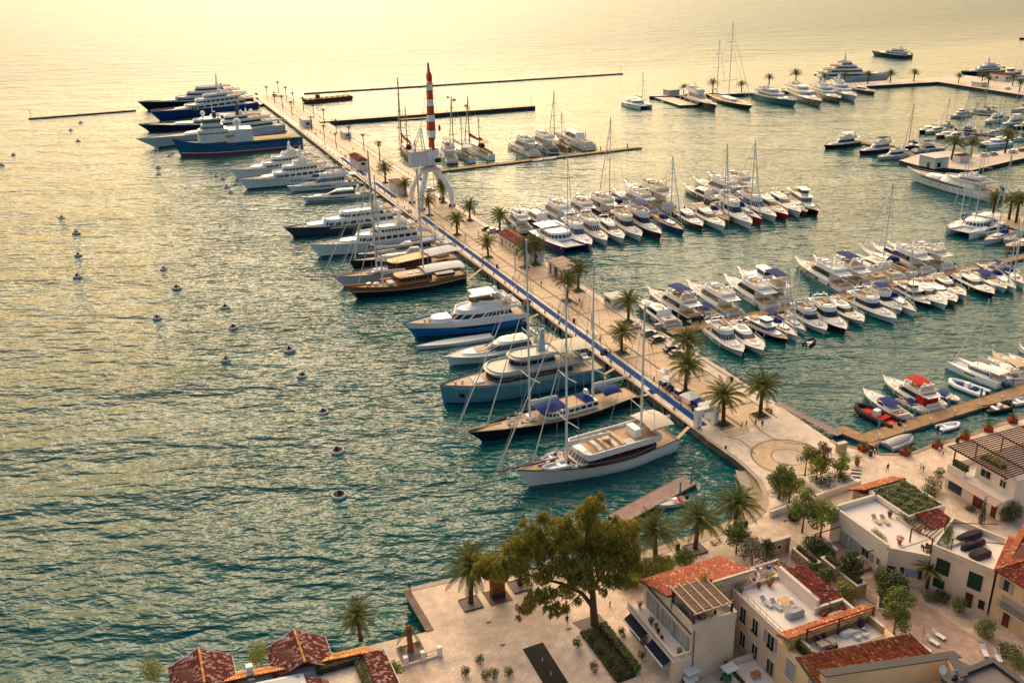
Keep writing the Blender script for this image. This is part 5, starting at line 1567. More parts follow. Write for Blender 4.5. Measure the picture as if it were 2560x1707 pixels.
def tile_roof(root, P0, P1, P2, P3, m, cw=.27, rl=.42, name='roof'):
 """barrel tile covering on the quad eave P0-P1, ridge P3-P2 (world points)"""
 P0, P1, P2, P3 = [Vector(p) for p in (P0, P1, P2, P3)]
 n = (P1 - P0).cross(P3 - P0).normalized()
 if n.z < 0:
  n = -n
 base = MB()
 lo = [p - n * .16 for p in (P0, P1, P2, P3)]
 base.add([P0, P1, P2, P3] + lo, [(0, 1, 2, 3), (7, 6, 5, 4), (0, 1, 5, 4), (1, 2, 6, 5), (2, 3, 7, 6), (3, 0, 4, 7)])
 ro = wb(base, name, TILEUNDER, root)
 nc = max(2, int(max((P1 - P0).length, (P2 - P3).length) / cw))
 nr = max(2, int(((P3 - P0).length + (P2 - P1).length) / 2 / rl))
 mb = MB()
 R = random.Random(nc * 31 + nr)
 def P(u, v):
  return P0.lerp(P1, u).lerp(P3.lerp(P2, u), v)
 narrow = (P1 - P0).length < .5 or (P2 - P3).length < .5
 for i in range(nc):
  for j in range(nr):
   u0, u1 = i / nc, (i + 1) / nc
   v0, v1 = j / nr, min(1.0, (j + 1.12) / nr)
   if narrow and (P(u1, v1) - P(u0, v1)).length < .1:
    continue
   hz = .085
   pts = []
   for v, lift in ((v0, .055), (v1, .015)):
    a, b2 = P(u0, v), P(u1, v)
    for k in range(5):
     t = k / 4
     pts.append(a.lerp(b2, t * .96 + .02) + n * (lift + hz * sin(pi * t) + R.uniform(0, .008)))
   mb.add(pts, [(k, k + 1, k + 6, k + 5) for k in range(4)], True)
   mb.add([pts[0], pts[1], pts[2], pts[3], pts[4]], [(4, 3, 2, 1, 0)])
 # merge islands so each tile gets one tint: reuse the same verts for the front lip
 mb2 = MB(); step = 10
 v = mb.v
 k = 0
 while k < len(v):
  mb2.add(v[k:k + 10], [(q, q + 1, q + 6, q + 5) for q in range(4)] + [(4, 3, 2, 1, 0)], True)
  k += 15
 l = root.location
 mb2.v = [(x - l[0], y - l[1], z - l[2]) for x, y, z in mb2.v]
 to = mb2.build('roof_tiles', m, root, kind='stuff')
 to.parent = ro
 return ro

def ridge_tiles(root, p, q, m, r=.17):
 p, q = Vector(p), Vector(q)
 n = max(1, int((q - p).length / .45))
 mb = MB()
 for i in range(n):
  a, b2 = p.lerp(q, i / n), p.lerp(q, (i + 1.1) / n)
  mb.tube([a + Vector((0, 0, .05)), b2 + Vector((0, 0, .02))], r, 6, r * .85)
 return wb(mb, 'ridge_tiles', m, root, kind='stuff')

# ------------------------------------------------------------------ harbour crane
def crane():
 c = G(1080, 512, QZ)
 r = thing('harbour_crane', 'tall harbour crane with red and white striped jib on white splayed legs', 'crane', c, atan2(W.y, W.x))
 cw_ = mat('crane_white_paint', (.80, .80, .80), .45, var=.15, scale=.7)
 grey = mat('crane_grey_cladding', (.60, .62, .68), .5, var=.12, scale=.8)
 red = mat('crane_red_paint', (.62, .03, .016), .45, var=.18, scale=.8)
 for sx in (1, -1):
  for sy in (1, -1):
   mb = MB(); rings = []
   for z, d, w in ((0, 6.0, .5), (4.5, 5.9, .75), (7, 5.3, .85), (12.5, 2.6, .8), (14, 2.3, .8)):
    x, y = sx * d, sy * d
    rings.append([(x - w, y - w, z), (x + w, y - w, z), (x + w, y + w, z), (x - w, y + w, z)])
   mb.loft(rings); lg = mb.build('leg', cw_, r)
   MB().box(sx * 6 - 1.2, sx * 6 + 1.2, sy * 6 - .5, sy * 6 + .5, 0, .9).build('bogie', DARKMETAL, lg)
 MB().lathe([(3.4, 13.2), (3.9, 13.6), (3.9, 14.2), (3.2, 14.6)], n=20).build('portal_ring', cw_, r)
 mb = MB()
 for z in (14.9, 15.4):
  for k in range(20):
   a, b2 = 2 * pi * k / 20, 2 * pi * (k + 1) / 20
   mb.tube([(4.4 * cos(a), 4.4 * sin(a), z), (4.4 * cos(b2), 4.4 * sin(b2), z)], .05, 4)
   if z > 15:
    mb.tube([(4.4 * cos(a), 4.4 * sin(a), 14.3), (4.4 * cos(a), 4.4 * sin(a), z)], .05, 4)
 mb.build('ring_railing', WHITEPAINT, r)
 MB().lathe([(4.5, 14.2), (4.5, 14.35)], n=20).build('walkway', grey, r)
 MB().lathe([(2.2, 14.35), (2.2, 15.4)], n=16).build('turntable', red, r)
 MB().box(-7.5, -1.2, -2.4, 2.4, 15.4, 20.6).build('machine_house', grey, r)
 MB().box(-7.8, -1.0, -2.7, 2.7, 20.6, 20.9).build('machine_house_roof', mat('machine_roof', (.50, .42, .38), .7), r)
 MB().box(-1.2, 3.2, -2.0, 2.0, 15.4, 21.5).build('slewing_column', cw_, r)
 cab = MB().box(.6, 3.4, -4.0, -2.0, 15.6, 18.8, .1, .1).build('operator_cab', cw_, r)
 MB().box(.8, 3.2, -4.05, -3.95, 16.6, 18.2).build('cab_window', GLASS, cab)
 MB().box(3.36, 3.42, -3.8, -2.2, 16.4, 18.2).build('cab_window', GLASS, cab)
 # jib: alternating sections
 zs_ = [21.0, 25.4, 28.2, 31.0, 33.8, 36.6, 39.4, 42.2, 45.0]
 def half(z):
  return lerp(1.85, 1.0, (z - 21) / 24.0)
 def cx_(z):
  return 1.2 + (z - 21) * .02
 for i in range(len(zs_) - 1):
  z0, z1 = zs_[i], zs_[i + 1]
  mb = MB()
  if i == 0:
   for sg in (1, -1):
    mb.loft([[(cx_(z) + u * .55, sg * h_ + v * .45, z) for u, v in ((-1, -1), (1, -1), (1, 1), (-1, 1))] for z, h_ in ((z0, 1.9), (z1, .85))])
   mb.box(cx_(z1) - .9, cx_(z1) + .9, -1.3, 1.3, z1 - 1.2, z1)
  else:
   mb.loft([[(cx_(z) + u * half(z) * .75, v * half(z), z) for u, v in ((-1, -1), (1, -1), (1, 1), (-1, 1))] for z in (z0, z1)])
  mb.build('jib_section', red if i % 2 == 0 else cw_, r)
 for z in zs_[1:]:
  w = half(z) + .1
  MB().box(cx_(z) - w * .8, cx_(z) + w * .8, -w, w, z - .12, z + .12).build('joint_flange', DARKMETAL, r)
 for z in (25.6, 45.2):
  MB().box(cx_(z) - 2.6, cx_(z) + 2.6, -2.4, 2.4, z, z + .12).build('service_platform', cw_, r)
 mb = MB(); mb.loft([[(1.7 + u * w * .75 + dx, v * w, z) for u, v in ((-1, -1), (1, -1), (1, 1), (-1, 1))] for z, w, dx in ((45, 1.0, 0), (47.5, 1.05, 0), (49, .5, -.05), (52, .3, -.1))])
 hd = mb.build('jib_head', red, r)
 mb = MB()
 for sg in (1, -1):
  mb.lathe([(.7, -.15), (.7, .15)], (1.7, sg * 1.3, 46), 12)
  mb.tube([(1.7, 0, 46), (1.7, sg * 1.8, 46)], .12, 5)
 mb.build('sheave', red, hd)
 # counterweight A frame, ropes, ladder, hook
 mb = MB()
 for sg in (1, -1):
  mb.tube([(-2.0, sg * 1.6, 20.9), (-2.6, sg * .8, 29.0)], .22, 5); mb.tube([(-6.5, sg * 1.6, 20.9), (-2.6, sg * .8, 29.0)], .18, 5)
  for k in range(4):
   mb.tube([(-2.2 - .1 * k, sg * (1.5 - .15 * k), 22.5 + 1.6 * k), (-5.4 + .8 * k, sg * (1.5 - .15 * k), 22.5 + 1.6 * k)], .1, 4)
 mb.build('a_frame', cw_, r)
 mb = MB()
 for sg in (1, -1):
  mb.tube([(-2.6, sg * .7, 29.0), (1.2, sg * .5, 46.5)], .05, 4)
  mb.tube([(2.6, sg * .2, 46.5), (4.6, 0, 29.5)], .04, 4)
 mb.build('rope', DARKMETAL, r)
 MB().lathe([(.15, 0), (.5, .6), (.5, 1.8), (.2, 2.4)], (4.6, 0, 27.2), 8).build('hook_block', red, r)
 mb = MB()
 for k in range(26):
  mb.tube([(cx_(22 + k * .9) + 1.5 - k * .025, -.3, 22 + k * .9), (cx_(22 + k * .9) + 1.5 - k * .025, .3, 22 + k * .9)], .04, 3)
 mb.build('ladder', WHITEPAINT, r, kind='stuff')
 MB().tube([(2.2, 3.2, 0), (2.2, 3.2, 15)], .16, 5).build('cable_conduit', cw_, r)

crane()

# ------------------------------------------------------------------ kiosks and small buildings on the piers
def pier_house(A, B, width, h, label, roof='flat', rm=None, wm=None, doors=(), wins=(), z=QZ, endwins=(), rise=1.2, cat='kiosk', name='pier_kiosk'):
 """A, B: pixels of the far and near ends of the wall base on the sea side"""
 aA, cA = AC(*A, z); aB, cB = AC(*B, z)
 c0 = (cA + cB) / 2; c1 = c0 + width; a0, a1 = min(aA, aB), max(aA, aB)
 r = thing(name, label, cat, PP((a0 + a1) / 2, (c0 + c1) / 2, z))
 wm = wm or STUCCO
 wb(ab(a0, a1, c0, c1, z, z + h), 'wall', wm, r)
 if roof == 'flat':
  wb(ab(a0 - .25, a1 + .25, c0 - .25, c1 + .25, z + h, z + h + .2), 'roof', rm or STUCCO, r)
 elif roof == 'hip':
  e = .4
  q = [PP(a0 - e, c0 - e, z + h), PP(a1 + e, c0 - e, z + h), PP(a1 + e, c1 + e, z + h), PP(a0 - e, c1 + e, z + h)]
  in_ = min(a1 - a0, c1 - c0) / 2
  if a1 - a0 >= c1 - c0:
   t0, t1 = PP(a0 + in_, (c0 + c1) / 2, z + h + rise), PP(a1 - in_ + .02, (c0 + c1) / 2, z + h + rise)
  else:
   t0, t1 = PP((a0 + a1) / 2, c0 + in_, z + h + rise), PP((a0 + a1) / 2, c1 - in_ + .02, z + h + rise)
  if a1 - a0 >= c1 - c0:
   tile_roof(r, q[1], q[0], t0, t1, TILERED, .4, .6); tile_roof(r, q[3], q[2], t1, t0, TILERED, .4, .6)
   tile_roof(r, q[0], q[3], t0 + Vector((0, 0, .01)), t0, TILERED, .4, .6); tile_roof(r, q[2], q[1], t1 + Vector((0, 0, .01)), t1, TILERED, .4, .6)
  else:
   tile_roof(r, q[0], q[3], t1, t0, TILERED, .4, .6); tile_roof(r, q[2], q[1], t0, t1, TILERED, .4, .6)
   tile_roof(r, q[1], q[0], t0, t0 + Vector((0, 0, .01)), TILERED, .4, .6); tile_roof(r, q[3], q[2], t1, t1 + Vector((0, 0, .01)), TILERED, .4, .6)
 elif roof == 'gable':
  e = .35; cm = (c0 + c1) / 2
  tile_roof(r, PP(a1 + e, c0 - e, z + h), PP(a0 - e, c0 - e, z + h), PP(a0 - e, cm, z + h + rise), PP(a1 + e, cm, z + h + rise), TILERED, .4, .6)
  tile_roof(r, PP(a0 - e, c1 + e, z + h), PP(a1 + e, c1 + e, z + h), PP(a1 + e, cm, z + h + rise), PP(a0 - e, cm, z + h + rise), TILERED, .4, .6)
  for a in (a0 + .01, a1 - .01):
   mb = MB(); mb.add([PP(a, c0, z + h), PP(a, c1, z + h), PP(a, cm, z + h + rise - .05)], [(0, 1, 2)]); wb(mb, 'gable_wall', wm, r)
 elif roof == 'panels':
  for k in range(4):
   s = (a1 - a0 + .8) / 4
   q0 = a0 - .4 + k * s
   mb = MB(); mb.add([PP(q0, c0 - .5, z + h + .1), PP(q0 + s * .92, c0 - .5, z + h + .1), PP(q0 + s * .92, c1 + .5, z + h + .55), PP(q0, c1 + .5, z + h + .55),
          PP(q0, c0 - .5, z + h + .2), PP(q0 + s * .92, c0 - .5, z + h + .2), PP(q0 + s * .92, c1 + .5, z + h + .65), PP(q0, c1 + .5, z + h + .65)],
         [(0, 1, 2, 3), (7, 6, 5, 4), (0, 1, 5, 4), (1, 2, 6, 5), (2, 3, 7, 6), (3, 0, 4, 7)])
   wb(mb, 'roof_panel', PLANKPINK, r)
 for f, w, hh in doors:
  a = lerp(a1, a0, f)
  wb(ab(a - w / 2, a + w / 2, c0 - .05, c0 + .05, z + .02, z + hh), 'door', mat('brown_door', (.12, .05, .03), .6), r)
 for f, w, z0, z1 in wins:
  a = lerp(a1, a0, f)
  wo = wb(ab(a - w / 2, a + w / 2, c0 - .04, c0 + .05, z + z0, z + z1), 'window', GLASS, r)
  wb(ab(a - w / 2 - .08, a + w / 2 + .08, c0 - .1, c0 + .04, z + z0 - .1, z + z0), 'sill', STUCCO, r)
 for f, w, z0, z1 in endwins:
  c = lerp(c0, c1, f)
  wb(ab(a0 - .04, a0 + .05, c - w / 2, c + w / 2, z + z0, z + z1), 'window', GLASS, r)
 return r

pier_house((750, 313), (759, 321), 5.0, 4.2, 'plain white box kiosk standing on the far end of the pier', wins=((.5, 2.5, 1.5, 3.0),), endwins=((.5, 2, 1.6, 3.0),))
pier_house((851, 340), (861, 348), 3.6, 3.0, 'small white guard hut with dark windows on the pier', wins=((.5, 2, 1.2, 2.3),), endwins=((.5, 1.6, 1.2, 2.2),))
pier_house((876, 411), (897, 428), 4.2, 4.4, 'white two storey hut with red hipped roof on the pier', 'hip', wins=((.3, 1.2, 2.6, 3.6), (.7, 1.2, 2.6, 3.6)), endwins=((.5, 1.8, 2.4, 3.6),), doors=((.5, 1.0, 2.1),))
pier_house((973, 474), (995, 489), 4.0, 4.0, 'white block with brown flat roof near the crane legs', rm=mat('brown_flat_roof', (.12, .08, .06), .8), doors=((.7, 1.0, 2.1),))
pier_house((1247, 607), (1323, 657), 5.0, 3.3, 'long white customs house with red tiled roof on the pier', 'gable', doors=((.12, 1.0, 2.2), (.62, 1.0, 2.2)), wins=((.25, .8, 1.2, 2.2), (.38, .8, 1.2, 2.2), (.5, .8, 1.2, 2.2), (.8, .8, 1.2, 2.2)), endwins=((.5, 1, 1.2, 2.3),), rise=1.0, cat='building', name='customs_house')
pier_house((1372, 680), (1409, 706), 4.4, 3.6, 'white kiosk with grey doors and pinkish panel roof', 'panels', doors=((.15, .9, 3.0), (.5, 2.4, 3.0), (.85, .9, 3.0)), endwins=((.5, 2.6, .3, 3.0),))
pier_house((1512, 757), (1527, 772), 4.2, 2.5, 'low white kiosk behind the small clipped hedge', wins=((.5, 3, 1.0, 2.0),))
pier_house((2302, 413), (2330, 424), 7.5, 4.4, 'white fuel kiosk with grey mural at the fuel pier', z=1.6, doors=((.6, 1.4, 2.2),), endwins=((.3, 2.0, .5, 2.6),))
pier_house((2387, 404), (2394, 409), 6.0, 3.0, 'small white shed with reddish roof on the fuel pier', rm=TILEUNDER)
pier_house((2482, 199), (2500, 206), 6.5, 4.5, 'white pier house with red roof on the outer pier', 'hip', z=1.9, wins=((.5, 2, 1.5, 2.8),), endwins=((.3, 1.2, 1.5, 2.8), (.7, 1.2, 1.5, 2.8)))
pier_house((1662, 236), (1668, 240), 8.0, 3.2, 'pale grey shed at the tip of the outer pier', z=1.9, wm=mat('grey_shed', (.38, .40, .42), .6))
pier_house((2436, 214), (2444, 219), 5, 2.6, 'low white cabin on the outer pier beside the palms', z=1.9)

# ------------------------------------------------------------------ cars
TYRE = mat('tyre', (.015, .015, .016), .8)
def car(px, ang, col, label, z=QZ, van=False, L=4.4):
 c = G(px[0], px[1], z)
 m = mat('car_paint_%d_%d_%d' % tuple(int(v * 100) for v in col), col, .25, .2, var=.03, coat=.6)
 r = thing('parked_car', label, 'car', (c.x, c.y, z), ang, 'parked cars')
 hw = .88
 def o(x0, x1, w, nose):
  return outline(x0, x1, w, nose, sq=.9)
 b = MB(); rings = []
 for zz, x0, x1, w in ((.28, -L * .48, L * .46, hw * .94), (.5, -L * .5, L * .5, hw), (.78, -L * .49, L * .48, hw * .98), (.9, -L * .47, L * .40, hw * .9)):
  rings.append([(p[0], p[1], zz) for p in o(x0, x1, w, .55)])
 b.loft(rings, smooth=False); b.build('body', m, r)
 hz = 2.0 if van else 1.45
 tier(r, 'cabin', .88, hz, (-L * (.48 if van else .40), L * .24, hw * .88, .3), (-L * (.46 if van else .30), L * .06, hw * .72, .2), m, (.12, .88, GLASS, 'panes', 0, 24))
 for x in (-L * .31, L * .31):
  for sg in (1, -1):
   w = MB().lathe([(.1, -.1), (.31, -.1), (.33, 0), (.31, .1), (.1, .1)], n=12).build('wheel', TYRE, r, loc=(x, sg * (hw - .08), .33))
   w.rotation_euler = (pi / 2, 0, 0)
   MB().lathe([(.02, .105), (.2, .105), (.2, .115)], n=10).build('rim', STEEL, w)
 for sg in (1, -1):
  MB().box(L * .455, L * .487, sg * .62 - .16, sg * .62 + .16, .6, .74).build('headlight', WHITE, r)
  MB().box(-L * .497, -L * .475, sg * .64 - .14, sg * .64 + .14, .62, .78).build('taillight', REDPAINT, r)
 return r

WA = atan2(W.y, W.x); UA = atan2(U.y, U.x)
car((1624, 838), WA, (.10, .12, .13), 'grey green estate car parked on the pier nearest the golf cart')
car((1645, 853), WA + .1, (.03, .03, .032), 'black car parked between the grey and the blue cars')
car((1680, 877), WA, (.015, .03, .14), 'bright blue hatchback parked on the pier')
car((1694, 889), WA, (.025, .035, .075), 'dark blue saloon parked closest to the tall palm')
car((1062, 474), WA, (.35, .42, .46), 'silver blue car parked under the crane')
car((1075, 478), WA + .2, (.6, .6, .6), 'white car parked under the crane')
car((1219, 575), WA, (.03, .05, .06), 'dark green car parked behind the customs house')
car((1234, 580), WA, (.62, .62, .62), 'white car parked behind the customs house')
car((690, 242), WA, (.7, .7, .7), 'white van parked near the pier head', van=True, L=5.2)
car((2391, 403), WA, (.3, .36, .42), 'steel blue car parked by the shed on the fuel pier')
car((2461, 391), WA, (.7, .7, .7), 'white car parked on the fuel pier')
car((2484, 388), WA, (.35, .35, .36), 'grey car parked on the fuel pier')
car((2532, 382), WA, (.72, .72, .72), 'white hatchback parked under the palm on the fuel pier')
car((2556, 378), WA, (.4, .03, .02), 'red car parked at the end of the fuel pier')
car((2520, 224), WA, (.66, .66, .66), 'white car parked on the outer pier', z=1.9)
# golf cart
c_ = G(1591, 818, QZ)
gc = thing('golf_cart', 'white golf cart with flat roof parked beside the palm on the pier', 'golf cart', (c_.x, c_.y, QZ), UA + .3)
MB().box(-1.2, 1.2, -.6, .6, .3, .75, .1, .05).build('body', WHITEPAINT, gc)
MB().box(-.4, .2, -.5, .5, .75, 1.0).build('seat', CUSHION, gc)
MB().box(-1.1, .9, -.62, .62, 1.85, 1.93).build('roof', WHITEPAINT, gc)
for x in (-1.0, .8):
 for y in (-.55, .55):
  MB().tube([(x, y, .7), (x, y, 1.85)], .03, 4).build('roof_post', STEEL, gc)
  MB().lathe([(.1, -.08), (.22, -.08), (.22, .08), (.1, .08)], n=10).build('wheel', TYRE, gc, loc=(x * .8, y, .22)).rotation_euler = (pi / 2, 0, 0)

# ------------------------------------------------------------------ vegetation
def leaf_mat(name, c0, c1, c2=None, trans=.3):
 """foliage: tint varies from leaf to leaf and clump to clump, some light passes through"""
 m, nt, b = new_mat(name)
 N = nt.nodes.new; L = nt.links.new
 g = N('ShaderNodeNewGeometry'); oi = N('ShaderNodeObjectInfo')
 tc = N('ShaderNodeTexCoord')
 n = N('ShaderNodeTexNoise'); n.inputs['Scale'].default_value = .55; n.inputs['Detail'].default_value = 3
 L(tc.outputs['Object'], n.inputs['Vector'])
 ad = N('ShaderNodeMath'); ad.operation = 'MULTIPLY_ADD'
 L(g.outputs['Random Per Island'], ad.inputs[0]); ad.inputs[1].default_value = .5
 L(n.outputs['Fac'], ad.inputs[2])
 ad2 = N('ShaderNodeMath'); ad2.operation = 'MULTIPLY_ADD'
 L(oi.outputs['Random'], ad2.inputs[0]); ad2.inputs[1].default_value = .25
 L(ad.outputs[0], ad2.inputs[2])
 cr = N('ShaderNodeValToRGB')
 e = cr.color_ramp.elements
 e[0].position, e[0].color = .45, c0 + (1,)
 e[1].position, e[1].color = 1.1, c1 + (1,)
 if c2:
  q = e.new(.95); q.color = c2 + (1,)
 L(ad2.outputs[0], cr.inputs[0])
 L(cr.outputs[0], b.inputs['Base Color'])
 b.inputs['Roughness'].default_value = .55
 t = N('ShaderNodeBsdfTranslucent'); L(cr.outputs[0], t.inputs['Color'])
 mx = N('ShaderNodeMixShader'); mx.inputs[0].default_value = trans
 L(b.outputs[0], mx.inputs[1]); L(t.outputs[0], mx.inputs[2])
 L(mx.outputs[0], nt.nodes['Material Output'].inputs['Surface'])
 return m

PALMLEAF = leaf_mat('palm_frond_green', (.055, .09, .016), (.18, .19, .04))
PALMDRY = leaf_mat('palm_frond_dry', (.16, .09, .03), (.26, .15, .05))
LEAFGREEN = leaf_mat('tree_leaf_green', (.05, .10, .016), (.17, .22, .04))
LEAFLIME = leaf_mat('tree_leaf_lime', (.13, .17, .02), (.32, .34, .045))
LEAFRUST = leaf_mat('tree_leaf_rust', (.07, .05, .015), (.17, .10, .03))
LEAFEUC = leaf_mat('eucalyptus_leaf', (.14, .14, .015), (.42, .35, .06), (.34, .29, .045), .45)
LEAFDARK = leaf_mat('shrub_leaf_dark', (.022, .046, .011), (.075, .11, .024))
LEAFGREY = leaf_mat('grey_green_leaf', (.10, .12, .07), (.22, .22, .14))
LEAFRED = leaf_mat('red_leaf', (.22, .03, .015), (.4, .08, .03))
BARKPALM = mat('palm_bark', (.11, .06, .035), .9, var=.4, scale=5, bump=.05)
BARK = mat('tree_bark', (.13, .085, .055), .9, var=.35, scale=3, bump=.04)
BARKRED = mat('peeled_palm_trunk', (.30, .085, .03), .8, var=.2, scale=3)
GRAVEL = mat('grey_gravel', (.22, .19, .18), .9, var=.4, scale=14, bump=.03)
SOIL = mat('dark_soil', (.05, .035, .025), .95, var=.3)
PLANTERDARK = mat('dark_steel_edge', (.035, .03, .03), .5, var=.2)

def frond_mesh(name, th0, kap, Ln, n=17, w=.72, m=None):
 th0, kap = radians(th0), radians(kap)
 pts = []; x = z = 0.0
 for i in range(n + 1):
  s = i / n
  pts.append((Vector((x, 0, z)), th0 - kap * s ** 1.3))
  th = th0 - kap * s ** 1.3
  x += cos(th) * Ln / n; z += sin(th) * Ln / n
 mb = MB()
 mb.tube([p[0] for p in pts], .05, 3, .012, cap=False)
 R = random.Random(int(th0 * 100) + 7)
 for i in range(2, n + 1):
  s = i / n
  p, th = pts[i]
  fw = Vector((cos(th), 0, sin(th))); up = Vector((-sin(th), 0, cos(th)))
  ll = w * (sin(pi * min(1, s * .9 + .08)) ** .6) * R.uniform(.85, 1.1)
  for sg in (1, -1):
   d = (Vector((0, sg, 0)) * .78 + fw * .62 + up * .12).normalized()
   e = p + d * ll - Vector((0, 0, .22 * ll))
   wd = fw * .055
   mid = p + d * ll * .55 + up * .04
   mb.add([p - wd, p + wd, mid + wd * 1.2, e, mid - wd * 1.2], [(0, 1, 2, 3, 4)])
 me = bpy.data.meshes.new(name)
 me.from_pydata(mb.v, [], mb.f); me.update()
 me.materials.append(m or PALMLEAF)
 return me

FR = [frond_mesh('frond', t, k, l) for t, k, l in ((80, 45, 3.6), (60, 62, 4.1), (42, 66, 4.3), (22, 60, 4.3), (2, 48, 4.1), (-22, 34, 3.6))]
FRDRY = frond_mesh('frond_dry', -48, 25, 2.4, m=PALMDRY)

def crown_mesh(name, specs, m, Ln=1.0):
 """all fronds of a far palm joined into one crown"""
 me = bpy.data.meshes.new(name); V = []; F = []
 R = random.Random(3)
 for cls, cnt in specs:
  src = FR[cls]
  sv = [v.co.copy() for v in src.vertices]; sf = [tuple(p.vertices) for p in src.polygons]
  for k in range(cnt):
   a = 2 * pi * (k + R.random() * .7) / cnt + cls
   s = Ln * R.uniform(.85, 1.1)
   o = len(V); ca, sa = cos(a), sin(a)
   V += [((v.x * ca - v.y * sa) * s, (v.x * sa + v.y * ca) * s, v.z * s) for v in sv]
   F += [tuple(i + o for i in f) for f in sf]
 me.from_pydata(V, [], F); me.update(); me.materials.append(m)
 return me

def trunk_mesh(name, h, r0, r1, m, boss=1.35, n=10):
 mb = MB(); prof = [(r0 * 1.25, 0), (r0, .5)]
 k = int(h / .5)
 for i in range(1, k):
  z = .5 + (h - .5) * i / k
  prof.append((lerp(r0, r1, i / k) * (1.05 if i % 2 else .97), z))
 prof += [(r1 * boss, h - .45), (r1 * boss * 1.1, h), (r1 * .6, h + .35)]
 mb.lathe(prof, n=n)
 me = bpy.data.meshes.new(name); me.from_pydata(mb.v, [], mb.f); me.polygons.foreach_set('use_smooth', mb.sm); me.update()
 me.materials.append(m)
 return me

TRUNK = {h: trunk_mesh('palm_trunk', h, .36, .30, BARKPALM) for h in (4.6, 5.2, 5.8)}
TRUNKTHIN = trunk_mesh('palm_trunk', 6.6, .24, .17, BARKPALM, 1.5, 8)
CROWNFAR = crown_mesh('palm_crown', ((0, 5), (1, 8), (2, 9), (3, 8), (4, 5)), PALMLEAF)
CROWNSMALL = crown_mesh('palm_crown', ((0, 6), (1, 7), (2, 6)), PALMLEAF, .58)

def palm(px, label, group=None, h=5.2, s=1.0, z=QZ, near=True, thin=False, bed=None):
 c = G(px[0], px[1], z)
 r = thing('palm_tree', label, 'palm tree', (c.x, c.y, z), RNG.uniform(0, 6), group)
 if thin:
  link('trunk', TRUNKTHIN, r); o = link('crown', CROWNSMALL, r); o.location = (0, 0, 6.7)
  r.scale = (s, s, s)
  r.rotation_euler = (RNG.uniform(-.03, .03), RNG.uniform(-.03, .03), RNG.uniform(0, 6))
  return r
 s *= RNG.uniform(.9, 1.12)
 r.scale = (s, s, s * RNG.uniform(.94, 1.12))
 r.rotation_euler = (RNG.uniform(-.05, .05), RNG.uniform(-.05, .05), RNG.uniform(0, 6))
 link('trunk', TRUNK[h], r)
 if not near:
  o = link('crown', CROWNFAR, r); o.location = (0, 0, h)
 else:
  R = random.Random(int(px[0] * 7 + px[1]))
  for cls, cnt in ((0, 5), (1, 8), (2, 10), (3, 10), (4, 8), (5, 5)):
   for k in range(cnt):
    o = link('frond', FR[cls], r, (0, 0, h + .1 - .06 * cls), 2 * pi * (k + R.random() * .8) / cnt + cls * .7)
    f = R.uniform(.85, 1.12)
    o.scale = (f, f, f)
  for k in range(R.randrange(2, 6)):
   o = link('frond', FRDRY, r, (0, 0, h - .3), R.uniform(0, 6.3)); o.scale = (R.uniform(.6, 1),) * 3
 return r

def bed(px, w, label, m=None, z=QZ, shrub=True, group=None, edge=None, fill=None):
 """square raised bed, axes of the pier, with low planting"""
 a, c = AC(px[0], px[1], z)
 r = thing('planting_bed', label, 'planter', PP(a, c, z), 0, group)
 h = w / 2
 for a0, a1, c0, c1 in ((-h, h, -h, -h + .12), (-h, h, h - .12, h), (-h, -h + .12, -h + .12, h - .12), (h - .12, h, -h + .12, h - .12)):
  wb(ab(a + a0, a + a1, c + c0, c + c1, z, z + .22), 'edge', edge or KERB, r)
 wb(ab(a - h + .12, a + h - .12, c - h + .12, c + h - .12, z, z + .14), 'soil', fill or SOIL, r)
 if shrub:
  leaf_blob(r, [((0, 0, .35), (w * .38, w * .38, .45))], LEAFGREEN if m is None else m, int(180 * w), .2, 'foliage')
 return r

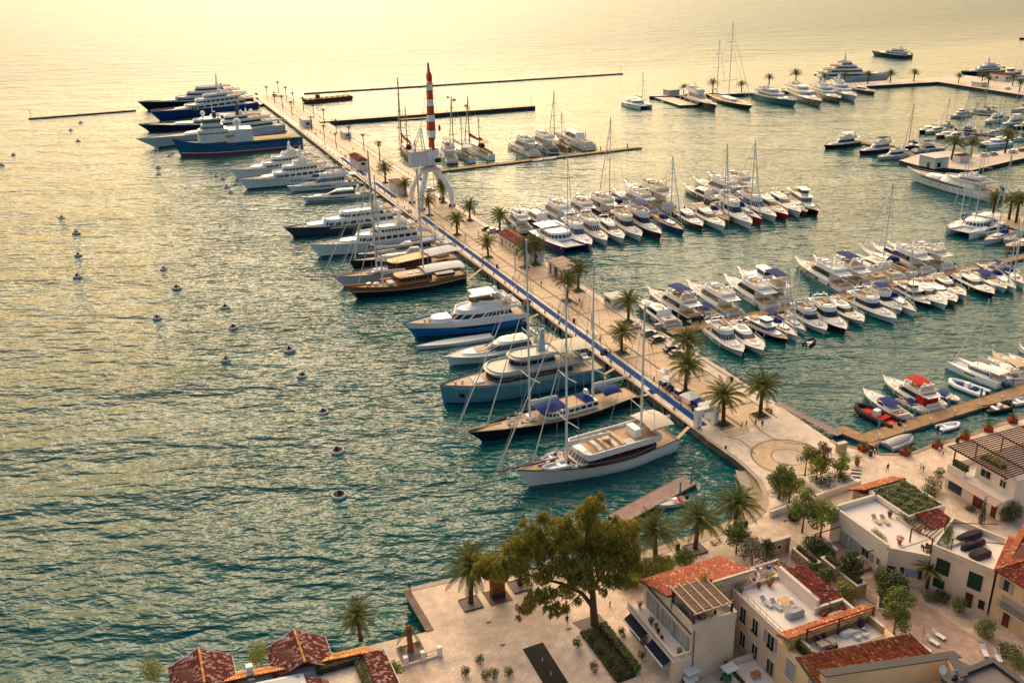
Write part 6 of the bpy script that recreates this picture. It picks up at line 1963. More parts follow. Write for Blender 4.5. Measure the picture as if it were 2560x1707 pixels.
def leaf_blob(root, blobs, m, n, size, name='crown', droop=0.0, seed=1, shell=.55):
 """leaf faces spread through ellipsoid clumps: blobs = [(centre, radii)]"""
 R = random.Random(seed * 97 + n)
 V = []; F = []
 vol = [b[1][0] * b[1][1] * b[1][2] for b in blobs]; tot = sum(v ** .67 for v in vol)
 for (c, rd), v in zip(blobs, vol):
  k = max(6, int(n * v ** .67 / tot))
  for _ in range(k):
   while True:
    d = Vector((R.gauss(0, 1), R.gauss(0, 1), R.gauss(0, 1)))
    if d.length > .1:
     break
   d.normalize()
   q = R.random()
   rr = shell + (1 - shell) * q ** .5 if R.random() < .85 else R.uniform(.2, 1)
   rr *= R.uniform(.9, 1.12)
   p = Vector((c[0] + d.x * rd[0] * rr, c[1] + d.y * rd[1] * rr, c[2] + d.z * rd[2] * rr))
   s = size * R.uniform(.6, 1.35)
   nrm = (d + Vector((R.uniform(-.7, .7), R.uniform(-.7, .7), R.uniform(-.4, .9)))).normalized()
   t = nrm.cross(Vector((0, 0, 1)))
   if t.length < .05:
    t = Vector((1, 0, 0))
   t.normalize()
   b2 = nrm.cross(t)
   a = R.uniform(0, 2 * pi)
   e1 = t * cos(a) + b2 * sin(a); e2 = b2 * cos(a) - t * sin(a)
   if droop:
    e1 = (e1 * (1 - droop) + Vector((R.uniform(-.25, .25), R.uniform(-.25, .25), -1)) * droop).normalized()
    e2 = e1.cross(nrm).normalized() if abs(e1.dot(nrm)) < .95 else e2
    o = len(V)
    V += [tuple(p - e2 * s * .22), tuple(p + e1 * s * .9 - e2 * s * .16), tuple(p + e1 * s * 1.6), tuple(p + e1 * s * .9 + e2 * s * .16), tuple(p + e2 * s * .22)]
    F.append((o, o + 1, o + 2, o + 3, o + 4))
   else:
    o = len(V)
    V += [tuple(p - e1 * s * .5), tuple(p + e2 * s * .32 + nrm * s * .08), tuple(p + e1 * s * .5), tuple(p - e2 * s * .32 + nrm * s * .08)]
    F.append((o, o + 1, o + 2, o + 3))
 me = bpy.data.meshes.new(name); me.from_pydata(V, [], F); me.update(); me.materials.append(m)
 return link(name, me, root)

def limbs(root, paths, m=None, name='trunk'):
 mb = MB()
 for pts, r0, r1 in paths:
  pts = [Vector(p) for p in pts]
  # smooth the polyline a little
  q = []
  for i in range(len(pts) - 1):
   q += [pts[i], pts[i].lerp(pts[i + 1], .5)]
  q.append(pts[-1])
  mb.tube(q, r0, 7, r1)
 return mb.build(name, m or BARK, root)

def tree(px, label, h, rad, m, z=QZ, group=None, n=1500, leaf=.34, seed=1, slim=1.0, stem=.35):
 c = G(px[0], px[1], z)
 R = random.Random(seed)
 r = thing('tree', label, 'tree', (c.x, c.y, z), R.uniform(0, 6), group)
 paths = [([(0, 0, 0), (R.uniform(-.1, .1), R.uniform(-.1, .1), h * stem), (R.uniform(-.2, .2), R.uniform(-.2, .2), h * .85)], .06 + h * .016, .03)]
 blobs = []
 k = 9
 for i in range(k):
  a = 2 * pi * i / k + R.uniform(-.4, .4)
  zz = h * R.uniform(stem + .1, .92)
  f = sin(pi * min(1, max(.15, (zz / h - stem * .6) / (1.05 - stem * .6)))) ** .6
  d = rad * R.uniform(.35, .75) * f
  t = (d * cos(a), d * sin(a), zz)
  paths.append(([(0, 0, zz * .7), (t[0] * .5, t[1] * .5, zz * .9), t], .05, .015))
  rr = rad * R.uniform(.38, .6)
  blobs.append((t, (rr, rr, rr * .8 * slim)))
 blobs.append(((0, 0, h * .93), (rad * .4, rad * .4, rad * .45)))
 limbs(r, paths)
 leaf_blob(r, blobs, m, n, leaf, seed=seed)
 return r

def shrub(px, label, rad, h, m, z=QZ, group=None, n=None, leaf=.2, seed=1, name='shrub', pot=None):
 c = G(px[0], px[1], z)
 r = thing(name, label, 'plant', (c.x, c.y, z), 0, group)
 zb = 0
 if pot:
  MB().lathe([(.28 * pot, 0), (.42 * pot, .3 * pot), (.46 * pot, .55 * pot), (.5 * pot, .6 * pot), (.5 * pot, .66 * pot)], n=12).build('pot', mat('terracotta', (.34, .11, .05), .8, var=.15), r)
  zb = .6 * pot
 R = random.Random(seed)
 bl = [((0, 0, zb + h * .5), (rad * .8, rad * .8, h * .5))]
 for i in range(5):
  a = 2 * pi * i / 5
  bl.append(((rad * .5 * cos(a), rad * .5 * sin(a), zb + h * R.uniform(.35, .7)), (rad * .5, rad * .5, h * .35)))
 limbs(r, [([(0, 0, 0), (0, 0, zb + h * .6)], .06, .02)], name='stem')
 leaf_blob(r, bl, m, n or int(260 * rad * h + 150), leaf, 'foliage', seed=seed)
 return r

def hedge(a0, a1, c0, c1, z0, z1, label, m, seed=1, leaf=.16, n=None, lump=.1):
 """clipped or loose hedge filling a box in the pier frame"""
 r = thing('hedge', label, 'hedge', PP((a0 + a1) / 2, (c0 + c1) / 2, z0))
 core = wb(ab(a0 + .12, a1 - .12, c0 + .12, c1 - .12, z0, z1 - .12), 'branch_core', SOIL, r)
 R = random.Random(seed)
 V = []; F = []
 A = abs((a1 - a0) * (c1 - c0)) + 2 * (abs(a1 - a0) + abs(c1 - c0)) * (z1 - z0)
 for _ in range(n or int(A * 42)):
  f = R.random() * A
  top = abs((a1 - a0) * (c1 - c0))
  if f < top:
   p = PP(R.uniform(a0, a1), R.uniform(c0, c1), z1 + R.uniform(-.12, .1)); p.z += lump * sin(p.x * 2.1 + seed) * sin(p.y * 2.4 + 1.3); nn = Vector((0, 0, 1))
  else:
   e = R.randrange(4)
   zz = R.uniform(z0, z1)
   if e == 0: p = PP(a0, R.uniform(c0, c1), zz); nn = -U
   elif e == 1: p = PP(a1, R.uniform(c0, c1), zz); nn = U
   elif e == 2: p = PP(R.uniform(a0, a1), c0, zz); nn = -W
   else: p = PP(R.uniform(a0, a1), c1, zz); nn = W
  d = (nn + Vector((R.uniform(-.8, .8), R.uniform(-.8, .8), R.uniform(-.3, .8)))).normalized()
  t = d.cross(Vector((.3, .2, 1))).normalized(); b2 = d.cross(t)
  s = leaf * R.uniform(.6, 1.4)
  p = p + nn * R.uniform(-.1, .06) - r.location
  o = len(V)
  V += [tuple(p - t * s * .5), tuple(p + b2 * s * .35), tuple(p + t * s * .5), tuple(p - b2 * s * .35)]
  F.append((o, o + 1, o + 2, o + 3))
 me = bpy.data.meshes.new('foliage'); me.from_pydata(V, [], F); me.update(); me.materials.append(m)
 link('foliage', me, r)
 return r

# palms of the pier: thin ones towards the head, broad ones towards the land
_s2 = .2721
for i, (x, y) in enumerate([(1280, 315), (1385, 270), (1350, 365), (1425, 415), (1455, 325), (1525, 375), (1510, 475), (1615, 430), (1710, 490), (1805, 550), (1690, 610), (1915, 630), (1805, 690), (2035, 710), (1915, 770), (2170, 795), (2315, 890)]):
 palm((320 + x * _s2, 160 + y * _s2), 'slender palm with small tuft standing in the avenue near the pier head', 'slender palms of the pier head', thin=True, s=RNG.uniform(.85, 1.05))
palm((950, 404), 'slender palm standing beside the pier widening', thin=True, s=1.15)
_mid = [((964, 457), 'broad palm beside the white block near the crane'), ((1013, 490), 'broad palm between crane leg and sea edge'), ((1074, 538), 'broad palm in front of the crane cab'),
  ((1108, 506), 'broad palm in a bed beside the right crane leg'), ((1175, 551), 'broad palm in a bed seaward of the crane foot'), ((1143, 587), 'broad palm in a bed opposite the blue carpet start'),
  ((1249, 580), 'broad palm behind the dark green parked car'), ((1221, 643), 'broad palm before the customs house wall')]
for p, l in _mid:
 palm(p, l, 'broad palms of the pier', s=1.0)
 bed((p[0], p[1] + 1), 2.6, 'square planted bed around the ' + l.split(' in ')[0].split(' be')[0] + ' at ' + ' '.join(l.split()[-3:]), group='pier planting beds')
_near = [((1339, 662), 'broad palm at the corner of the customs house'), ((1312, 668), 'broad palm leaning over the customs house front'), ((1445, 727), 'tall palm behind the panel roofed kiosk'), ((1418, 752), 'broad palm near the people by the bench'),
   ((1571, 806), 'tall palm next to the clipped hedge kiosk'), ((1553, 882), 'palm in a raised bed near the golf cart'), ((1718, 912), 'tall palm next to the dark blue saloon'),
   ((1713, 982), 'palm above the white umbrellas and tables'), ((1808, 1060), 'palm rising behind the white gateway'), ((1900, 1038), 'palm in a square bed near the gangway')]
for p, l in _near:
 palm(p, l, 'broad palms of the pier', h=5.8 if 'tall' in l else 5.2, s=1.05)
 bed((p[0], p[1] + 1), 3.0, 'raised bed under the ' + l, group='pier planting beds')
_prom = [((1639, 1407), 'promenade palm closest to the bushes behind the red roof'), ((1738, 1371), 'promenade palm between two dark litter bins'), ((1838, 1333), 'promenade palm at the bend of the cove'),
   ((1177, 1507), 'lone palm on the bare plaza beside the rusty column'), ((1300, 1462), 'promenade palm half hidden behind the eucalyptus')]
for p, l in _prom:
 palm(p, l, 'promenade palms', h=5.2, s=1.08)
 bed((p[0], p[1] + 2), 2.9, 'dark edged gravel bed under the ' + l, shrub=False, group='promenade palm beds', edge=PLANTERDARK, fill=GRAVEL)
palm((902, 1600), 'squat dark palm behind the wooden fence of the corner house', h=4.6, s=.85)
for i, p in enumerate([(1709, 237), (1782, 233), (1854, 230), (1922, 214), (1989, 208), (2060, 211), (2110, 210), (2169, 209), (2225, 206), (2284, 203), (2396, 207), (2454, 211), (2469, 218), (2531, 214), (2548, 229)]):
 palm(p, 'small dark palm growing along the outer pier', 'outer pier palms', h=4.6, s=RNG.uniform(.95, 1.15), z=1.9, near=False)
for p, l in (((2378, 400), 'palm beside the small shed on the fuel pier'), ((2426, 394), 'palm between the shed and the parked cars on the fuel pier'), ((2512, 383), 'palm beyond the parked cars on the fuel pier'),
    ((2481, 545), 'single palm at the tip of the palm pier'), ((2522, 548), 'taller palm of the pair on the palm pier'), ((2540, 556), 'shorter palm of the pair on the palm pier')):
 palm(p, l, None, z=1.5, near=False, s=1.2)
# stripped palm with hanging dead fronds in its own square bed
_p = G(1027, 1628, QZ)
dp = thing('palm_tree', 'bare reddish palm trunk with few hanging dead fronds', 'palm tree', (_p.x, _p.y, QZ))
link('trunk', trunk_mesh('palm_trunk', 4.0, .42, .3, BARKRED), dp)
for k in range(7):
 o = link('frond', FRDRY if k % 2 else FR[5], dp, (0, 0, 4.0), k * .9 + 2.0); o.scale = (.7, .7, .9)
_bd = bed((1030, 1632), 3.4, 'dark edged gravel bed with four clipped balls around the bare palm', shrub=False, edge=PLANTERDARK, fill=GRAVEL)
for k, (x, y) in enumerate(((-1.1, -1.1), (1.1, -1.1), (-1.1, 1.1), (1.1, 1.1))):
 leaf_blob(_bd, [((x * cos(WA) - y * sin(WA), x * sin(WA) + y * cos(WA), .4), (.42, .42, .38))], LEAFGREEN, 160, .14, 'clipped_ball', seed=k + 3)

# the big eucalyptus on the plaza
_p = G(1487, 1560, QZ)
eu = thing('eucalyptus_tree', 'big spreading eucalyptus with drooping olive foliage on the plaza', 'tree', (_p.x, _p.y, QZ))
_R = random.Random(11)
_main = [([(0, 0, 0), (-.2, .2, 2.5), (-.3, .3, 5), (-.6, .8, 8.5), (-1.2, 1.2, 12), (-1.0, 1.5, 16)], .62, .12),
   ([(-.2, .2, 2.8), (-1.8, .2, 5.2), (-4.5, .3, 6.8), (-9, .8, 8.0), (-14, 1.2, 9.6)], .36, .06),
   ([(-.3, .3, 4.6), (-2.5, 1.5, 8), (-5, 2.5, 11), (-6.5, 3, 13.2)], .3, .06),
   ([(-.4, .4, 5.5), (1.5, 1.0, 8.5), (3.2, 1.6, 11.5), (3.6, 1.4, 14)], .28, .06),
   ([(-.6, .8, 8), (-2.4, 1.5, 11.5), (-3.0, 2.0, 15)], .22, .05),
   ([(-4.5, .3, 6.8), (-6.0, -1.2, 6.2), (-7.2, -2.0, 5.4)], .14, .04),
   ([(-1.8, .2, 5.2), (-3.0, -1.8, 5.6), (-4.2, -2.8, 5.0)], .14, .04)]
limbs(eu, _main)
_bl = []
def _cl(x, y, z, r, k=.85):
 _bl.append(((x, y, z), (r, r, r * k)))
for x, y, z, r in [(-11.2, 1.2, 9.8, 1.7), (-10, .4, 8.6, 1.7), (-12.2, 1.5, 8.6, 1.3), (-8.6, 1.2, 9.2, 1.8), (-7.4, 2.2, 10.6, 1.9), (-6.4, 3, 13.0, 1.9), (-5.2, 2.6, 11.2, 2.2), (-8.3, 1.8, 12.2, 1.5),
       (-4.2, 2.2, 14.4, 1.9), (-2.6, 1.8, 13.0, 2.4), (-.9, 1.4, 16.6, 2.2), (-.2, 1.4, 18.2, 1.6), (.6, 1.2, 14.2, 2.3), (2.6, 1.5, 12.8, 2.3), (3.8, 1.4, 14.6, 1.6), (4.4, 1.2, 11.2, 2.1),
       (3.2, .6, 9.4, 2.0), (5.0, .8, 9.0, 1.5), (1.2, .4, 10.6, 2.3), (-1.2, .2, 10.2, 2.4), (-3.6, .8, 9.2, 2.3), (-5.6, .4, 8.2, 1.9), (-3.0, -1.6, 7.2, 1.6), (-5.0, -1.6, 6.4, 1.5),
       (-6.8, -1.8, 5.8, 1.4), (-4.2, -2.6, 4.8, 1.3), (-7.4, -2.0, 4.6, 1.1), (1.8, -.6, 7.8, 1.7), (3.6, -.4, 7.2, 1.4), (-1.0, -1.2, 8.2, 1.8), (.4, 2.6, 11.6, 2.0), (-2.2, 3.4, 11.0, 2.0)]:
 _cl(x * (1.3 if x < 0 else 1.1), y, z * 1.03, r * .84)
 for _ in range(5):
  t = _R.uniform(0, 6.3); q = r * _R.uniform(.9, 1.25)
  _cl(x * (1.3 if x < 0 else 1.1) + q * cos(t), y + q * sin(t) * .8, z * 1.03 + _R.uniform(-1.1, .6) * r, r * _R.uniform(.22, .42), 1.1)
leaf_blob(eu, _bl, LEAFEUC, 34000, .35, 'crown', droop=.55, seed=5, shell=.35)

# street trees round the circle plaza and gardens
tree((1945, 1255), 'leafy young tree in the walled bed closest to the cove wall', 7.0, 2.4, LEAFGREEN, n=2200, seed=2)
tree((1972, 1262), 'leafy young tree leaning over the walled bed beside the cove', 6.0, 2.0, LEAFLIME, n=1600, seed=3)
tree((2012, 1190), 'open crowned sapling with sparse leaves by the paved circle', 6.0, 1.5, LEAFGREEN, n=650, seed=4)
tree((2050, 1198), 'rust tinged young tree in the group beside the circle', 7.0, 2.0, LEAFRUST, n=1300, seed=5)
tree((2040, 1208), 'lime green young tree in the group beside the circle', 5.4, 1.7, LEAFLIME, n=1300, seed=6)
tree((2098, 1204), 'lime green sapling next to the boot scraper grating', 6.0, 1.6, LEAFLIME, n=1000, seed=7)
tree((2005, 1330), 'full green tree beside the white walled terrace', 7.5, 2.6, LEAFGREEN, n=2600, seed=8)
tree((2050, 1345), 'lighter green tree against the terrace parapet', 7.0, 2.6, LEAFLIME, n=2400, seed=9)
tree((1840, 1385), 'round green tree behind the porthole garden wall', 5.8, 1.9, LEAFGREEN, n=1500, seed=10)
tree((1880, 1412), 'grey green bushy tree behind the porthole garden wall', 4.2, 2.6, LEAFGREY, n=1500, seed=11)
tree((1915, 1405), 'small dark tree right of the grey green bush', 4.0, 1.5, LEAFDARK, n=800, seed=12)
tree((2120, 1455), 'dark tree on the terraced garden beside the patio', 5.0, 1.9, LEAFDARK, n=1600, seed=13)
tree((2225, 1510), 'broad dark tree in the diamond bed of the courtyard', 5.0, 2.5, LEAFDARK, n=2200, seed=14)
tree((2235, 1590), 'tall green bamboo like shrub beside the roof terrace', 8.0, 2.2, LEAFGREEN, n=2400, seed=15, stem=.15)

# ------------------------------------------------------------------ houses by the cove
CREAM = mat('cream_stucco', (.78, .62, .47), .85, var=.13, scale=.35, bump=.01)
PINKST = mat('pinkish_stucco', (.77, .55, .43), .85, var=.13, scale=.35, bump=.01)
PALEST = mat('pale_plaster', (.80, .69, .58), .85, var=.12, scale=.35, bump=.01)
YELLOWST = mat('ochre_stucco', (.76, .54, .32), .85, var=.14, scale=.35, bump=.01)
OCHREWALL = mat('ochre_wall', (.55, .33, .12), .85, var=.1, scale=.6)
STONE = mat('rubble_stone', (.34, .24, .16), .9, var=.5, scale=2.6, bump=.06)
TERRFLOOR = mat('pale_terrace_tile', (.76, .69, .64), .75, var=.05, scale=.7)
COPING = mat('limestone_coping', (.66, .58, .48), .8, var=.06)
DARKBEAM = mat('dark_red_steel_beam', (.085, .022, .018), .6, var=.2)
BLACKRAIL = mat('black_iron_rail', (.02, .018, .018), .6)
SHUTGREY = mat('grey_lilac_shutter', (.34, .31, .31), .7, var=.1)
SHUTGREEN = mat('dark_green_shutter', (.02, .055, .035), .7, var=.15)
CURTAIN = mat('curtained_glass', (.34, .36, .36), .15, var=.2, scale=3)
GREYCAP = mat('dark_grey_coping', (.04, .04, .045), .6, var=.12)
AWNNAVY = mat('navy_awning_cloth', (.015, .02, .045), .8)
WHITEFURN = mat('white_outdoor_furniture', (.74, .73, .72), .6, var=.04)
COVERGREY = mat('grey_furniture_cover', (.40, .41, .42), .8, var=.12, bump=.06, scale=2)
COVERDARK = mat('dark_furniture_cover', (.055, .045, .045), .85, var=.2, bump=.06, scale=2)

def house(label, a, c, name='house'):
 return thing(name, label, 'house', PP(a, c, QZ))

def parapet(r, a0, a1, c0, c1, zf, zt, m, th=.3, cop=COPING, sides='abcd', floor=TERRFLOOR):
 """roof terrace: floor and parapet walls with coping; sides a: low a, b: high a, c: low c, d: high c"""
 wb(ab(a0 + .02, a1 - .02, c0 + .02, c1 - .02, zf - .06, zf), 'terrace_floor', floor, r)
 seg = {'a': (a0, a0 + th, c0, c1), 'b': (a1 - th, a1, c0, c1), 'c': (a0 + th, a1 - th, c0, c0 + th), 'd': (a0 + th, a1 - th, c1 - th, c1)}
 for k in sides:
  s = seg[k]
  p = wb(ab(*s, zf, zt), 'parapet', m, r)
  wb(ab(s[0] - .04, s[1] + .04, s[2] - .04, s[3] + .04, zt, zt + .08), 'coping', cop, r)

def rail(r, p, q, h=.95, n=None, m=None, name='railing', bars=True):
 p, q = Vector(p), Vector(q)
 mb = MB(); mb.tube([p + Vector((0, 0, h)), q + Vector((0, 0, h))], .035, 4); mb.tube([p + Vector((0, 0, .12)), q + Vector((0, 0, .12))], .025, 4)
 n = n or max(2, int((q - p).length / (.16 if bars else 1.3)))
 for i in range(n + 1):
  b = p.lerp(q, i / n)
  mb.tube([b, b + Vector((0, 0, h))], .016 if bars else .03, 3, cap=False)
 return wb(mb, name, m or BLACKRAIL, r)

def win(r, a, c, z0, z1, w, axis, shutter=None, frame=COPING, glass=GLASS, out=-1, open_=True, sill=True, name='window'):
 """window in a wall; axis 'c': wall faces along c (width runs along a), axis 'a': wall faces along a. out: direction sign"""
 if axis == 'c':
  o = wb(ab(a - w / 2, a + w / 2, c + out * .02 - .02, c + out * .02 + .02, z0, z1), name, glass, r)
  for a0, a1, q0, q1 in ((a - w / 2 - .1, a - w / 2, z0, z1), (a + w / 2, a + w / 2 + .1, z0, z1), (a - w / 2 - .1, a + w / 2 + .1, z1, z1 + .1), (a - .03, a + .03, z0, z1)):
   wb(ab(a0, a1, c + out * .05 - .05, c + out * .05 + .05, q0, q1), 'window_frame', frame, r)
  if sill:
   wb(ab(a - w / 2 - .15, a + w / 2 + .15, c + out * .1 - .1, c + out * .1 + .1, z0 - .12, z0), 'sill', COPING, r)
  if shutter:
   for sg in (1, -1):
    q = a + sg * (w * .75 + .12) if open_ else a + sg * w * .25
    wb(ab(q - w * .24, q + w * .24, c + out * .09 - .03, c + out * .09 + .03, z0, z1), 'shutter', shutter, r)
 else:
  o = wb(ab(a + out * .02 - .02, a + out * .02 + .02, c - w / 2, c + w / 2, z0, z1), name, glass, r)
  for c0, c1, q0, q1 in ((c - w / 2 - .1, c - w / 2, z0, z1), (c + w / 2, c + w / 2 + .1, z0, z1), (c - w / 2 - .1, c + w / 2 + .1, z1, z1 + .1), (c - .03, c + .03, z0, z1)):
   wb(ab(a + out * .05 - .05, a + out * .05 + .05, c0, c1, q0, q1), 'window_frame', frame, r)
  if sill:
   wb(ab(a + out * .1 - .1, a + out * .1 + .1, c - w / 2 - .15, c + w / 2 + .15, z0 - .12, z0), 'sill', COPING, r)
  if shutter:
   for sg in (1, -1):
    q = c + sg * (w * .75 + .12) if open_ else c + sg * w * .25
    wb(ab(a + out * .09 - .03, a + out * .09 + .03, q - w * .24, q + w * .24, z0, z1), 'shutter', shutter, r)
 return o

def beam(r, p, q, w=.14, m=None, name='pergola_beam'):
 p, q = Vector(p), Vector(q)
 return wb(MB().tube([p, q], w * .75, 4), name, m or DARKBEAM, r)

def pot_plant(a, c, z, label, s=.6, m=None, group='potted terrace plants', pot=1.0, name='potted_plant'):
 r = thing(name, label, 'plant', PP(a, c, z), 0, group)
 MB().lathe([(.20 * pot, 0), (.30 * pot, .3 * pot), (.34 * pot, .5 * pot), (.34 * pot, .56 * pot)], n=10).build('pot', mat('terracotta', (.34, .11, .05), .8, var=.15), r)
 leaf_blob(r, [((0, 0, .5 * pot + s * .6), (s * .75, s * .75, s * .7)), ((s * .4, 0, .5 * pot + s * .5), (s * .4, s * .4, s * .4))], m or LEAFGREEN, int(220 * s + 60), .16, 'foliage', seed=int(a * 7 + c * 3) % 50)
 return r

def planter_box(a0, a1, c0, c1, z, h, ph, label, pm, lm, seed=1):
 r = thing('planter_box', label, 'planter', PP((a0 + a1) / 2, (c0 + c1) / 2, z))
 wb(ab(a0, a1, c0, c1, z, z + h), 'box', pm, r)
 R = random.Random(seed)
 bl = []
 n = max(2, int((abs(a1 - a0) + abs(c1 - c0)) / .7))
 for i in range(n):
  p = PP(lerp(a0 + .2, a1 - .2, (i + .5) / n), lerp(c0 + .2, c1 - .2, (i + .5) / n), z + h + ph * .4) - r.location
  q = R.uniform(.8, 1.2)
  bl.append((tuple(p), (.55 * q, .55 * q, ph * .6 * q)))
 leaf_blob(r, bl, lm, n * 110, .17, 'foliage', seed=seed)
 return r

def table_set(a, c, z, la, lc, label, m, chairs=(), hh=.74, cm=None, rot=0.0):
 r = thing('outdoor_table', label, 'table', PP(a, c, z))
 wb(ab(a - la / 2, a + la / 2, c - lc / 2, c + lc / 2, z + hh - .06, z + hh), 'table_top', m, r)
 for sa in (1, -1):
  for sc in (1, -1):
   x, y = a + sa * (la / 2 - .1), c + sc * (lc / 2 - .1)
   wb(ab(x - .04, x + .04, y - .04, y + .04, z, z + hh - .06), 'leg', m, r)
 return r

def chair(a, c, z, face, label, m, group='terrace chairs', arm=False, w=.5):
 """simple chair; face: direction angle of the backrest in the pier frame"""
 r = thing('chair', label, 'chair', PP(a, c, z), WA + face, group)
 MB().box(-w / 2, w / 2, -w / 2, w / 2, .40, .46).build('seat', m, r)
 MB().box(-w / 2, -w / 2 + .06, -w / 2, w / 2, .46, .92).build('backrest', m, r)
 for x in (-1, 1):
  for y in (-1, 1):
   MB().box(x * (w / 2 - .05) - .025, x * (w / 2 - .05) + .025, y * (w / 2 - .05) - .025, y * (w / 2 - .05) + .025, 0, .40).build('leg', m, r)
 return r

def lounger(a, c, z, ang, label, m=None, group='sun loungers', fr=None):
 r = thing('sun_lounger', label, 'lounger', PP(a, c, z), ang, group)
 MB().box(-1.0, .35, -.33, .33, .25, .36).build('mattress', m or WHITEFURN, r)
 mb = MB(); mb.add([(.35, -.33, .25), (.35, .33, .25), (1.0, .33, .72), (1.0, -.33, .72), (.35, -.33, .36), (.35, .33, .36), (.94, .33, .80), (.94, -.33, .80)],
       [(0, 1, 2, 3), (7, 6, 5, 4), (0, 1, 5, 4), (1, 2, 6, 5), (2, 3, 7, 6), (3, 0, 4, 7)])
 mb.build('backrest', m or WHITEFURN, r)
 for x in (-.85, .6):
  for y in (-.28, .28):
   MB().box(x - .03, x + .03, y - .03, y + .03, 0, .25).build('leg', fr or WHITEFURN, r)
 return r

# ---- house A: balcony house with pergola roof terrace
hA = house('cream balcony house with red lean to roof and pergola terrace', 85, 59)
wb(ab(79.3, 90.8, 53.8, 56.0, QZ, 5.3), 'shop_wall', CREAM, hA)
wb(ab(79.0, 91.0, 53.4, 56.0, 5.3, 5.5), 'balcony_floor', TERRFLOOR, hA)
wb(ab(79.2, 90.9, 56.0, 62.6, QZ, 9.0), 'wall', CREAM, hA)
wb(ab(84.2, 90.9, 62.6, 68.4, QZ, 8.8), 'wall', CREAM, hA)
for c_e in (56.01, 68.39):
 mb = MB(); mb.add([PP(90.85, c_e, 8.9), PP(84.25, c_e, 8.9), PP(84.25, c_e, 11.15), ], [(0, 1, 2)]); wb(mb, 'gable_wall', CREAM, hA)
mb = MB(); mb.add([PP(84.25, 56, 8.9), PP(84.25, 68.4, 8.9), PP(84.25, 68.4, 11.15), PP(84.25, 56, 11.15)], [(0, 1, 2, 3)]); wb(mb, 'terrace_back_wall', PINKST, hA)
tile_roof(hA, PP(91.3, 55.5, 9.0), PP(91.3, 68.8, 9.0), PP(84.1, 68.8, 11.35), PP(84.1, 55.5, 11.35), TILEBRICK)
wb(MB().tube([PP(91.3, 55.45, 8.95), PP(84.1, 55.45, 11.3)], .13, 5), 'verge_board', DARKBEAM, hA)
wb(MB().tube([PP(90.8, 55.85, 8.9), PP(79.1, 55.85, 8.9)], .1, 5), 'gutter', DARKBEAM, hA)
wb(ab(84.0, 84.3, 62.0, 69.0, 11.3, 11.5), 'ridge_coping', COPING, hA)
parapet(hA, 79.1, 84.1, 55.95, 62.6, 9.05, 10.2, CREAM, .25, sides='acd')
# balustrade of the balcony
mb = MB()
for i in range(38):
 a = lerp(79.3, 90.8, i / 37); p = PP(a, 53.55, 0)
 mb.lathe([(.05, 5.55), (.10, 5.75), (.05, 6.0), (.07, 6.2)], (p.x, p.y, 0), 6)
for i in range(8):
 p = PP(79.15, lerp(53.8, 56.0, i / 7), 0); mb.lathe([(.05, 5.55), (.10, 5.75), (.05, 6.0), (.07, 6.2)], (p.x, p.y, 0), 6)
wb(mb, 'balusters', COPING, hA, kind='stuff')
wb(ab(79.0, 91.0, 53.4, 53.7, 6.2, 6.34), 'balustrade_rail', COPING, hA)
wb(ab(79.0, 79.3, 53.7, 56.0, 6.2, 6.34), 'balustrade_rail', COPING, hA)
for a in (81.2, 84.6, 88.4):
 win(hA, a, 56.0, 5.55, 7.9, 1.5, 'c', SHUTGREY, glass=CURTAIN, sill=False, name='balcony_door')
for a0, a1 in ((80.4, 84.4), (86.0, 90.2)):
 wb(ab(a0, a1, 53.77, 53.8, QZ + .1, 4.0), 'shop_window', CURTAIN if a0 < 83 else GLASS, hA)
 mb = MB(); q = [PP(a0 - .2, 53.8, 4.9), PP(a1 + .2, 53.8, 4.9), PP(a1 + .2, 52.6, 4.1), PP(a0 - .2, 52.6, 4.1)]
 mb.add(q + [p - Vector((0, 0, .06)) for p in q], [(0, 1, 2, 3), (7, 6, 5, 4), (0, 1, 5, 4), (1, 2, 6, 5), (2, 3, 7, 6), (3, 0, 4, 7)])
 aw = wb(mb, 'awning', AWNNAVY, hA)
 wb(ab(a0 - .2, a1 + .2, 52.5, 52.62, 4.0, 4.22), 'awning_valance', WHITEPAINT, hA)
for c in (56.25,):
 wb(MB().tube([PP(79.05, 56.3, 9.4), PP(79.05, 56.3, QZ + .3)], .06, 5), 'drainpipe', BLACKRAIL, hA)
wb(ab(79.17, 79.2, 56.0, 62.6, 5.2, 5.26), 'string_course', PINKST, hA)
# pergola
for a, c in ((79.4, 56.3), (84.2, 56.3), (79.4, 62.0), (84.2, 62.0)):
 wb(ab(a - .14, a + .14, c - .14, c + .14, 9.05, 12.0), 'pergola_post', DARKBEAM, hA)
PALEWOOD = mat('pale_pergola_timber', (.58, .42, .28), .7, var=.12)
for i in range(5):
 c = lerp(56.1, 61.2, i / 4)
 wb(ab(78.6, 84.8, c - .08, c + .08, 12.2, 12.4), 'pergola_rafter', PALEWOOD, hA)
for a in (78.9, 84.4):
 wb(ab(a - .08, a + .08, 55.9, 61.6, 12.0, 12.2), 'pergola_beam', PALEWOOD, hA)
SLATM = mat('brown_reed_screen', (.16, .10, .075), .85, var=.35, scale=4)
for i in range(4):
 c0, c1 = lerp(56.1, 61.2, i / 4) + .1, lerp(56.1, 61.2, (i + 1) / 4) - .1
 for k in range(3):
  a0 = 79.1 + k * 1.75
  wb(ab(a0, a0 + 1.7, c0, c1, 12.22, 12.27), 'reed_panel', SLATM, hA)
table_set(81.6, 59.2, 9.05, 2.6, 1.2, 'dark dining table in the shade of the pergola', DARKWOOD)
for i, (a, c, f) in enumerate(((80.8, 60.3, pi), (81.8, 60.3, pi), (80.8, 58.2, 0), (82.0, 58.2, 0))):
 chair(a, c, 9.05, f, 'brown chair at the dark table under the pergola', DARKWOOD, 'pergola chairs')
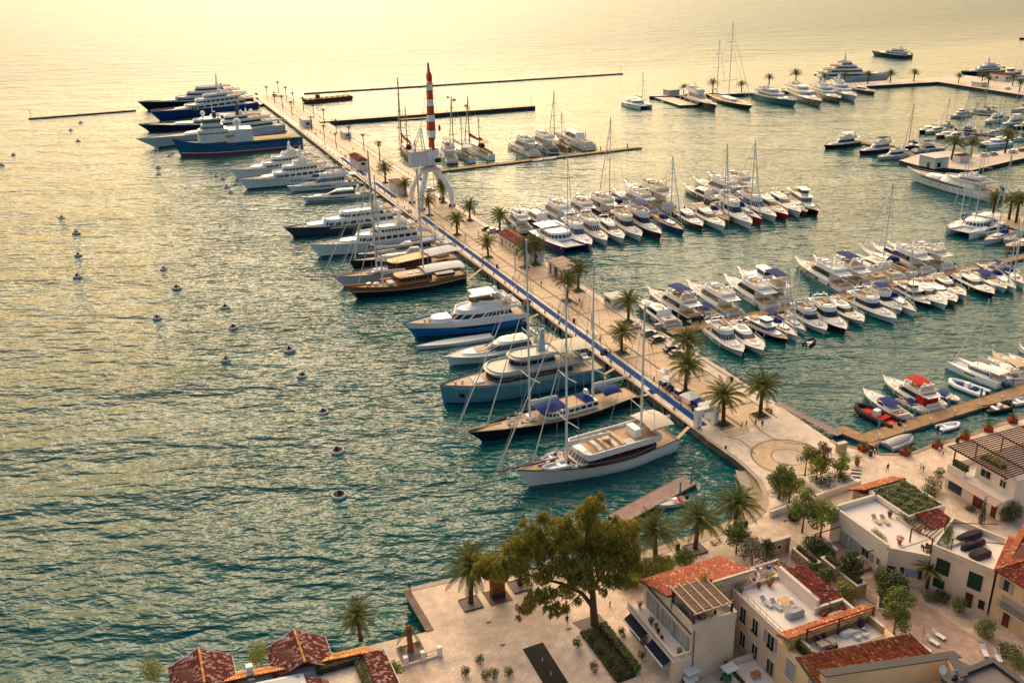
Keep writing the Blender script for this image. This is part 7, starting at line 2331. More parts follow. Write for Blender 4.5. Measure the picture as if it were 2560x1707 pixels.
planter_box(79.9, 83.7, 56.3, 57.0, 9.05, .4, .9, 'dark planting along the pergola terrace edge', DARKWOOD, LEAFDARK, 4)
for a, c, l, s, m in ((86.6, 54.6, 'potted bushy plant in the middle of the balcony', .6, LEAFDARK), (85.6, 54.8, 'small potted plant on the balcony beside the bushy one', .4, LEAFLIME), (84.6, 54.5, 'low potted succulent on the balcony floor', .35, LEAFDARK),
       (80.0, 54.8, 'round yellow green plant in a pot at the balcony end', .55, LEAFLIME), (90.2, 55.0, 'potted shrub in the far corner of the balcony', .6, LEAFLIME), (83.2, 54.2, 'tiny potted plant by the balustrade', .3, LEAFDARK)):
 pot_plant(a, c, 5.5, l, s, m, 'balcony pots', .7)
# planter shrubs below the shop windows
for a, l in ((85.2, 'dark shrub in front of the shop between the two awnings'), (90.6, 'dark shrub in front of the shop at the far awning')):
 planter_box(a - .6, a + .6, 52.2, 52.8, QZ, .35, .6, l, PALEST, LEAFDARK, int(a))
pot_plant(83.2, 62.3, 10.3, 'large leafy plant spilling over the pergola parapet', 1.1, LEAFLIME, None, 1.0)
pot_plant(84.5, 61.0, 11.4, 'bright green palm like plant peeping over the red roof', .9, LEAFGREEN, None, 1.0)

# ---- terrace between house A and house B
hT = house('pale roof terrace with black railing between the red roofs', 86.5, 73)
wb(ab(84.3, 89.0, 68.5, 77.0, QZ, 7.0), 'wall', PINKST, hT)
parapet(hT, 84.3, 89.0, 68.5, 77.0, 7.05, 7.55, PINKST, .3, sides='bcd')
rail(hT, PP(88.9, 68.7, 7.6), PP(88.9, 76.9, 7.6), .8, bars=False); rail(hT, PP(88.9, 76.9, 7.6), PP(84.6, 76.9, 7.6), .8, bars=False)
table_set(87.0, 73.6, 7.05, 1.2, 1.8, 'low brown coffee table on the railed terrace', DARKWOOD, hh=.45)
chair(87.6, 71.6, 7.05, pi * .9, 'brown armchair on the railed terrace beside the coffee table', DARKWOOD, 'railed terrace chairs', w=.75)
chair(86.2, 72.2, 7.05, pi * .6, 'brown armchair on the railed terrace beside the coffee table', DARKWOOD, 'railed terrace chairs', w=.75)
b_ = thing('garden_bench', 'slatted brown bench on the railed terrace', 'bench', PP(86.8, 75.6, 7.05), UA)
for k in range(5):
 MB().box(-1.2, 1.2, -.35 + k * .14, -.25 + k * .14, .42, .46).build('slat', VARNISH, b_)
for k in range(3):
 MB().box(-1.2, 1.2, -.45, -.40, .55 + k * .14, .65 + k * .14).build('backrest_slat', VARNISH, b_)
for x in (-1.1, 1.1):
 MB().box(x - .05, x + .05, -.45, .3, 0, .42).build('leg', VARNISH, b_)
o = MB().lathe([(.3, 0), (.3, .5), (.28, .55)], n=12).build('stool', mat('blue_stool', (.02, .08, .3), .6), None, loc=PP(88.2, 74.8, 7.05)); tag(o, 'bright blue drum stool on the railed terrace', 'stool')
for k, (a, c) in enumerate(((88.3, 72.4), (88.3, 73.4))):
 o = MB().lathe([(.22, 0), (.26, .25), (.22, .5)], n=12).build('stool', WHITEFURN, None, loc=PP(a, c, 7.05)); tag(o, 'white drum stool on the railed terrace', 'stool', 'white drum stools')
table_set(85.6, 69.8, 7.05, .8, 2.2, 'brown dining table at the house end of the railed terrace', DARKWOOD)
for k in range(3):
 chair(86.3, 69.0 + .8 * k, 7.05, pi, 'brown dining chair lined up at the railed terrace table', DARKWOOD, 'railed terrace dining chairs')
planter_box(84.6, 88.5, 76.2, 76.8, 7.05, .4, .7, 'red planter with shrubs along the terrace railing', REDPAINT, LEAFDARK, 7)
pot_plant(87.8, 69.2, 7.05, 'leafy potted shrub against the end of the red lean to roof', .8, LEAFDARK, None, 1.0)
pot_plant(87.0, 69.0, 7.05, 'second potted shrub against the end of the red lean to roof', .7, LEAFGREEN, None, 1.0)

# ---- house B: pink house with big roof terrace
hB = house('pink plastered house with wide roof terrace and dark red side roof', 77, 70)
wb(ab(72.6, 83.6, 65.2, 76.4, QZ, 9.3), 'wall', PINKST, hB)
parapet(hB, 72.6, 83.6, 65.2, 72.3, 9.38, 9.8, PINKST, .3, sides='bc')
rail(hB, PP(83.3, 65.4, 9.85), PP(72.8, 65.4, 9.85), .75, bars=False)
rail(hB, PP(83.4, 65.4, 9.85), PP(83.4, 71.0, 9.85), .9, bars=True)
wb(ab(75.6, 83.4, 72.3, 72.7, 9.35, 11.2), 'dividing_wall', PALEST, hB)
wb(ab(75.55, 83.45, 72.25, 72.75, 11.2, 11.3), 'coping', COPING, hB)
tile_roof(hB, PP(75.6, 72.75, 10.2), PP(75.6, 77.0, 9.8), PP(83.0, 76.6, 10.6), PP(83.0, 72.75, 11.15), TILERED)
parapet(hB, 72.4, 75.55, 71.8, 76.4, 9.4, 10.3, PALEST, .3, sides='bd')
planter_box(74.4, 75.1, 72.4, 76.0, 9.4, .45, .7, 'red planters with low shrubs beside the dark red roof', REDPAINT, LEAFGREEN, 9)
for a, w in ((81.0, 1.1), (78.4, 1.1), (75.2, 1.3)):
 win(hB, a, 65.2, 6.6, 8.6, w, 'c', None if a > 76 else SHUTGREY, out=-1)
 wb(ab(a - .7, a + .7, 64.95, 65.2, 6.5, 6.6), 'balconette', BLACKRAIL, hB)
 win(hB, a - .3, 65.2, 2.6, 4.8, w, 'c', None, out=-1, sill=False, name='door')
table_set(78.6, 69.6, 9.38, 1.1, 1.5, 'square light wood table on the wide roof terrace', mat('light_teak', (.55, .34, .15), .6))
for k, (a, c) in enumerate(((80.8, 68.0), (78.6, 70.8))):
 o = MB().lathe([(.25, 0), (.2, .25), (.25, .5)], n=12).build('stool', WHITEFURN, None, loc=PP(a, c, 9.38)); tag(o, ('white stool at the far end of the wide roof terrace', 'white stool beside the light wood table')[k], 'stool')
lounger(79.6, 67.6, 9.38, UA + .15, 'grey sun lounger on the wide roof terrace beside the parapet', mat('grey_mesh', (.42, .43, .44), .7), 'grey roof loungers')
lounger(78.6, 68.4, 9.38, UA + .1, 'grey sun lounger on the wide roof terrace next to the table', mat('grey_mesh', (.42, .43, .44), .7), 'grey roof loungers')

def covered(a, c, z, la, lc, h, label, m, seed=1):
 r = Vector(PP(a, c, z)); mb = MB(); R = random.Random(seed); rings = []
 for k, (f, zz) in enumerate(((1.0, 0), (1.02, .3), (.96, .75), (.7, 1.0))):
  ringp = []
  for i in range(20):
   t = 2 * pi * i / 20
   e = 4
   x = la / 2 * f * abs(cos(t)) ** (2 / e) * (1 if cos(t) > 0 else -1); y = lc / 2 * f * abs(sin(t)) ** (2 / e) * (1 if sin(t) > 0 else -1)
   p = U * x + W * y
   ringp.append((p.x + R.uniform(-.04, .04), p.y + R.uniform(-.04, .04), zz * h * R.uniform(.92, 1.08)))
  rings.append(ringp)
 mb.loft(rings, True, True, smooth=True)
 o = mb.build('covered_furniture', m, None, loc=r)
 return tag(o, label, 'covered furniture')

covered(76.2, 69.4, 9.38, 1.3, 2.6, .95, 'bulky furniture under a pale grey cover on the wide roof terrace', COVERGREY, 2)
covered(73.6, 73.9, 9.4, 1.2, 2.6, .8, 'covered sofa in the recess beside the red planters', COVERGREY, 3)
pot_plant(82.6, 70.4, 9.38, 'big potted agave in the terrace corner by the coping', .9, LEAFGREEN, None, 1.3)
pot_plant(82.8, 68.8, 9.38, 'small potted plant next to the big agave', .4, LEAFGREEN, None, .8)
pot_plant(82.9, 65.9, 9.38, 'potted shrub on the corner of the railed parapet', .6, LEAFLIME, None, .9)
# lower terrace with brown tables in the alley
hL = house('narrow lower terrace with planted rail beside the pink house', 74, 62.5)
wb(ab(66.5, 78.6, 60.6, 65.2, QZ, 2.4), 'wall', PALEST, hL)
parapet(hL, 66.5, 78.6, 60.6, 65.15, 2.46, 3.0, PALEST, .3, sides='bc')
hedge(67, 78.2, 60.5, 61.0, 3.0, 3.6, 'trailing dark planting along the lower terrace wall', LEAFDARK, 5)
for k, a in enumerate((75.4, 72.4, 71.6)):
 table_set(a, 63.4, 2.46, .8, 1.2, ('single orange brown table on the lower terrace', 'orange brown table on the lower terrace nearest the steps', 'orange brown table pushed against its neighbour')[k], mat('orange_table', (.36, .13, .04), .6), hh=.6)

# ---- house C: ochre roof terrace between orange roofs
hC = house('ochre house with sunken roof terrace between two orange roofs', 69, 71)
wb(ab(63.4, 73.3, 64.6, 78.2, QZ, 9.3), 'wall', YELLOWST, hC)
parapet(hC, 68.6, 71.6, 66.2, 77.2, 9.36, 10.4, OCHREWALL, .3, sides='bcd')
tile_roof(hC, PP(73.5, 64.6, 10.2), PP(73.5, 78.0, 10.2), PP(71.4, 78.0, 11.0), PP(71.4, 64.6, 11.0), TILEORANGE)
wb(ab(71.3, 71.5, 64.6, 78.0, 9.3, 10.95), 'back_wall', OCHREWALL, hC)
wb(MB().tube([PP(73.5, 64.5, 10.1), PP(71.2, 64.5, 10.95)], .14, 5), 'verge_board', GREYCAP, hC)
tile_roof(hC, PP(64.6, 63.6, 9.6), PP(62.6, 79.4, 9.6), PP(66.3, 78.6, 10.9), PP(68.6, 63.6, 10.9), TILEORANGE)
wb(MB().tube([PP(64.6, 63.5, 9.5), PP(68.7, 63.5, 10.85)], .16, 5), 'verge_board', GREYCAP, hC)
win(hC, 70.6, 64.6, 5.6, 8.4, 1.6, 'c', SHUTGREY, out=-1, open_=False)
win(hC, 66.6, 64.6, 5.6, 8.4, 1.6, 'c', SHUTGREY, out=-1, open_=False)
win(hC, 69.0, 64.6, 2.0, 4.4, 1.4, 'c', SHUTGREY, out=-1)
for p, q in (((71.4, 67.0, 11.6), (71.2, 77.6, 11.6)), ((71.4, 67.0, 11.6), (68.2, 68.2, 11.6)), ((71.3, 72.2, 11.6), (68.0, 73.4, 11.6))):
 beam(hC, PP(*p), PP(*q))
for a, c in ((71.2, 72.0), (71.3, 67.2), (71.2, 77.4)):
 wb(ab(a - .08, a + .08, c - .08, c + .08, 9.4, 11.6), 'pergola_post', DARKBEAM, hC)
beam(hB, PP(77.4, 72.6, 11.6), PP(74.6, 77.2, 11.6)); beam(hB, PP(77.4, 72.6, 11.6), PP(72.9, 73.2, 11.6)); beam(hB, PP(74.6, 77.2, 11.6), PP(71.6, 78.0, 11.6))
table_set(70.0, 69.2, 9.36, 1.1, 2.4, 'long weathered wooden dining table on the ochre terrace', mat('weathered_table', (.38, .30, .23), .7, var=.15))
for k in range(4):
 chair(70.9 if k < 2 else 69.1, 68.7 + (k % 2) * 1.0, 9.36, -pi / 2 if k < 2 else pi / 2, 'dark chair tucked under the long weathered table', COVERDARK, 'weathered table chairs')
covered(70.6, 73.0, 9.36, .9, 2.2, .6, 'white covered daybed on the ochre terrace', WHITEFURN, 4)
for k in range(2):
 chair(69.6, 73.6 + k * 1.1, 9.36, -pi / 2, 'white armchair on the ochre terrace', WHITEFURN, 'white armchairs of the ochre terrace', w=.8)
o = MB().lathe([(.3, 0), (.42, .5), (.36, 1.0), (.2, 1.4), (.24, 1.5)], n=12).build('urn', COVERDARK, None, loc=PP(71.0, 75.4, 9.36)); tag(o, 'tall dark urn in the corner of the ochre terrace', 'urn')
hedge(68.7, 71.3, 65.6, 66.4, 9.3, 10.6, 'dark green hedge on the left edge of the ochre terrace', LEAFDARK, 6)
# grey capped buildings at the bottom edge
hG = house('ochre walled roof yard framed by dark grey copings', 60, 72)
wb(ab(52.0, 64.2, 66.0, 79.6, QZ, 8.4), 'wall', YELLOWST, hG)
mb = MB(); mb.prism([PP(65.3, 64.2), PP(61.4, 80.2), PP(60.4, 80.2), PP(64.3, 64.2)], 8.0, 11.2); wb(mb, 'parapet', YELLOWST, hG)
mb = MB(); mb.prism([PP(65.5, 64.0), PP(61.5, 80.5), PP(60.3, 80.5), PP(64.3, 64.0)], 11.2, 11.35); wb(mb, 'coping', GREYCAP, hG)
mb = MB(); mb.prism([PP(61.4, 79.6), PP(58.0, 78.4), PP(58.0, 77.8), PP(61.0, 78.8)], 8.0, 11.25); wb(mb, 'parapet', YELLOWST, hG)
mb = MB(); mb.prism([PP(61.5, 80.4), PP(57.8, 78.8), PP(57.9, 77.7), PP(61.2, 79.0)], 11.25, 11.4); wb(mb, 'coping', GREYCAP, hG)
for k, (a, c) in enumerate(((59.8, 77.0), (58.8, 77.8))):
 r = thing('satellite_dish', ('upper satellite dish on the grey framed roof yard', 'lower satellite dish on the grey framed roof yard')[k], 'satellite dish', PP(a, c, 8.4))
 MB().tube([(0, 0, 0), (0, 0, 2.6)], .05, 5).build('pole', STEEL, r)
 d = MB().lathe([(.02, 0), (.3, .04), (.55, .14), (.57, .14), (.3, .0)], n=16).build('dish', WHITEPAINT, r, loc=(0, 0, 2.7)); d.rotation_euler = (radians(60), 0, .4)
hF2 = house('flat gravel roofed block with dark grey rim', 56, 80)
wb(ab(48, 59.0, 76.2, 84.0, QZ, 10.4), 'wall', YELLOWST, hF2)
wb(ab(48.6, 58.5, 76.7, 83.5, 10.4, 10.5), 'gravel_roof', GRAVEL, hF2)
for s in ((58.4, 59.1, 76.1, 84.1), (48, 58.4, 76.1, 76.8), (48, 58.4, 83.4, 84.1)):
 wb(ab(*s, 10.4, 11.0), 'rim', GREYCAP, hF2)

# ---- house D: white terraces with roof garden
hD = house('white terrace house with planted roof garden and orange tile strip', 91, 99)
wb(ab(84.8, 96.8, 93.4, 102.0, QZ, 6.5), 'wall', PALEST, hD)
wb(ab(89.6, 98.0, 102.0, 109.2, QZ, 6.6), 'wall', PALEST, hD)
parapet(hD, 84.8, 96.8, 93.4, 102.0, 6.56, 7.4, PALEST, .35, sides='bc')
parapet(hD, 89.6, 98.0, 101.7, 109.2, 6.7, 7.4, PALEST, .35, sides='abcd', floor=SOIL)
tile_roof(hD, PP(100.4, 99.4, 6.9), PP(100.4, 108.8, 6.9), PP(98.0, 109.4, 7.7), PP(98.0, 101.0, 7.7), TILEORANGE)
wb(ab(98.0, 100.2, 100.6, 108.8, QZ, 6.8), 'stone_wall', STONE, hD)
hedge(90.0, 97.6, 102.2, 108.8, 6.7, 7.7, 'dense dark planting filling the roof garden', LEAFGREEN, 8, .28, 3400, .3)
lounger(91.6, 97.4, 6.56, UA - .1, 'tan teak lounger on the white roof terrace, outer of the pair', TEAKLIGHT, None, DARKWOOD)
lounger(91.0, 98.5, 6.56, UA - .1, 'tan teak lounger on the white roof terrace, inner of the pair', TEAKLIGHT, None, DARKWOOD)
planter_box(86.6, 89.6, 94.2, 94.9, 6.56, .5, .6, 'low stone planter with yellow green shrubs on the white terrace', COPING, LEAFLIME, 11)
planter_box(87.2, 91.0, 100.6, 101.4, 6.56, .5, .9, 'curved stone planter with dark round shrubs on the white terrace', COPING, LEAFDARK, 12)
pot_plant(91.8, 100.2, 6.56, 'small round topped plant in a terracotta pot on the white terrace', .5, LEAFDARK, None, 1.0)
pot_plant(86.6, 101.0, 6.56, 'lime shrub in a terracotta pot on the white terrace', .8, LEAFLIME, None, 1.2)
pot_plant(85.6, 96.2, 6.56, 'red leaved maple in a pot on the white terrace', .8, LEAFRED, None, 1.0)
tile_roof(hD, PP(84.6, 103.0, 6.6), PP(84.6, 108.0, 6.4), PP(89.6, 107.6, 7.4), PP(89.6, 103.0, 7.6), TILERED)
wb(ab(84.8, 89.6, 102.2, 107.6, QZ, 6.4), 'wall', PALEST, hD)
for a in (93.6, 91.4):
 win(hD, a, 93.4, 2.2, 4.6, 1.8, 'c', None, glass=CURTAIN, out=-1, sill=False, name='glass_door')
win(hD, 89.0, 93.4, 3.0, 4.4, 1.5, 'c', SHUTGREY, out=-1)
win(hD, 86.4, 93.4, 3.2, 4.4, .5, 'c', None, out=-1)
# patio with dark steel frame
hP = house('terracotta patio under a slim dark steel frame', 91, 91)
wb(ab(87.4, 95.0, 88.2, 93.3, QZ, 2.2), 'patio_base', STONE, hP)
wb(ab(87.6, 94.8, 88.4, 93.3, 2.2, 2.24), 'patio_floor', mat('terracotta_paving', (.34, .22, .16), .8, var=.15), hP)
for p, q in (((94.6, 88.4, 5.0), (94.6, 94.2, 5.0)), ((94.6, 94.2, 5.0), (87.7, 94.2, 5.0)), ((94.6, 88.4, 5.0), (87.7, 88.4, 5.0)), ((87.7, 88.4, 5.0), (87.7, 94.2, 5.0))):
 beam(hP, PP(*p), PP(*q))
for a in (94.6, 87.7):
 wb(ab(a - .06, a + .06, 88.34, 88.46, 2.2, 5.0), 'frame_post', DARKBEAM, hP)
table_set(93.0, 89.6, 2.24, 1.4, .8, 'white low table on the terracotta patio beside the sofa', WHITEFURN, hh=.4)
r = thing('garden_sofa', 'white L shaped garden sofa on the terracotta patio', 'sofa', PP(93.6, 90.0, 2.24))
wb(ab(93.9, 94.5, 88.9, 91.6, 2.24, 2.65), 'seat', WHITEFURN, r); wb(ab(94.3, 94.5, 88.9, 91.6, 2.65, 3.0), 'backrest', WHITEFURN, r); wb(ab(92.6, 93.85, 91.0, 91.6, 2.24, 2.65), 'side_seat', WHITEFURN, r)
r = thing('round_table', 'round white garden table on the terracotta patio', 'table', PP(89.6, 91.4, 2.24))
MB().lathe([(.8, .70), (.8, .75)], n=20).build('table_top', WHITEFURN, r); MB().lathe([(.35, 0), (.06, .1), (.06, .7)], n=10).build('pedestal', WHITEFURN, r)
for k in range(5):
 t = k * 2 * pi / 5
 chair(89.6 + 1.15 * sin(t), 91.4 + 1.15 * cos(t), 2.24, t + pi, 'white chair around the round patio table', WHITEFURN, 'patio chairs')
# stone walled planters stepping down to the courtyard
for k, (a0, a1, c0, c1, zt, l) in enumerate(((90.0, 94.8, 84.4, 86.0, 3.6, 'stone walled planter bed beside the iron gate'), (83.0, 90.8, 86.4, 88.2, 3.9, 'long stone walled planter bed below the patio'), (82.6, 86.6, 78.6, 80.6, 4.0, 'stone walled planter bed behind the dark red roof'))):
 r = thing('stone_planter', l, 'planter', PP((a0 + a1) / 2, (c0 + c1) / 2, QZ))
 wb(ab(a0, a1, c0, c1, QZ, zt - .12), 'wall', STONE, r)
 for s in ((a0, a0 + .35, c0, c1), (a1 - .35, a1, c0, c1), (a0 + .35, a1 - .35, c0, c0 + .35), (a0 + .35, a1 - .35, c1 - .35, c1)):
  wb(ab(*s, zt - .12, zt), 'coping', COPING, r)
 hedge(a0 + .4, a1 - .4, c0 + .38, c1 - .38, zt - .1, zt + .6, 'dark planting in the ' + l, LEAFDARK, 20 + k)
# porthole garden wall and gate
gw = thing('garden_wall', 'rendered garden wall with round porthole opening', 'wall', PP(96.7, 83, QZ))
wb(ab(96.5, 96.9, 80.6, 85.4, QZ, 4.2), 'wall', mat('patchy_render', (.50, .36, .22), .9, var=.25, scale=.9), gw); wb(ab(96.4, 97.0, 80.4, 85.6, 4.2, 4.35), 'coping', COPING, gw)
wb(ab(96.46, 96.95, 84.6, 85.4, QZ, 4.2), 'stone_quoin', STONE, gw)
p_ = PP(96.49, 83.4, 3.0) - gw.location
pr = MB().lathe([(.36, -.05), (.52, -.05), (.52, .06), (.36, .06)], n=20, cap=False).build('porthole_ring', COPING, gw, loc=p_); pr.rotation_euler = (pi / 2, 0, WA)
pg_ = MB().lathe([(.02, .0), (.36, .0)], n=20, cap=False).build('porthole_glass', GLASS, gw, loc=p_); pg_.rotation_euler = (pi / 2, 0, WA)
g_ = thing('iron_gate', 'black iron bar gate beside the porthole wall', 'gate', PP(95.5, 85.6, QZ)); rail(g_, PP(96.5, 85.5, QZ), PP(93.6, 85.7, QZ), 2.2, 22)

# ---- house E: courtyard front with green shutters (slightly turned)
hE = house('cream courtyard house with dark green shutters and roof terrace', 78.5, 102)
_e = [PP(80.9, 97.4), PP(85.0, 105.6), PP(77.4, 108.2), PP(72.8, 100.4)]
wb(MB().prism(_e, QZ, 8.1), 'wall', CREAM, hE)
_i = [_e[k].lerp((_e[0] + _e[1] + _e[2] + _e[3]) / 4, .03) for k in range(4)]
wb(MB().prism(_i, 8.1, 8.16), 'terrace_floor', TERRFLOOR, hE)
_w = [_e[k].lerp((_e[0] + _e[1] + _e[2] + _e[3]) / 4, .07) for k in range(4)]
for k in range(4):
 j = (k + 1) % 4
 wb(MB().prism([_e[k], _e[j], _w[j], _w[k]], 8.16, 9.0), 'parapet', CREAM, hE)
 wb(MB().prism([_e[k], _e[j], _w[j], _w[k]], 9.0, 9.09), 'coping', COPING, hE)
def face_panel(r, P, Q, f, w, z0, z1, m, out=.06, name='window', th=.06):
 """flat panel on the wall from P to Q at fraction f"""
 d = (Q - P); L_ = d.length; d = d.normalized(); nn = Vector((-d.y, d.x, 0))
 cen = (P + Q) / 2
 c = P + d * L_ * f
 return wb(MB().obox((c + nn * out)[:2], d, w, th, z0, z1), name, m, r)
_P, _Q = _e[0], _e[3]
_sg = 1 if (Vector((-(_Q - _P).y, (_Q - _P).x, 0))).dot(PP(78, 92) - PP(78, 100)) > 0 else -1
for f, w, z0, z1 in ((.22, 1.9, 5.0, 7.4), (.20, 1.6, 2.6, 4.0), (.74, 1.9, 4.8, 7.4)):
 face_panel(hE, _P, _Q, f, w, z0, z1, SHUTGREEN, .05 * _sg, 'shutter')
face_panel(hE, _P, _Q, .70, 1.0, QZ, 3.9, DARKWOOD, .05 * _sg, 'door'); face_panel(hE, _P, _Q, .90, .8, 2.2, 3.6, GLASS, .05 * _sg, 'window')
wb(MB().tube([_P + Vector((0, 0, 7)) , Vector((_P.x, _P.y, QZ + .3))], .06, 5), 'drainpipe', DARKBEAM, hE)
for k, (a, c, la, lc) in enumerate(((80.8, 104.4, 1.2, 4.6), (79.0, 103.2, .9, 4.4), (77.0, 102.4, 1.8, 3.2))):
 covered(a, c, 8.16, la, lc, .9, ('longest dark covered furniture along the terrace wall of the shuttered house', 'slim dark covered furniture on the shuttered house terrace', 'oval dark covered furniture on the shuttered house terrace')[k], COVERDARK, 5 + k)
for p, q in (((82.8, 101.6), (79.4, 108.0)), ((79.4, 99.4), (75.4, 104.8))):
 beam(hE, PP(*p, 10.4), PP(*q, 10.4), .1)
for a, c in ((82.8, 101.6), (79.4, 99.4)):
 wb(ab(a - .06, a + .06, c - .06, c + .06, 8.1, 10.4), 'frame_post', DARKBEAM, hE)
planter_box(80.2, 84.0, 99.2, 104.0, 8.16, .4, .9, 'round topped shrubs planted behind the terrace parapet', COPING, LEAFGREEN, 15)
# link wing between D and E with small windows
hW = house('low cream wing with blue window and green shutters', 82, 97)
_k0, _k1 = PP(84.9, 93.4), PP(80.9, 97.3)
wb(MB().prism([_k0, _k1, PP(84.0, 103.5), PP(88.0, 101)], QZ, 6.4), 'wall', CREAM, hW)
wb(MB().prism([_k0, _k1, PP(84.0, 103.5), PP(88.0, 101)], 6.4, 6.46), 'terrace_floor', TERRFLOOR, hW)
d_ = (_k1 - _k0).normalized(); n_ = Vector((d_.y, -d_.x, 0))
wb(MB().prism([_k0, _k1, _k1 + Vector((-d_.y, d_.x, 0)) * .3, _k0 + Vector((-d_.y, d_.x, 0)) * .3], 6.46, 7.2), 'parapet', CREAM, hW)
_sg2 = 1 if Vector((-d_.y, d_.x, 0)).dot(PP(78, 92) - PP(82, 96)) > 0 else -1
face_panel(hW, _k0, _k1, .62, 1.7, 3.0, 4.3, mat('pale_blue_pane', (.25, .35, .45), .15), .04 * _sg2, 'window')
for f in (.40, .84):
 face_panel(hW, _k0, _k1, f, .55, 2.9, 4.4, SHUTGREEN, .06 * _sg2, 'shutter')
face_panel(hW, _k0, _k1, .14, 1.1, QZ, 4.2, DARKWOOD, .04 * _sg2, 'door')
for i in range(7):
 beam(hW, PP(82.0 + i * .55, 98.6 - i * .1, 9.0), PP(83.6 + i * .55, 103.2 - i * .1, 9.0), .1, DARKBEAM, 'pergola_slat')
for p, q in (((82.0, 98.6), (85.4, 98.0)), ((83.6, 103.2), (87.0, 102.6))):
 beam(hW, PP(*p, 8.9), PP(*q, 8.9), .14)
for a, c in ((82.0, 98.6), (85.4, 98.0), (83.6, 103.2), (87.0, 102.6)):
 wb(ab(a - .08, a + .08, c - .08, c + .08, 6.4, 8.9), 'pergola_post', DARKBEAM, hW)
table_set(82.6, 98.9, 6.46, .8, 1.6, 'dark glass dining table under the slatted pergola', COVERDARK)
for k in range(4):
 chair(82.0 + (k % 2) * 1.2, 98.4 + (k // 2) * .9, 6.46, 0 if k % 2 else pi, 'dark chair at the glass table under the slatted pergola', COVERDARK, 'slatted pergola chairs')
# ochre house at the right with red hip roof
hY = house('ochre house with red hipped roof, lilac shutters and iron balcony', 68, 104)
_y = [PP(72.6, 100.6), PP(77.2, 108.4), PP(70, 116), PP(60, 101.5)]
wb(MB().prism(_y, QZ, 9.2), 'wall', YELLOWST, hY)
_yo = [p + (p - PP(69.5, 107)).normalized() * .5 for p in _y]
_t0, _t1 = PP(70.4, 105.4, 11.4), PP(68.4, 107.4, 11.4)
def z9(p): return Vector((p.x, p.y, 9.2))
tile_roof(hY, z9(_yo[3]), z9(_yo[0]), _t0, _t1, TILERED); tile_roof(hY, z9(_yo[0]), z9(_yo[1]), _t1, _t0, TILERED); tile_roof(hY, z9(_yo[1]), z9(_yo[2]), _t1, _t0, TILERED)
ridge_tiles(hY, z9(_yo[0]), _t0, TILEORANGE); ridge_tiles(hY, _t0, _t1, TILEORANGE)
_P, _Q = _y[0], _y[3]
_sy = 1 if (Vector((-(_Q - _P).y, (_Q - _P).x, 0))).dot(PP(66, 90) - PP(66, 100)) > 0 else -1
for f in (.13, .42, .7):
 face_panel(hY, _P, _Q, f, .7, 6.9, 8.5, GLASS, .04 * _sy, 'window')
 for e in (-.055, .055):
  face_panel(hY, _P, _Q, f + e, .6, 6.8, 8.5, SHUTGREY, .07 * _sy, 'shutter')
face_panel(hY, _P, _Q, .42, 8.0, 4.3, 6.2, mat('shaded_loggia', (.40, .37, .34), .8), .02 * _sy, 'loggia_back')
d_ = (_Q - _P).normalized(); n_ = Vector((-d_.y, d_.x, 0)) * _sy
rail(hY, Vector((_P.x, _P.y, 4.2)) + d_ * .9 + n_ * .35, Vector((_P.x, _P.y, 4.2)) + d_ * 9 + n_ * .35, 1.0)
wb(MB().obox((_P + d_ * 5 + n_ * .2)[:2], d_, 8.3, .5, 4.05, 4.2), 'balcony_slab', COPING, hY)
face_panel(hY, _P, _Q, .20, 1.3, QZ, 3.9, COPING, .03 * _sy, 'door_frame'); face_panel(hY, _P, _Q, .20, 1.0, QZ, 3.7, DARKWOOD, .06 * _sy, 'door')
# narrow red roof strip over the far side of house E
tile_roof(hY, PP(73.0, 101.2, 9.25), PP(78.6, 112.6, 10.0), PP(77.8, 113.2, 10.6), PP(72.2, 101.8, 9.7), TILEORANGE)

# ---- house F: shop house with big timber pergola
hF = house('pale shop house with awning and big brown roof pergola', 95, 128)
wb(ab(89.0, 100.4, 121.2, 141, QZ, 5.2), 'wall', PALEST, hF)
wb(ab(89.0, 96.6, 123.4, 141, 5.2, 8.4), 'upper_wall', PALEST, hF)
parapet(hF, 96.6, 100.4, 121.2, 141, 5.26, 6.2, PALEST, .3, sides='bc')
parapet(hF, 89.0, 96.6, 123.4, 141, 8.46, 8.9, PALEST, .3, sides='c')
mb = MB(); q = [PP(100.2, 121.2, 5.0), PP(89.2, 121.2, 5.0), PP(89.2, 119.9, 4.5), PP(100.2, 119.9, 4.5)]
mb.add(q + [p - Vector((0, 0, .08)) for p in q], [(0, 1, 2, 3), (7, 6, 5, 4), (0, 1, 5, 4), (1, 2, 6, 5), (2, 3, 7, 6), (3, 0, 4, 7)]); wb(mb, 'awning', mat('salmon_awning', (.56, .40, .33), .8), hF)
wb(ab(96.8, 99.6, 121.15, 121.2, QZ + .3, 4.1), 'shop_window', BLUEGLASS, hF); wb(ab(92.4, 94.4, 121.15, 121.2, QZ, 4.1), 'shop_door', DARKWOOD, hF); wb(ab(89.8, 90.8, 121.15, 121.2, QZ, 4.1), 'shop_door', DARKWOOD, hF)
win(hF, 94.6, 123.4, 6.2, 7.5, 1.9, 'c', None, out=-1); win(hF, 91.2, 123.4, 6.2, 7.4, 1.1, 'c', None, out=-1)
for i in range(22):
 a = 101.2 - i * .55
 wb(ab(a - .06, a + .06, 121.4 + i * .02, 142, 9.0, 9.2), 'pergola_slat', mat('brown_pergola_timber', (.12, .055, .04), .7, var=.2), hF)
for c in (122.0, 127, 133, 139):
 wb(ab(89.6, 101.2, c - .1, c + .1, 8.8, 9.0), 'pergola_beam', DARKBEAM, hF)
 for a in (90, 100.0):
  wb(ab(a - .09, a + .09, c - .09, c + .09, 6.2 if a > 97 else 8.5, 8.8), 'pergola_post', DARKBEAM, hF)
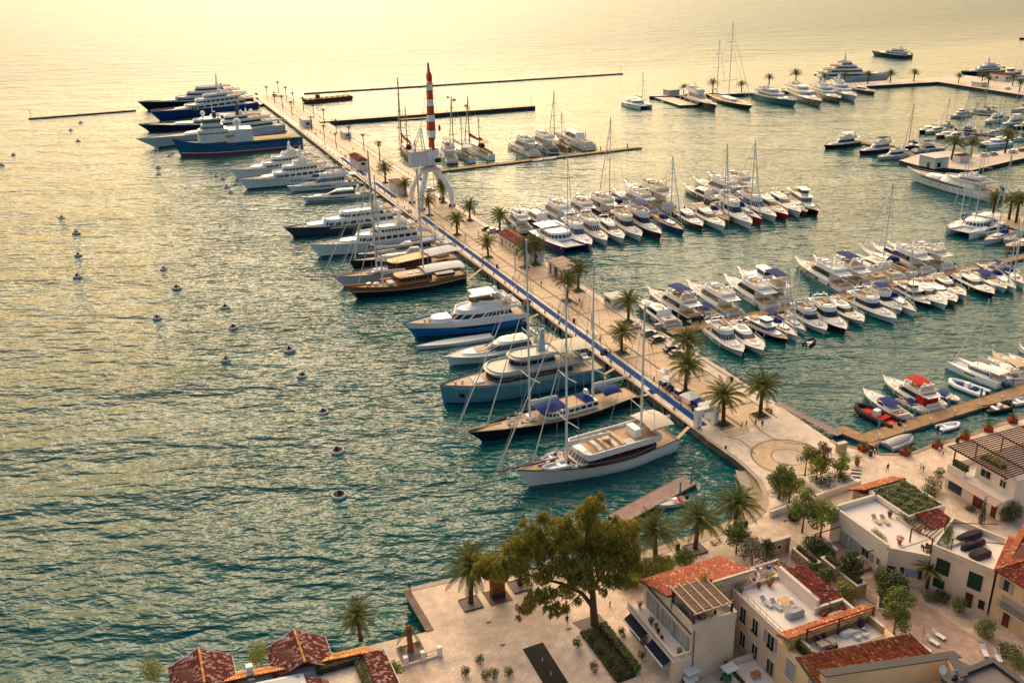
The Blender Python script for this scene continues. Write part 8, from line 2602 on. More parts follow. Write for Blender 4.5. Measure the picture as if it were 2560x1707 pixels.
hedge(97.2, 100.0, 121.6, 122.6, 6.0, 7.2, 'climbing plants on the terrace corner under the brown pergola', LEAFGREEN, 31)
hedge(92.2, 96.2, 123.4, 125.0, 8.4, 9.6, 'bushy climber spilling over the upper parapet below the pergola', LEAFLIME, 32)
shrub((2425, 1275), 'low foundation shrub along the shop house wall', 1.0, .8, LEAFDARK, seed=41)
shrub((2520, 1300), 'big dark bush at the corner of the shop house', 2.2, 3.6, LEAFDARK, seed=42, leaf=.26)
shrub((2350, 1192), 'dark agave like shrub at the shop house corner', 1.3, 1.8, LEAFDARK, seed=43)
shrub((2332, 1225), 'pale flowering bush before the shop house', 1.8, 2.6, LEAFGREY, seed=44)
shrub((2318, 1238), 'dark round bush beside the pale flowering bush', 1.8, 1.8, LEAFDARK, seed=45)
# cypress
_c = G(2452, 1310, QZ); cy = thing('cypress_tree', 'slim dark cypress standing by the stepped passage', 'tree', (_c.x, _c.y, QZ)); limbs(cy, [([(0, 0, 0), (0, 0, 4)], .1, .03)])
leaf_blob(cy, [((0, 0, .9 + .75 * k), (.62 - .08 * k, .62 - .08 * k, .8)) for k in range(6)], LEAFDARK, 900, .2, seed=9)
# courtyard planting, bed, loungers, parasol
for p, l, rd, h, m in (((2250, 1545), 'trailing olive shrub hugging the courtyard bed', 1.2, 1.2, LEAFLIME), ((2200, 1460), 'tall leafy bush against the low cream wing', 1.3, 3.0, LEAFGREEN), ((2320, 1498), 'flowering bush under the spiky palm', 1.1, 1.6, LEAFGREY), ((2350, 1500), 'dark box hedge bush below the green shutters', 1.5, 1.3, LEAFDARK),
        ((2395, 1530), 'clipped double ball shrub in the stone bed', 1.1, 2.6, LEAFGREEN), ((2460, 1590), 'large clipped twin shrub before the ochre house', 1.5, 2.8, LEAFGREEN), ((2520, 1640), 'broad dark shrub in the right hand bed', 1.8, 1.8, LEAFDARK), ((2545, 1670), 'leafy shrub at the far right of the courtyard', 1.6, 2.2, LEAFGREEN)):
 shrub(p, l, rd, h, m, seed=int(p[0]), leaf=.22)
palm((2318, 1470), 'small spiky fan palm against the cream courtyard wall', h=4.6, s=.55, near=False)
bd_ = thing('planting_bed', 'diamond shaped stone edged bed under the dark courtyard tree', 'planter', PP(*AC(2225, 1512), QZ))
_a, _c = AC(2225, 1512); wb(MB().prism([PP(_a - 2.4, _c), PP(_a, _c + 2.4), PP(_a + 2.4, _c), PP(_a, _c - 2.4)], QZ, QZ + .3), 'edge', COPING, bd_); wb(MB().prism([PP(_a - 2.1, _c), PP(_a, _c + 2.1), PP(_a + 2.1, _c), PP(_a, _c - 2.1)], QZ + .3, QZ + .36), 'soil', SOIL, bd_)
struct('courtyard_paving', MB().add([p + Vector((0, 0, .006)) for p in GL([(2130, 1450), (2200, 1440), (2300, 1500), (2480, 1620), (2560, 1700), (2560, 1760), (2300, 1760), (2230, 1600)])], [tuple(reversed(range(8)))]), paving_mat('pinkish_court_paving', (.46, .31, .24), (.54, .38, .30), .9, .5, .4, .9))
for (px, py), a, l in (((2330, 1605), 2.1, 'white sun lounger nearest the closed parasol'), ((2345, 1590), 2.15, 'white sun lounger second from the closed parasol'), ((2310, 1622), 2.1, 'white sun lounger half hidden behind the orange roof'), ((2460, 1632), 1.45, 'white sun lounger beside the pool, left of the pair'), ((2494, 1645), 1.45, 'white sun lounger beside the pool, right of the pair')):
 lounger(*AC(px, py), QZ, a, l, None, 'courtyard sun loungers')
_c = G(2306, 1600, QZ); pr_ = thing('closed_parasol', 'closed white parasol standing by the courtyard loungers', 'parasol', (_c.x, _c.y, QZ)); MB().tube([(0, 0, 0), (0, 0, 2.8)], .04, 6).build('pole', STEEL, pr_); MB().lathe([(.05, .9), (.16, 1.2), (.1, 2.4), (.02, 2.7)], n=8).build('canopy', CUSHION, pr_)
struct('pool', MB().add(GL([(2380, 1640), (2430, 1665), (2410, 1690), (2372, 1660)], QZ + .012), [(3, 2, 1, 0)]), mat('pool_water', (.01, .04, .05), .05))

# ---- corner house at the lower left: hipped dormer roofs
hN = house('low seafront house with mottled wine red hip roofs and golden eaves', 95, 8)
def NP(a, c, z): return PP(a - (c - 9) * .13, c, z)
wb(MB().prism([NP(96.4, -4, 0), NP(96.4, 18.5, 0), NP(84, 18.5, 0), NP(84, -4, 0)], QZ, 6.8), 'wall', PALEST, hN)
for c0, c1 in ((-5.2, 2.4), (6.6, 14.0)):
 cm = (c0 + c1) / 2 + .1
 wb(MB().prism([NP(100.6, c0 + .5, 0), NP(101.4, cm, 0), NP(100.6, c1 - .5, 0), NP(95, c1 - .5, 0), NP(95, c0 + .5, 0)], QZ, 7.0), 'dormer_wall', PALEST, hN)
 top = NP(96.0, cm, 9.0)
 pk = NP(102.0, cm, 8.3)
 tile_roof(hN, NP(101.0, c0, 7.0), NP(94.6, c0, 7.0), NP(94.6, cm, 9.0), pk, TILEWINE, .30, .40)
 tile_roof(hN, NP(94.6, c1, 7.0), NP(101.0, c1, 7.0), pk, NP(94.6, cm, 9.0), TILEWINE, .30, .40)
 ridge_tiles(hN, pk, NP(94.6, cm, 9.0), TILEGOLD)
 wb(MB().tube([NP(101.0, c0, 7.05), NP(102.1, cm, 8.35)], .13, 4), 'verge_coping', WHITEPAINT, hN); wb(MB().tube([NP(102.1, cm, 8.35), NP(101.0, c1, 7.05)], .13, 4), 'verge_coping', WHITEPAINT, hN)
 wb(MB().tube([NP(101.0, c1, 7.05), NP(94.6, c1, 7.05)], .09, 4), 'gutter', WHITEPAINT, hN)
tile_roof(hN, NP(97.6, -2, 6.9), NP(97.6, 18.6, 6.9), NP(95.2, 18.6, 7.9), NP(95.2, -2, 7.9), TILEGOLD, .32, .45)
rail(hN, NP(95.2, -1, 7.9), NP(95.2, 17.2, 7.9), .7, 14, bars=False, name='roof_rail')
tile_roof(hN, NP(86.0, 20.4, 6.8), NP(96.6, 20.4, 6.8), NP(95.0, 17.4, 8.2), NP(86.0, 17.4, 8.2), TILEWINE, .30, .40)
wb(MB().tube([NP(96.6, 20.45, 6.85), NP(86.0, 20.45, 6.85)], .1, 4), 'gutter', WHITEPAINT, hN)
wb(MB().prism([NP(94.6, 11.2, 0), NP(94.6, 17.0, 0), NP(84, 17.0, 0), NP(84, 11.2, 0)], 6.8, 6.9), 'terrace_floor', PAVEPALE, hN)
hedge(93.6, 94.4, 11.6, 17.0, 7.0, 7.9, 'dark clipped hedge along the corner house roof terrace', LEAFDARK, 51)
hedge(86.0, 93.2, 16.2, 17.2, 6.9, 7.9, 'bright green hedge beside the wine red side roof', LEAFGREEN, 52)
wb(MB().prism([NP(94.4, 1.0, 0), NP(94.4, 10.0, 0), NP(86, 10.0, 0), NP(86, 1.0, 0)], 6.8, 7.6), 'skylight_curb', WHITEPAINT, hN)
wb(MB().prism([NP(94.0, 1.6, 0), NP(94.0, 9.4, 0), NP(86, 9.4, 0), NP(86, 1.6, 0)], 7.6, 7.66), 'skylight_glass', mat('pale_blue_skylight', (.22, .28, .36), .15), hN)
tile_roof(hN, NP(90.0, 12.6, 7.0), NP(93.0, 12.6, 7.0), NP(93.2, 10.2, 7.9), NP(90.0, 10.2, 7.9), TILEWINE, .30, .40)
wb(MB().prism([NP(96.2, 3.6, 0), NP(96.2, 4.4, 0), NP(95.4, 4.4, 0), NP(95.4, 3.6, 0)], 7.2, 9.2), 'chimney', WHITEPAINT, hN)
fn = thing('timber_fence', 'brown plank fence with pale posts beside the corner house', 'fence', PP(96, 17, QZ))
for k in range(7):
 p = NP(98.8 + .02 * k, 13.8 + k * .85, 0)
 wb(MB().obox((p.x, p.y), W, .8, .06, QZ, 4.2), 'panel', DARKWOOD, fn); wb(MB().obox((p.x - W.x * .42, p.y - W.y * .42), W, .1, .12, QZ, 4.7), 'post', PALEWOOD, fn)
tree((985, 1700), 'light green shrub tree at the foot of the golden eaves', 3.0, 1.2, LEAFLIME, n=500, seed=61)
shrub((650, 1660), 'olive green bush between the two wine red hip roofs', 1.6, 3.4, LEAFLIME, seed=62)
shrub((385, 1700), 'olive bush at the far corner of the wine red roofs', 1.6, 3.4, LEAFLIME, seed=63)

for k, (px, gm, l) in enumerate((((1726, 1706), WHITEPAINT, 'white vending cart with flat canopy in the alley below the cream house'), ((1822, 1700), mat('green_cart', (.03, .2, .06), .6), 'green vending cart with white canopy beside the lower terrace'))):
 c = G(px[0], px[1], QZ); r = thing('vending_cart', l, 'cart', (c.x, c.y, QZ), WA + .1)
 MB().box(-.8, .8, -.5, .5, .35, 1.1).build('body', gm, r); MB().box(-1.0, 1.0, -.8, .8, 2.1, 2.2, .1, .1).build('canopy', WHITEPAINT, r)
 for x in (-.7, .7):
  for y in (-.4, .4):
   MB().tube([(x, y, .3), (x, y, 2.1)], .03, 4).build('post', STEEL, r)
  MB().lathe([(.05, -.05), (.3, -.05), (.3, .05), (.05, .05)], n=12).build('wheel', TYRE, r, loc=(x, .5, .3)).rotation_euler = (pi / 2, 0, 0)

for px, l, rd, h, m in (((1575, 1462), 'bright green bush row end beside the balcony corner', 2.0, 3.0, LEAFLIME), ((1612, 1446), 'bright green bush behind the eave of the balcony house', 2.0, 3.2, LEAFGREEN), ((1660, 1430), 'rounded green bush between second palm and red eave', 2.0, 3.0, LEAFLIME), ((1710, 1416), 'leafy green bush near the end of the red eave', 1.9, 2.8, LEAFGREEN),
      ((2040, 1378), 'dense dark hedge bush beside the white garden sofa', 2.4, 2.4, LEAFDARK), ((2062, 1398), 'dark bush at the lower patio edge', 1.6, 1.8, LEAFDARK), ((2025, 1442), 'dark bush between railed terrace and stone planter', 1.8, 2.6, LEAFDARK), ((2052, 1452), 'dark creeper heap behind the dark red roof', 1.7, 2.2, LEAFGREEN),
      ((2112, 1500), 'loose climbing vine right of the dark red roof', 1.5, 3.0, LEAFLIME), ((2240, 1420), 'round bush at the foot of the low cream wing', 1.2, 1.5, LEAFGREEN), ((1985, 1300), 'low clipped bush at the ramp corner', 1.2, 1.2, LEAFDARK)):
 shrub(px, l, rd, h, m, seed=int(px[0]), leaf=.3)

# ------------------------------------------------------------------ plaza furniture
# rust column on its plinth
rc = thing('rusty_monument', 'tall rusty steel slab with black foot on the plaza', 'monument', PP(*AC(1247, 1492), QZ))
_a, _c = AC(1244, 1490)
wb(ab(_a - 1.7, _a + 1.7, _c - 1.7, _c + 1.7, QZ + .012, QZ + .06), 'plinth', mat('brown_stone_base', (.20, .13, .10), .8, var=.2), rc)
wb(ab(_a - .6, _a + .6, _c - 1.05, _c + 1.05, QZ + .06, QZ + 1.0), 'foot', PLANTERDARK, rc)
wb(ab(_a - .55, _a + .55, _c - 1.0, _c + 1.0, QZ + 1.0, QZ + 4.2), 'slab', mat('corten_steel', (.20, .085, .025), .75, var=.45, scale=.9), rc)
# fountain basin
_q = GL([(1307, 1622), (1357, 1605), (1445, 1745), (1390, 1762)])
fo = thing('fountain_basin', 'long black granite fountain strip set in the plaza', 'fountain', _q[0])
wb(MB().prism(_q, QZ + .012, QZ + .06), 'basin', mat('black_granite', (.016, .014, .014), .6, var=.4, scale=4, spec=.1), fo)
for t in (.3, .55, .8):
 p = _q[0].lerp(_q[3], t).lerp(_q[1].lerp(_q[2], t), .5) - fo.location
 MB().lathe([(.09, .06), (.06, .5), (.02, .8)], (p.x, p.y, 0), 6).build('water_jet', mat('foam_white', (.75, .77, .78), .3), fo)
# parterre
_q = GL([(1451, 1579), (1512, 1585), (1590, 1690), (1544, 1708)])
pt = thing('parterre_bed', 'dark green rectangular planting bed beside the balcony house', 'planter', _q[0])
wb(MB().prism(_q, QZ, QZ + .18), 'edge', SOIL, pt)
_aa = [(p.dot(U), p.dot(W)) for p in _q]
hedge(_aa[2][0] + .2, _aa[0][0] - .3, 47.2, 50.2, QZ + .1, QZ + .45, 'low clipped ground hedge filling the long bed', LEAFDARK, 71, .18, 2200)
hedge(_aa[2][0] + .4, _aa[0][0] - .8, 50.0, 51.1, QZ + .3, QZ + 1.3, 'loose taller border along the shop side of the bed', LEAFGREEN, 72, .2)
for k in range(4):
 shrub((1476 + k * 24, 1598 + k * 29), 'clipped ball set in the low ground hedge', .55, .9, LEAFDARK, group='clipped balls of the long bed', seed=80 + k, leaf=.14, z=QZ + .3)
_q = GL([(1429, 1556), (1497, 1533), (1540, 1584), (1475, 1592)], QZ)
struct('gravel_bed', MB().add([p + Vector((0, 0, .008)) for p in _q], [(3, 2, 1, 0)]), GRAVEL)
for p, l in (((1443, 1618), 'conical clipped bush on the plaza beside the fountain strip'), ((1272, 1690), 'clipped ball bush at the lower plaza edge'), ((1200, 1660), 'small conical bush beside the balustrade wall'), ((1485, 1678), 'clipped conical bush near the lower end of the long bed'), ((1165, 1690), 'dark bush below the balustrade wall'), ((1235, 1695), 'pointed dark bush right of the balustrade wall'), ((1215, 1700), 'broad dark bush at the bottom of the plaza')):
 shrub(p, l, .75, 1.7, LEAFDARK, seed=int(p[0]), leaf=.16)
# balustrade wall with piers
bw_ = thing('balustrade_wall', 'white pier and iron rail balustrade along the plaza terrace', 'wall', PP(97, 24.5, QZ))
for k in range(4):
 c = 21.2 + k * 2.35
 wb(ab(96.6 - .0 * k, 97.2, c - .3, c + .3, QZ, QZ + 1.5), 'pier', WHITEPAINT, bw_)
 if k < 3:
  rail(bw_, PP(96.9, c + .3, QZ + .3), PP(96.9, c + 2.05, QZ + .3), .8, 9)
wb(ab(96.7, 97.1, 21.5, 27.9, QZ, QZ + .28), 'base_wall', PALEST, bw_)
# walled planting beds near the circle
for k, (pts, zt, l, lm) in enumerate((([(1925, 1280), (1990, 1255), (1965, 1215), (1925, 1215)], 2.3, 'walled bed of shrubs by the cove wall', LEAFDARK), ([(2052, 1240), (2145, 1212), (2100, 1185), (2000, 1205)], 2.5, 'walled bed of shrubs beside the grating steps', LEAFDARK))):
 q = GL(pts)
 r = thing('walled_bed', l, 'planter', q[0])
 wb(MB().prism(q, QZ, zt), 'wall', PALEST, r)
 cen = (q[0] + q[1] + q[2] + q[3]) / 4
 bl = []
 R = random.Random(k)
 for i in range(26):
  u, v = R.uniform(.08, .92), R.uniform(.1, .9)
  p = q[0].lerp(q[1], u).lerp(q[3].lerp(q[2], u), v) - r.location
  bl.append(((p.x, p.y, zt - QZ + .35), (.9, .9, .55)))
 leaf_blob(r, bl, lm, 2400, .22, 'foliage', seed=k)
pf = thing('retaining_wall', 'long pale retaining wall curving along the sloping ramp', 'wall', G(2110, 1230, QZ))
wb(strip(GL([(1925, 1292), (1985, 1270), (2060, 1243), (2150, 1213)]), .5, QZ, 1.1), 'wall', PALEST, pf)
st = thing('stair_grating', 'black and white slotted steps beside the ramp', 'stairs', G(2134, 1195, QZ))
for k in range(9):
 p0, p1 = G(2125 - 0.8 * k + 6, 1176 + k * 4.2, QZ), G(2145 - 0.8 * k + 6, 1178 + k * 4.2, QZ)
 c = (p0 + p1) / 2
 wb(MB().obox(c[:2], p1 - p0, 1.7, .34, QZ + .01, QZ + .06 + .02 * (8 - k)), 'step', WHITEPAINT if k % 2 else BLACKRAIL, st)
# planters with palms along the marina promenade
for i, (px, l) in enumerate((((2158, 1125), 'at the landing float'), ((2262, 1135), 'opposite the covered boat'), ((2343, 1118), 'beside two strollers'), ((2412, 1096), 'before the brown pergola'), ((2470, 1076), 'behind the brown pergola'), ((2530, 1055), 'furthest along the marina promenade'))):
 c = G(*px, QZ)
 r = thing('square_planter', 'red square planter with cycad ' + l, 'planter', (c.x, c.y, QZ), WA + .2 * i, 'red promenade planters')
 MB().box(-.75, .75, -.75, .75, 0, .85, -.06, -.06).build('box', mat('rust_red_planter', (.26, .045, .02), .7, var=.15), r)
 o = link('foliage', CROWNSMALL, r); o.location = (0, 0, .8); o.scale = (.62, .62, .62)
pot_ = G(2142, 1162, QZ); r = thing('potted_cycad', 'spiky plant in a round terracotta pot on the promenade', 'plant', (pot_.x, pot_.y, QZ))
MB().lathe([(.25, 0), (.45, .4), (.5, .7), (.4, .95), (.46, 1.0)], n=14).build('pot', mat('terracotta', (.34, .11, .05), .8), r); o = link('foliage', CROWNSMALL, r); o.location = (0, 0, 1.0); o.scale = (.55, .55, .55)
# service cabinets, bins, benches
def boxthing(px, la, lc, h, label, name, cat, m, z=QZ, group=None, lid=None):
 a, c = AC(px[0], px[1], z)
 r = thing(name, label, cat, PP(a, c, z), 0, group)
 wb(ab(a - la / 2, a + la / 2, c - lc / 2, c + lc / 2, z, z + h), 'body', m, r)
 wb(ab(a - la / 2 - .05, a + la / 2 + .05, c - lc / 2 - .05, c + lc / 2 + .05, z + h, z + h + .07), 'lid', lid or COPING, r)
 return r
boxthing((2102, 1128), .8, 2.0, 1.8, 'stone clad service cabinet near the landing float', 'service_cabinet', 'cabinet', mat('stone_clad', (.46, .34, .22), .8))
boxthing((1644, 824), .8, 1.6, 1.5, 'stone clad service cabinet at the start of the long dock', 'service_cabinet', 'cabinet', mat('stone_clad', (.46, .34, .22), .8))
for i, (p, l) in enumerate((((1694, 1374), 'dark round litter bin between the first and second promenade palm'), ((1864, 1316), 'dark round litter bin by the cove bend palm'), ((1829, 953), 'dark litter bin on the edge walk of the pier'), ((1733, 1027), 'dark litter bin between the blue carpets'), ((1435, 806), 'dark litter bin beside the carpet opposite the kiosk'), ((1243, 670), 'dark litter bin beside the carpet opposite the customs house'), ((2393, 1105), 'dark litter bin beside the red planter'), ((2176, 1139), 'dark litter bin near the landing float'))):
 c = G(*p, QZ); r = thing('litter_bin', l, 'bin', (c.x, c.y, QZ), 0, 'litter bins')
 MB().lathe([(.34, 0), (.36, 1.0), (.30, 1.02)], n=14).build('body', PLANTERDARK, r); MB().lathe([(.37, 1.02), (.37, 1.1), (.05, 1.12)], n=14).build('lid', DARKWOOD, r)
def bench(px, ang, label, m=None, group='stone benches'):
 c = G(*px, QZ); r = thing('bench', label, 'bench', (c.x, c.y, QZ), ang, group)
 MB().box(-1.0, 1.0, -.28, .28, .38, .5).build('seat', m or COPING, r)
 for x in (-.75, .75):
  MB().box(x - .12, x + .12, -.22, .22, 0, .38).build('leg', m or COPING, r)
for p, a, l in (((1788, 1352), WA, 'pale stone bench beside the second promenade palm'), ((1693, 997), UA, 'wooden bench beside the umbrella tables'), ((1922, 1028), UA, 'bench with two people near the gangway'), ((1740, 905), UA, 'bench beside the palm near the blue saloon'), ((1440, 760), UA, 'bench under the palm opposite the carpet'), ((1520, 878), UA + .3, 'bench between carpet and golf cart palm'), ((1560, 870), UA, 'red stroller bench beside the carpet')):
 bench(p, a, l, PLANK if 'stone' not in l else None)
for p in ((1494, 1492), (1527, 1497)):
 pass
o = MB().lathe([(.10, 0), (.10, .7), (.13, .75), (.13, .9), (.02, .95)], n=8).build('hydrant', REDPAINT, None, loc=G(1525, 1516, QZ)); tag(o, 'small red hydrant on the plaza near the eucalyptus', 'hydrant')
# plaza drain covers
for k, p in enumerate([(1222, 1555), (1257, 1611), (1423, 1571), (1875, 1330), (1963, 1301), (1787, 1362), (1724, 1385)]):
 o = MB().obox((0, 0), W, .7, .35, 0, .02).build('drain_cover', PLANTERDARK, None, loc=G(p[0], p[1], QZ + .012)); tag(o, 'small dark drain slot set in the pale paving', 'drain cover', 'drain slots')
# golf of pier: mooring bollards along both edges
def _boll():
 me_b = MB().lathe([(.20, 0), (.16, .3), (.26, .5), (.05, .58)], n=9)
 return me_b.build('mooring_bollard', DARKMETAL)
_b0 = tag(_boll(), 'dark iron mooring bollard on the sea edge of the pier', 'bollard', 'pier mooring bollards')
_b0.location = PP(128, 95.6, QZ + .008)
for k in range(1, 46):
 o = _b0.copy(); COL.objects.link(o); o.location = PP(128 + k * 9.0, 95.6 + (.1 if k % 2 else 0), QZ + .008)
# short post and rail sets between carpet and walk
for k in range(14):
 a = 150 + k * 12.5
 r = thing('rail_stand', 'short black hoop rail between the carpet and the pier walk', 'railing', PP(a, 99.0, QZ), 0, 'hoop rails')
 for d in (-1.2, 0, 1.2):
  wb(MB().tube([PP(a + d, 99.0, QZ), PP(a + d, 99.0, QZ + .95)], .035, 4), 'post', BLACKRAIL, r)
 wb(MB().tube([PP(a - 1.2, 99.0, QZ + .95), PP(a + 1.2, 99.0, QZ + .95)], .035, 4), 'top_rail', BLACKRAIL, r)
# fenders and ladders on the quay wall
for k in range(24):
 p = PP(140 + k * 8.2, 94.45, .3)
 o = MB().obox((0, 0), U, .5, .3, -1.2, 1.2).build('quay_fender', RUBBER, None, loc=p); tag(o, 'black rubber fender hung on the quay wall of the pier', 'fender', 'quay wall fenders')
# gateway on the carpet
gt = thing('white_gateway', 'white event gateway spanning the blue carpet', 'gate', PP(137.5, 97.4, QZ))
for c in (95.6, 99.6):
 wb(ab(136.9, 138.1, c - .55, c + .55, QZ + .02, QZ + 3.0), 'pillar', WHITEPAINT, gt)
wb(ab(136.9, 138.1, 95.05, 100.15, QZ + 3.0, QZ + 4.0), 'lintel', WHITEPAINT, gt)
for c in (95.6, 99.6):
 for k in range(3):
  wb(ab(136.87, 136.9, c - .18, c + .18, QZ + 1.0 + k * .55, QZ + 1.3 + k * .55), 'emblem', mat('pale_blue_print', (.25, .35, .55), .6), gt)
wb(ab(136.87, 136.9, 96.6, 98.8, QZ + 3.35, QZ + 3.6), 'emblem', mat('pale_blue_print', (.25, .35, .55), .6), gt)
# umbrellas, tables and counters at the event area
def umbrella(px, s, label, m=None):
 c = G(*px, QZ); r = thing('umbrella', label, 'umbrella', (c.x, c.y, QZ), WA + .2, 'white event umbrellas')
 MB().tube([(0, 0, 0), (0, 0, 2.7)], .035, 6).build('pole', WHITEPAINT, r)
 MB().box(-.3, .3, -.3, .3, 0, .1).build('base', DARKMETAL, r)
 q = [(s, s), (0, s * 1.05), (-s, s), (-s * 1.05, 0), (-s, -s), (0, -s * 1.05), (s, -s), (s * 1.05, 0)]
 mb = MB(); mb.add([(0, 0, 2.85)] + [(x, y, 2.15) for x, y in q] + [(x, y, 2.0) for x, y in q], [(0, 1 + i, 1 + (i + 1) % 8) for i in range(8)] + [(1 + i, 9 + i, 9 + (i + 1) % 8, 1 + (i + 1) % 8) for i in range(8)])
 mb.build('canopy', m or WHITEPAINT, r)
umbrella((1660, 950), 1.2, 'white umbrella over the busiest event table')
umbrella((1672, 968), 1.2, 'white umbrella beside the blue counters')
umbrella((1724, 1012), 1.6, 'square white umbrella before the planted palm bed')
umbrella((1768, 1035), 1.5, 'square white umbrella closest to the gateway')
struct('carpet', MB().add(GL([(1722, 1000), (1742, 990), (1800, 1030), (1782, 1045)], QZ + .03), [(3, 2, 1, 0)]), CARPET)
struct('carpet', MB().add(GL([(1618, 975), (1632, 970), (1645, 981), (1630, 986)], QZ + .03), [(3, 2, 1, 0)]), CARPET)
CLOTHB = mat('blue_table_cloth', (.012, .04, .20), .8)
for i, (p, l) in enumerate((((1658, 962), 'blue draped counter under the first umbrella'), ((1676, 975), 'blue draped counter under the second umbrella'), ((1695, 985), 'blue draped counter left of the square umbrella'), ((1735, 1018), 'blue draped counter under the square umbrella'), ((1752, 1030), 'blue draped counter near the gateway'))):
 boxthing(p, 1.6, .8, .95, l, 'draped_counter', 'counter', CLOTHB, lid=CLOTHB if i % 2 else WHITEPAINT)
boxthing((1773, 1045), 1.4, 1.4, 1.2, 'white reception desk beside the gateway', 'reception_desk', 'desk', WHITEPAINT, lid=WHITEPAINT)
# feather flags and light poles
for i, (p, h, l) in enumerate((((1287, 690), 6.0, 'white feather flag beside the carpet by the customs house'), ((1477, 838), 6.0, 'white feather flag beside the carpet near the hedge kiosk'), ((1075, 545), 5.0, 'white feather flag beside the carpet start'), ((1163, 620), 5.0, 'white feather flag by the motor scooters'), ((1342, 402), 4.0, 'white sail flag on the golden dock'))):
 c = G(*p, QZ if i < 4 else .65); r = thing('feather_flag', l, 'flag', (c.x, c.y, QZ if i < 4 else .65), WA + .6, 'feather flags')
 MB().tube([(0, 0, 0), (0, 0, h * .6), (.1, 0, h)], .03, 5).build('pole', STEEL, r)
 mb = MB(); mb.loft([[(.03, .01, z), (w, .02, z), (w, -.02, z), (.03, -.01, z)] for z, w in ((h * .2, .5), (h * .5, .75), (h * .85, .8), (h * .97, .3))]); mb.build('banner', WHITEPAINT, r)
 MB().lathe([(.35, 0), (.3, .15)], n=10).build('base', WHITEPAINT, r)
# truss gangway down to the landing float
gg = thing('gangway', 'aluminium truss gangway sloping from pier to landing float', 'gangway', G(1944, 1004, QZ))
_p0, _p1 = G(1944, 1006, QZ + .1), G(2100, 1086, .8)
dd = (_p1 - _p0); dn = Vector((dd.x, dd.y, 0)).normalized(); nn = Vector((-dn.y, dn.x, 0))
wb(MB().add([_p0 + nn * .9, _p0 - nn * .9, _p1 - nn * .9, _p1 + nn * .9] + [p - Vector((0, 0, .1)) for p in (_p0 + nn * .9, _p0 - nn * .9, _p1 - nn * .9, _p1 + nn * .9)], [(0, 1, 2, 3), (7, 6, 5, 4), (0, 1, 5, 4), (1, 2, 6, 5), (2, 3, 7, 6), (3, 0, 4, 7)]), 'walkway', PLANKPINK, gg)
for sg in (1, -1):
 mb = MB(); off = nn * sg * .95
 mb.tube([_p0 + off + Vector((0, 0, 1.1)), _p1 + off + Vector((0, 0, 1.1))], .05, 5); mb.tube([_p0 + off, _p1 + off], .06, 5)
 for k in range(15):
  a, b2 = _p0.lerp(_p1, k / 14) + off, _p0.lerp(_p1, min(1, (k + 1) / 14)) + off
  mb.tube([a, a + Vector((0, 0, 1.1))], .03, 4)
  if k < 14:
   mb.tube([a, b2 + Vector((0, 0, 1.1))], .025, 4)
 wb(mb, 'truss_side', STEEL, gg)
# passerelles from pier to yachts
for i, (p, q) in enumerate((((1308, 802), (1345, 785)), ((1398, 866), (1440, 852)), ((1503, 940), (1540, 918)), ((1590, 992), (1622, 985)), ((1686, 1103), (1722, 1066)), ((1168, 700), (1203, 672)), ((1022, 556), (1052, 546)), ((1088, 603), (1112, 596)))):
 a, b2 = G(*p, 1.9), G(*q, 1.75)
 r = thing('boarding_plank', 'narrow boarding plank laid from a yacht stern onto the pier', 'gangway', (a + b2) / 2, 0, 'boarding planks')
 d = (b2 - a).normalized(); n2 = Vector((-d.y, d.x, 0)).normalized()
 wb(MB().add([a + n2 * .35, a - n2 * .35, b2 - n2 * .35, b2 + n2 * .35] + [x - Vector((0, 0, .08)) for x in (a + n2 * .35, a - n2 * .35, b2 - n2 * .35, b2 + n2 * .35)], [(0, 1, 2, 3), (7, 6, 5, 4), (0, 1, 5, 4), (1, 2, 6, 5), (2, 3, 7, 6), (3, 0, 4, 7)]), 'plank', PALEWOOD, r)
# life ring, ladder hoops on the cove wall
o = MB().tube([(.35 * cos(t), 0, .35 * sin(t)) for t in [2 * pi * k / 14 for k in range(15)]], .08, 6).build('life_ring', ORANGE, None, loc=G(1853, 948, 2.6)); tag(o, 'orange life ring hanging at the pier edge', 'life ring')
for i, p in enumerate(((1873, 1135), (1839, 1146), (1899, 1200), (1877, 1128))):
 c = G(*p, QZ); r = thing('ladder_hoop', 'steel ladder hoop on the cove edge', 'railing', (c.x, c.y, QZ), 0, 'ladder hoops')
 MB().tube([(-.2, 0, 0), (-.2, 0, 1.0), (.2, .1, 1.0), (.2, .1, 0)], .04, 5).build('hoop', STEEL, r)

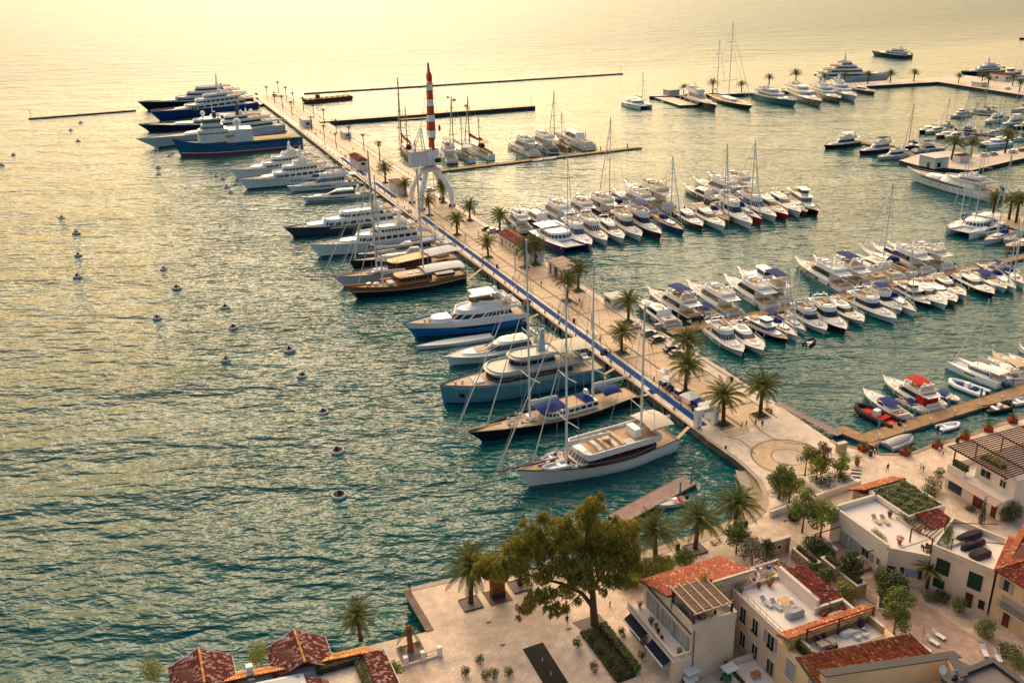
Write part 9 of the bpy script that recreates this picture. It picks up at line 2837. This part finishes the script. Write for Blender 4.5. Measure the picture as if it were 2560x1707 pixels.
# ------------------------------------------------------------------ people
def body_mesh(name, pose):
 """one continuous skinned figure, 1.72 m, from a joint graph"""
 J = dict(pelvis=(0, 0, .92), waist=(0, 0, 1.08), chest=(.01, 0, 1.30), neck=(.01, 0, 1.47), head0=(.03, 0, 1.56), head1=(.03, 0, 1.68),
    ls=(.0, .18, 1.40), le=(-.03, .24, 1.14), lw=(.04, .25, .92), lh=(.07, .25, .83), rs=(.0, -.18, 1.40), re=(-.03, -.24, 1.14), rw=(.04, -.25, .92), rh=(.07, -.25, .83),
    lhip=(0, .09, .90), lk=(.03, .10, .50), la=(-.01, .10, .09), lt=(.14, .11, .05), rhip=(0, -.09, .90), rk=(.03, -.10, .50), ra=(-.01, -.10, .09), rt=(.14, -.11, .05))
 J.update(pose)
 E = [('pelvis', 'waist'), ('waist', 'chest'), ('chest', 'neck'), ('neck', 'head0'), ('head0', 'head1'), ('chest', 'ls'), ('ls', 'le'), ('le', 'lw'), ('lw', 'lh'), ('chest', 'rs'), ('rs', 're'), ('re', 'rw'), ('rw', 'rh'),
   ('pelvis', 'lhip'), ('lhip', 'lk'), ('lk', 'la'), ('la', 'lt'), ('pelvis', 'rhip'), ('rhip', 'rk'), ('rk', 'ra'), ('ra', 'rt')]
 RAD = dict(pelvis=.14, waist=.125, chest=.15, neck=.055, head0=.095, head1=.085, ls=.065, rs=.065, le=.048, re=.048, lw=.035, rw=.035, lh=.045, rh=.045, lhip=.095, rhip=.095, lk=.062, rk=.062, la=.045, ra=.045, lt=.042, rt=.042)
 names = list(J)
 me = bpy.data.meshes.new(name + '_joints')
 me.from_pydata([J[k] for k in names], [(names.index(a), names.index(b)) for a, b in E], [])
 o = bpy.data.objects.new(name + '_joints', me); COL.objects.link(o)
 o.modifiers.new('skin', 'SKIN'); s = o.modifiers.new('sub', 'SUBSURF'); s.levels = 1; s.render_levels = 1
 for k, n in enumerate(names):
  sv = me.skin_vertices[0].data[k]; sv.radius = (RAD[n], RAD[n]); sv.use_root = n == 'pelvis'
 dg = bpy.context.evaluated_depsgraph_get()
 m = bpy.data.meshes.new_from_object(o.evaluated_get(dg))
 m.name = name
 bpy.data.objects.remove(o); bpy.data.meshes.remove(me)
 return m, J

def clothe(m, shirt, trousers, skin, hair, short):
 m = m.copy()
 m.materials.clear()
 for x in (skin, shirt, trousers, hair):
  m.materials.append(x)
 zmax = max(v.co.z for v in m.vertices); zmin = min(v.co.z for v in m.vertices)
 H_ = zmax - zmin
 for p in m.polygons:
  c = p.center; f = (c.z - zmin) / H_
  far = abs(c.y) > .205
  p.use_smooth = True
  if f > .945 or (f > .87 and c.x < .0):
   p.material_index = 3
  elif f > .825:
   p.material_index = 0
  elif f > .56:
   p.material_index = 0 if (far and f < .70) else 1
  elif f > (.30 if short else .06):
   p.material_index = 0 if far else 2
  else:
   p.material_index = 0 if short and f > .06 else 3
 return m

POSES = [body_mesh('person_standing', {}),
   body_mesh('person_walking', dict(lk=(.18, .09, .52), la=(.24, .10, .10), lt=(.38, .10, .07), rk=(-.06, -.09, .50), ra=(-.30, -.10, .14), rt=(-.20, -.10, .04), le=(-.12, .24, 1.15), lw=(-.14, .25, .94), lh=(-.12, .25, .85), re=(.08, -.24, 1.15), rw=(.22, -.24, .99), rh=(.28, -.24, .93))),
   body_mesh('person_sitting', dict(pelvis=(0, 0, .56), waist=(-.02, 0, .72), chest=(0, 0, .95), neck=(.02, 0, 1.12), head0=(.05, 0, 1.21), head1=(.05, 0, 1.33), ls=(0, .18, 1.05), le=(.05, .24, .82), lw=(.25, .2, .66), lh=(.33, .17, .64), rs=(0, -.18, 1.05), re=(.05, -.24, .82), rw=(.25, -.2, .66), rh=(.33, -.17, .64),
          lhip=(.05, .1, .55), lk=(.45, .11, .52), la=(.47, .11, .09), lt=(.6, .11, .05), rhip=(.05, -.1, .55), rk=(.45, -.11, .52), ra=(.47, -.11, .09), rt=(.6, -.11, .05)))]
SKIN = mat('skin', (.42, .22, .14), .6, var=.05); HAIRS = [mat('dark_hair', (.02, .014, .01), .7), mat('brown_hair', (.09, .05, .025), .7)]
CL = {n: mat('cloth_' + n, c, .85, var=.1) for n, c in dict(white=(.68, .67, .65), black=(.02, .02, .022), red=(.42, .025, .02), blue=(.03, .08, .28), navy=(.015, .02, .07), beige=(.45, .36, .26), pink=(.5, .12, .2), grey=(.2, .2, .21), teal=(.05, .25, .3)).items()}
_cache = {}
def person(px, ang, pose, top, bot, doing, short=True, z=QZ, s=1.0):
 key = (pose, top, bot, short)
 if key not in _cache:
  _cache[key] = clothe(POSES[pose][0], CL[top], CL[bot], SKIN, HAIRS[len(_cache) % 2], short)
 c = G(*px, z)
 o = link('person', _cache[key]); o.location = (c.x, c.y, z + .02); o.rotation_euler = (0, 0, ang); o.scale = (s, s, s)
 return tag(o, 'person in %s top and %s %s %s' % (top, bot, 'shorts' if short else 'trousers', doing), 'person')

ZN = lambda x, y: (1560 + x * .2721, 760 + y * .2721)
for p, a, po, t, b, d in ((ZN(1082, 1152), 2.0, 1, 'white', 'navy', 'walking out along the pier by the palm'), (ZN(1120, 1140), 2.0, 1, 'grey', 'black', 'walking beside a companion on the pier'), (ZN(1207, 1130), 2.1, 1, 'black', 'grey', 'striding past the gangway palm'), (ZN(1268, 1138), 1.5, 0, 'black', 'black', 'standing by the kerb of the palm bed'),
        (ZN(275, 730), -1, 1, 'black', 'navy', 'walking next to the umbrellas'), (ZN(520, 955), -1, 1, 'white', 'red', 'walking on the blue carpet'), (ZN(385, 830), .5, 0, 'blue', 'white', 'standing at the event tables'), (ZN(412, 835), 2, 0, 'red', 'navy', 'standing at the event counter'), (ZN(350, 770), 1, 0, 'white', 'black', 'talking under the umbrella'),
        (ZN(320, 790), 0, 0, 'blue', 'grey', 'waiting beside the counter'), (ZN(430, 800), 4, 0, 'navy', 'beige', 'leaning towards the counter'), (ZN(400, 790), 3, 0, 'white', 'blue', 'chatting at the tables'), (ZN(340, 860), -1, 1, 'grey', 'beige', 'walking along the carpet edge'), (ZN(640, 930), 1, 0, 'white', 'white', 'serving at the blue counter'), (ZN(685, 950), 2, 0, 'white', 'black', 'waiting at the blue counter'),
        (ZN(250, 410), 1, 1, 'red', 'red', 'walking past the parked cars'), (ZN(1335, 985), 3, 2, 'white', 'navy', 'sitting on the bench near the gangway'), (ZN(1355, 1000), 3, 2, 'red', 'grey', 'sitting beside a companion near the gangway'),
        (ZN(822 - 600 + 100, 770), 0, 0, 'teal', 'white', 'standing near the boarding plank')):
 person(p, a, po, t, b, d)
Z4 = lambda x, y: (1980 + x * .2468, 1040 + y * .2468)
for p, a, po, t, b, d in ((Z4(965, 562), 1.5, 1, 'black', 'black', 'crossing the promenade alone'), (Z4(1295, 560), 0, 1, 'white', 'beige', 'strolling with a companion on the promenade'), (Z4(1322, 580), 0, 1, 'teal', 'navy', 'strolling on the promenade beside a companion'), (Z4(832, 398), 0, 0, 'white', 'navy', 'standing by the litter bin near the landing'), (Z4(862, 372), 0, 0, 'pink', 'grey', 'standing by the landing float'),
        (Z4(1488, 385), 0, 1, 'white', 'pink', 'walking past the red planter'), (Z4(1525, 405), 0, 1, 'white', 'navy', 'walking past the red planter just behind')):
 person(p, a, po, t, b, d)
Z7 = lambda x, y: (980 + x * .2891, 1180 + y * .2891)
for p, a, po, t, b, d in ((Z7(155, 1030), 1.5, 0, 'blue', 'blue', 'standing on the corner of the sea wall'), (Z7(1508, 1190), 2, 1, 'teal', 'navy', 'walking behind the hanging eucalyptus foliage'), (Z7(1485, 1215), 2, 1, 'red', 'red', 'walking beside a companion below the eucalyptus'), (Z7(1515, 1320), 1.5, 1, 'black', 'red', 'walking alone below the eucalyptus')):
 person(p, a, po, t, b, d)
Z2 = lambda x, y: (320 + x * .2721, 160 + y * .2721)
_k = 0
for x, y in ((1405, 480), (1520, 420), (1556, 450), (1580, 455), (1660, 500), (1735, 660), (1725, 655), (1820, 625), (1860, 640), (1770, 640), (1660, 615), (1810, 760), (1990, 860), (2000, 870), (2010, 865), (1955, 830), (2070, 800), (1765, 500), (1860, 555), (1460, 355), (1430, 300)):
 t = ('white', 'black', 'red', 'blue', 'grey', 'navy', 'beige')[_k % 7]; b = ('navy', 'beige', 'black', 'grey')[_k % 4]
 o = person(Z2(x, y), _k * 1.3, _k % 2, t, b, '', bool(_k % 3))
 o['label'] = 'tiny walker strolling along the palm avenue near the pier head'; o['group'] = 'walkers near the pier head'
 _k += 1
Z3 = lambda x, y: (640 + x * .2721, 340 + y * .2721)
for p, a, po, t, b, d in ((Z3(2010, 720), 1, 1, 'black', 'black', 'walking at the pier edge beyond the crane foot'), (Z3(2045, 915), 1, 0, 'white', 'navy', 'standing by the dark green car'), (Z3(2085, 1160), 1, 1, 'red', 'beige', 'walking on the blue carpet before the customs house'), (Z3(2140, 1165), 1, 1, 'white', 'grey', 'walking beside the carpet before the customs house'),
        ((1353, 717), 1, 1, 'navy', 'blue', 'crossing the pier below the customs house'), ((1397, 790), 1, 0, 'navy', 'black', 'standing on the carpet with an umbrella'), ((1449, 760), 1, 0, 'black', 'grey', 'standing by the bench under the palm'), ((1455, 768), 2, 0, 'white', 'navy', 'pushing a pram under the palm'), ((1468, 840), 1, 1, 'blue', 'white', 'walking beside the feather flag'), ((1448, 842), 1, 0, 'beige', 'navy', 'standing beside the carpet near the flag'), ((1500, 858), 1, 0, 'red', 'red', 'sitting low by the hoop rail')):
 person(p, a, po, t, b, d)
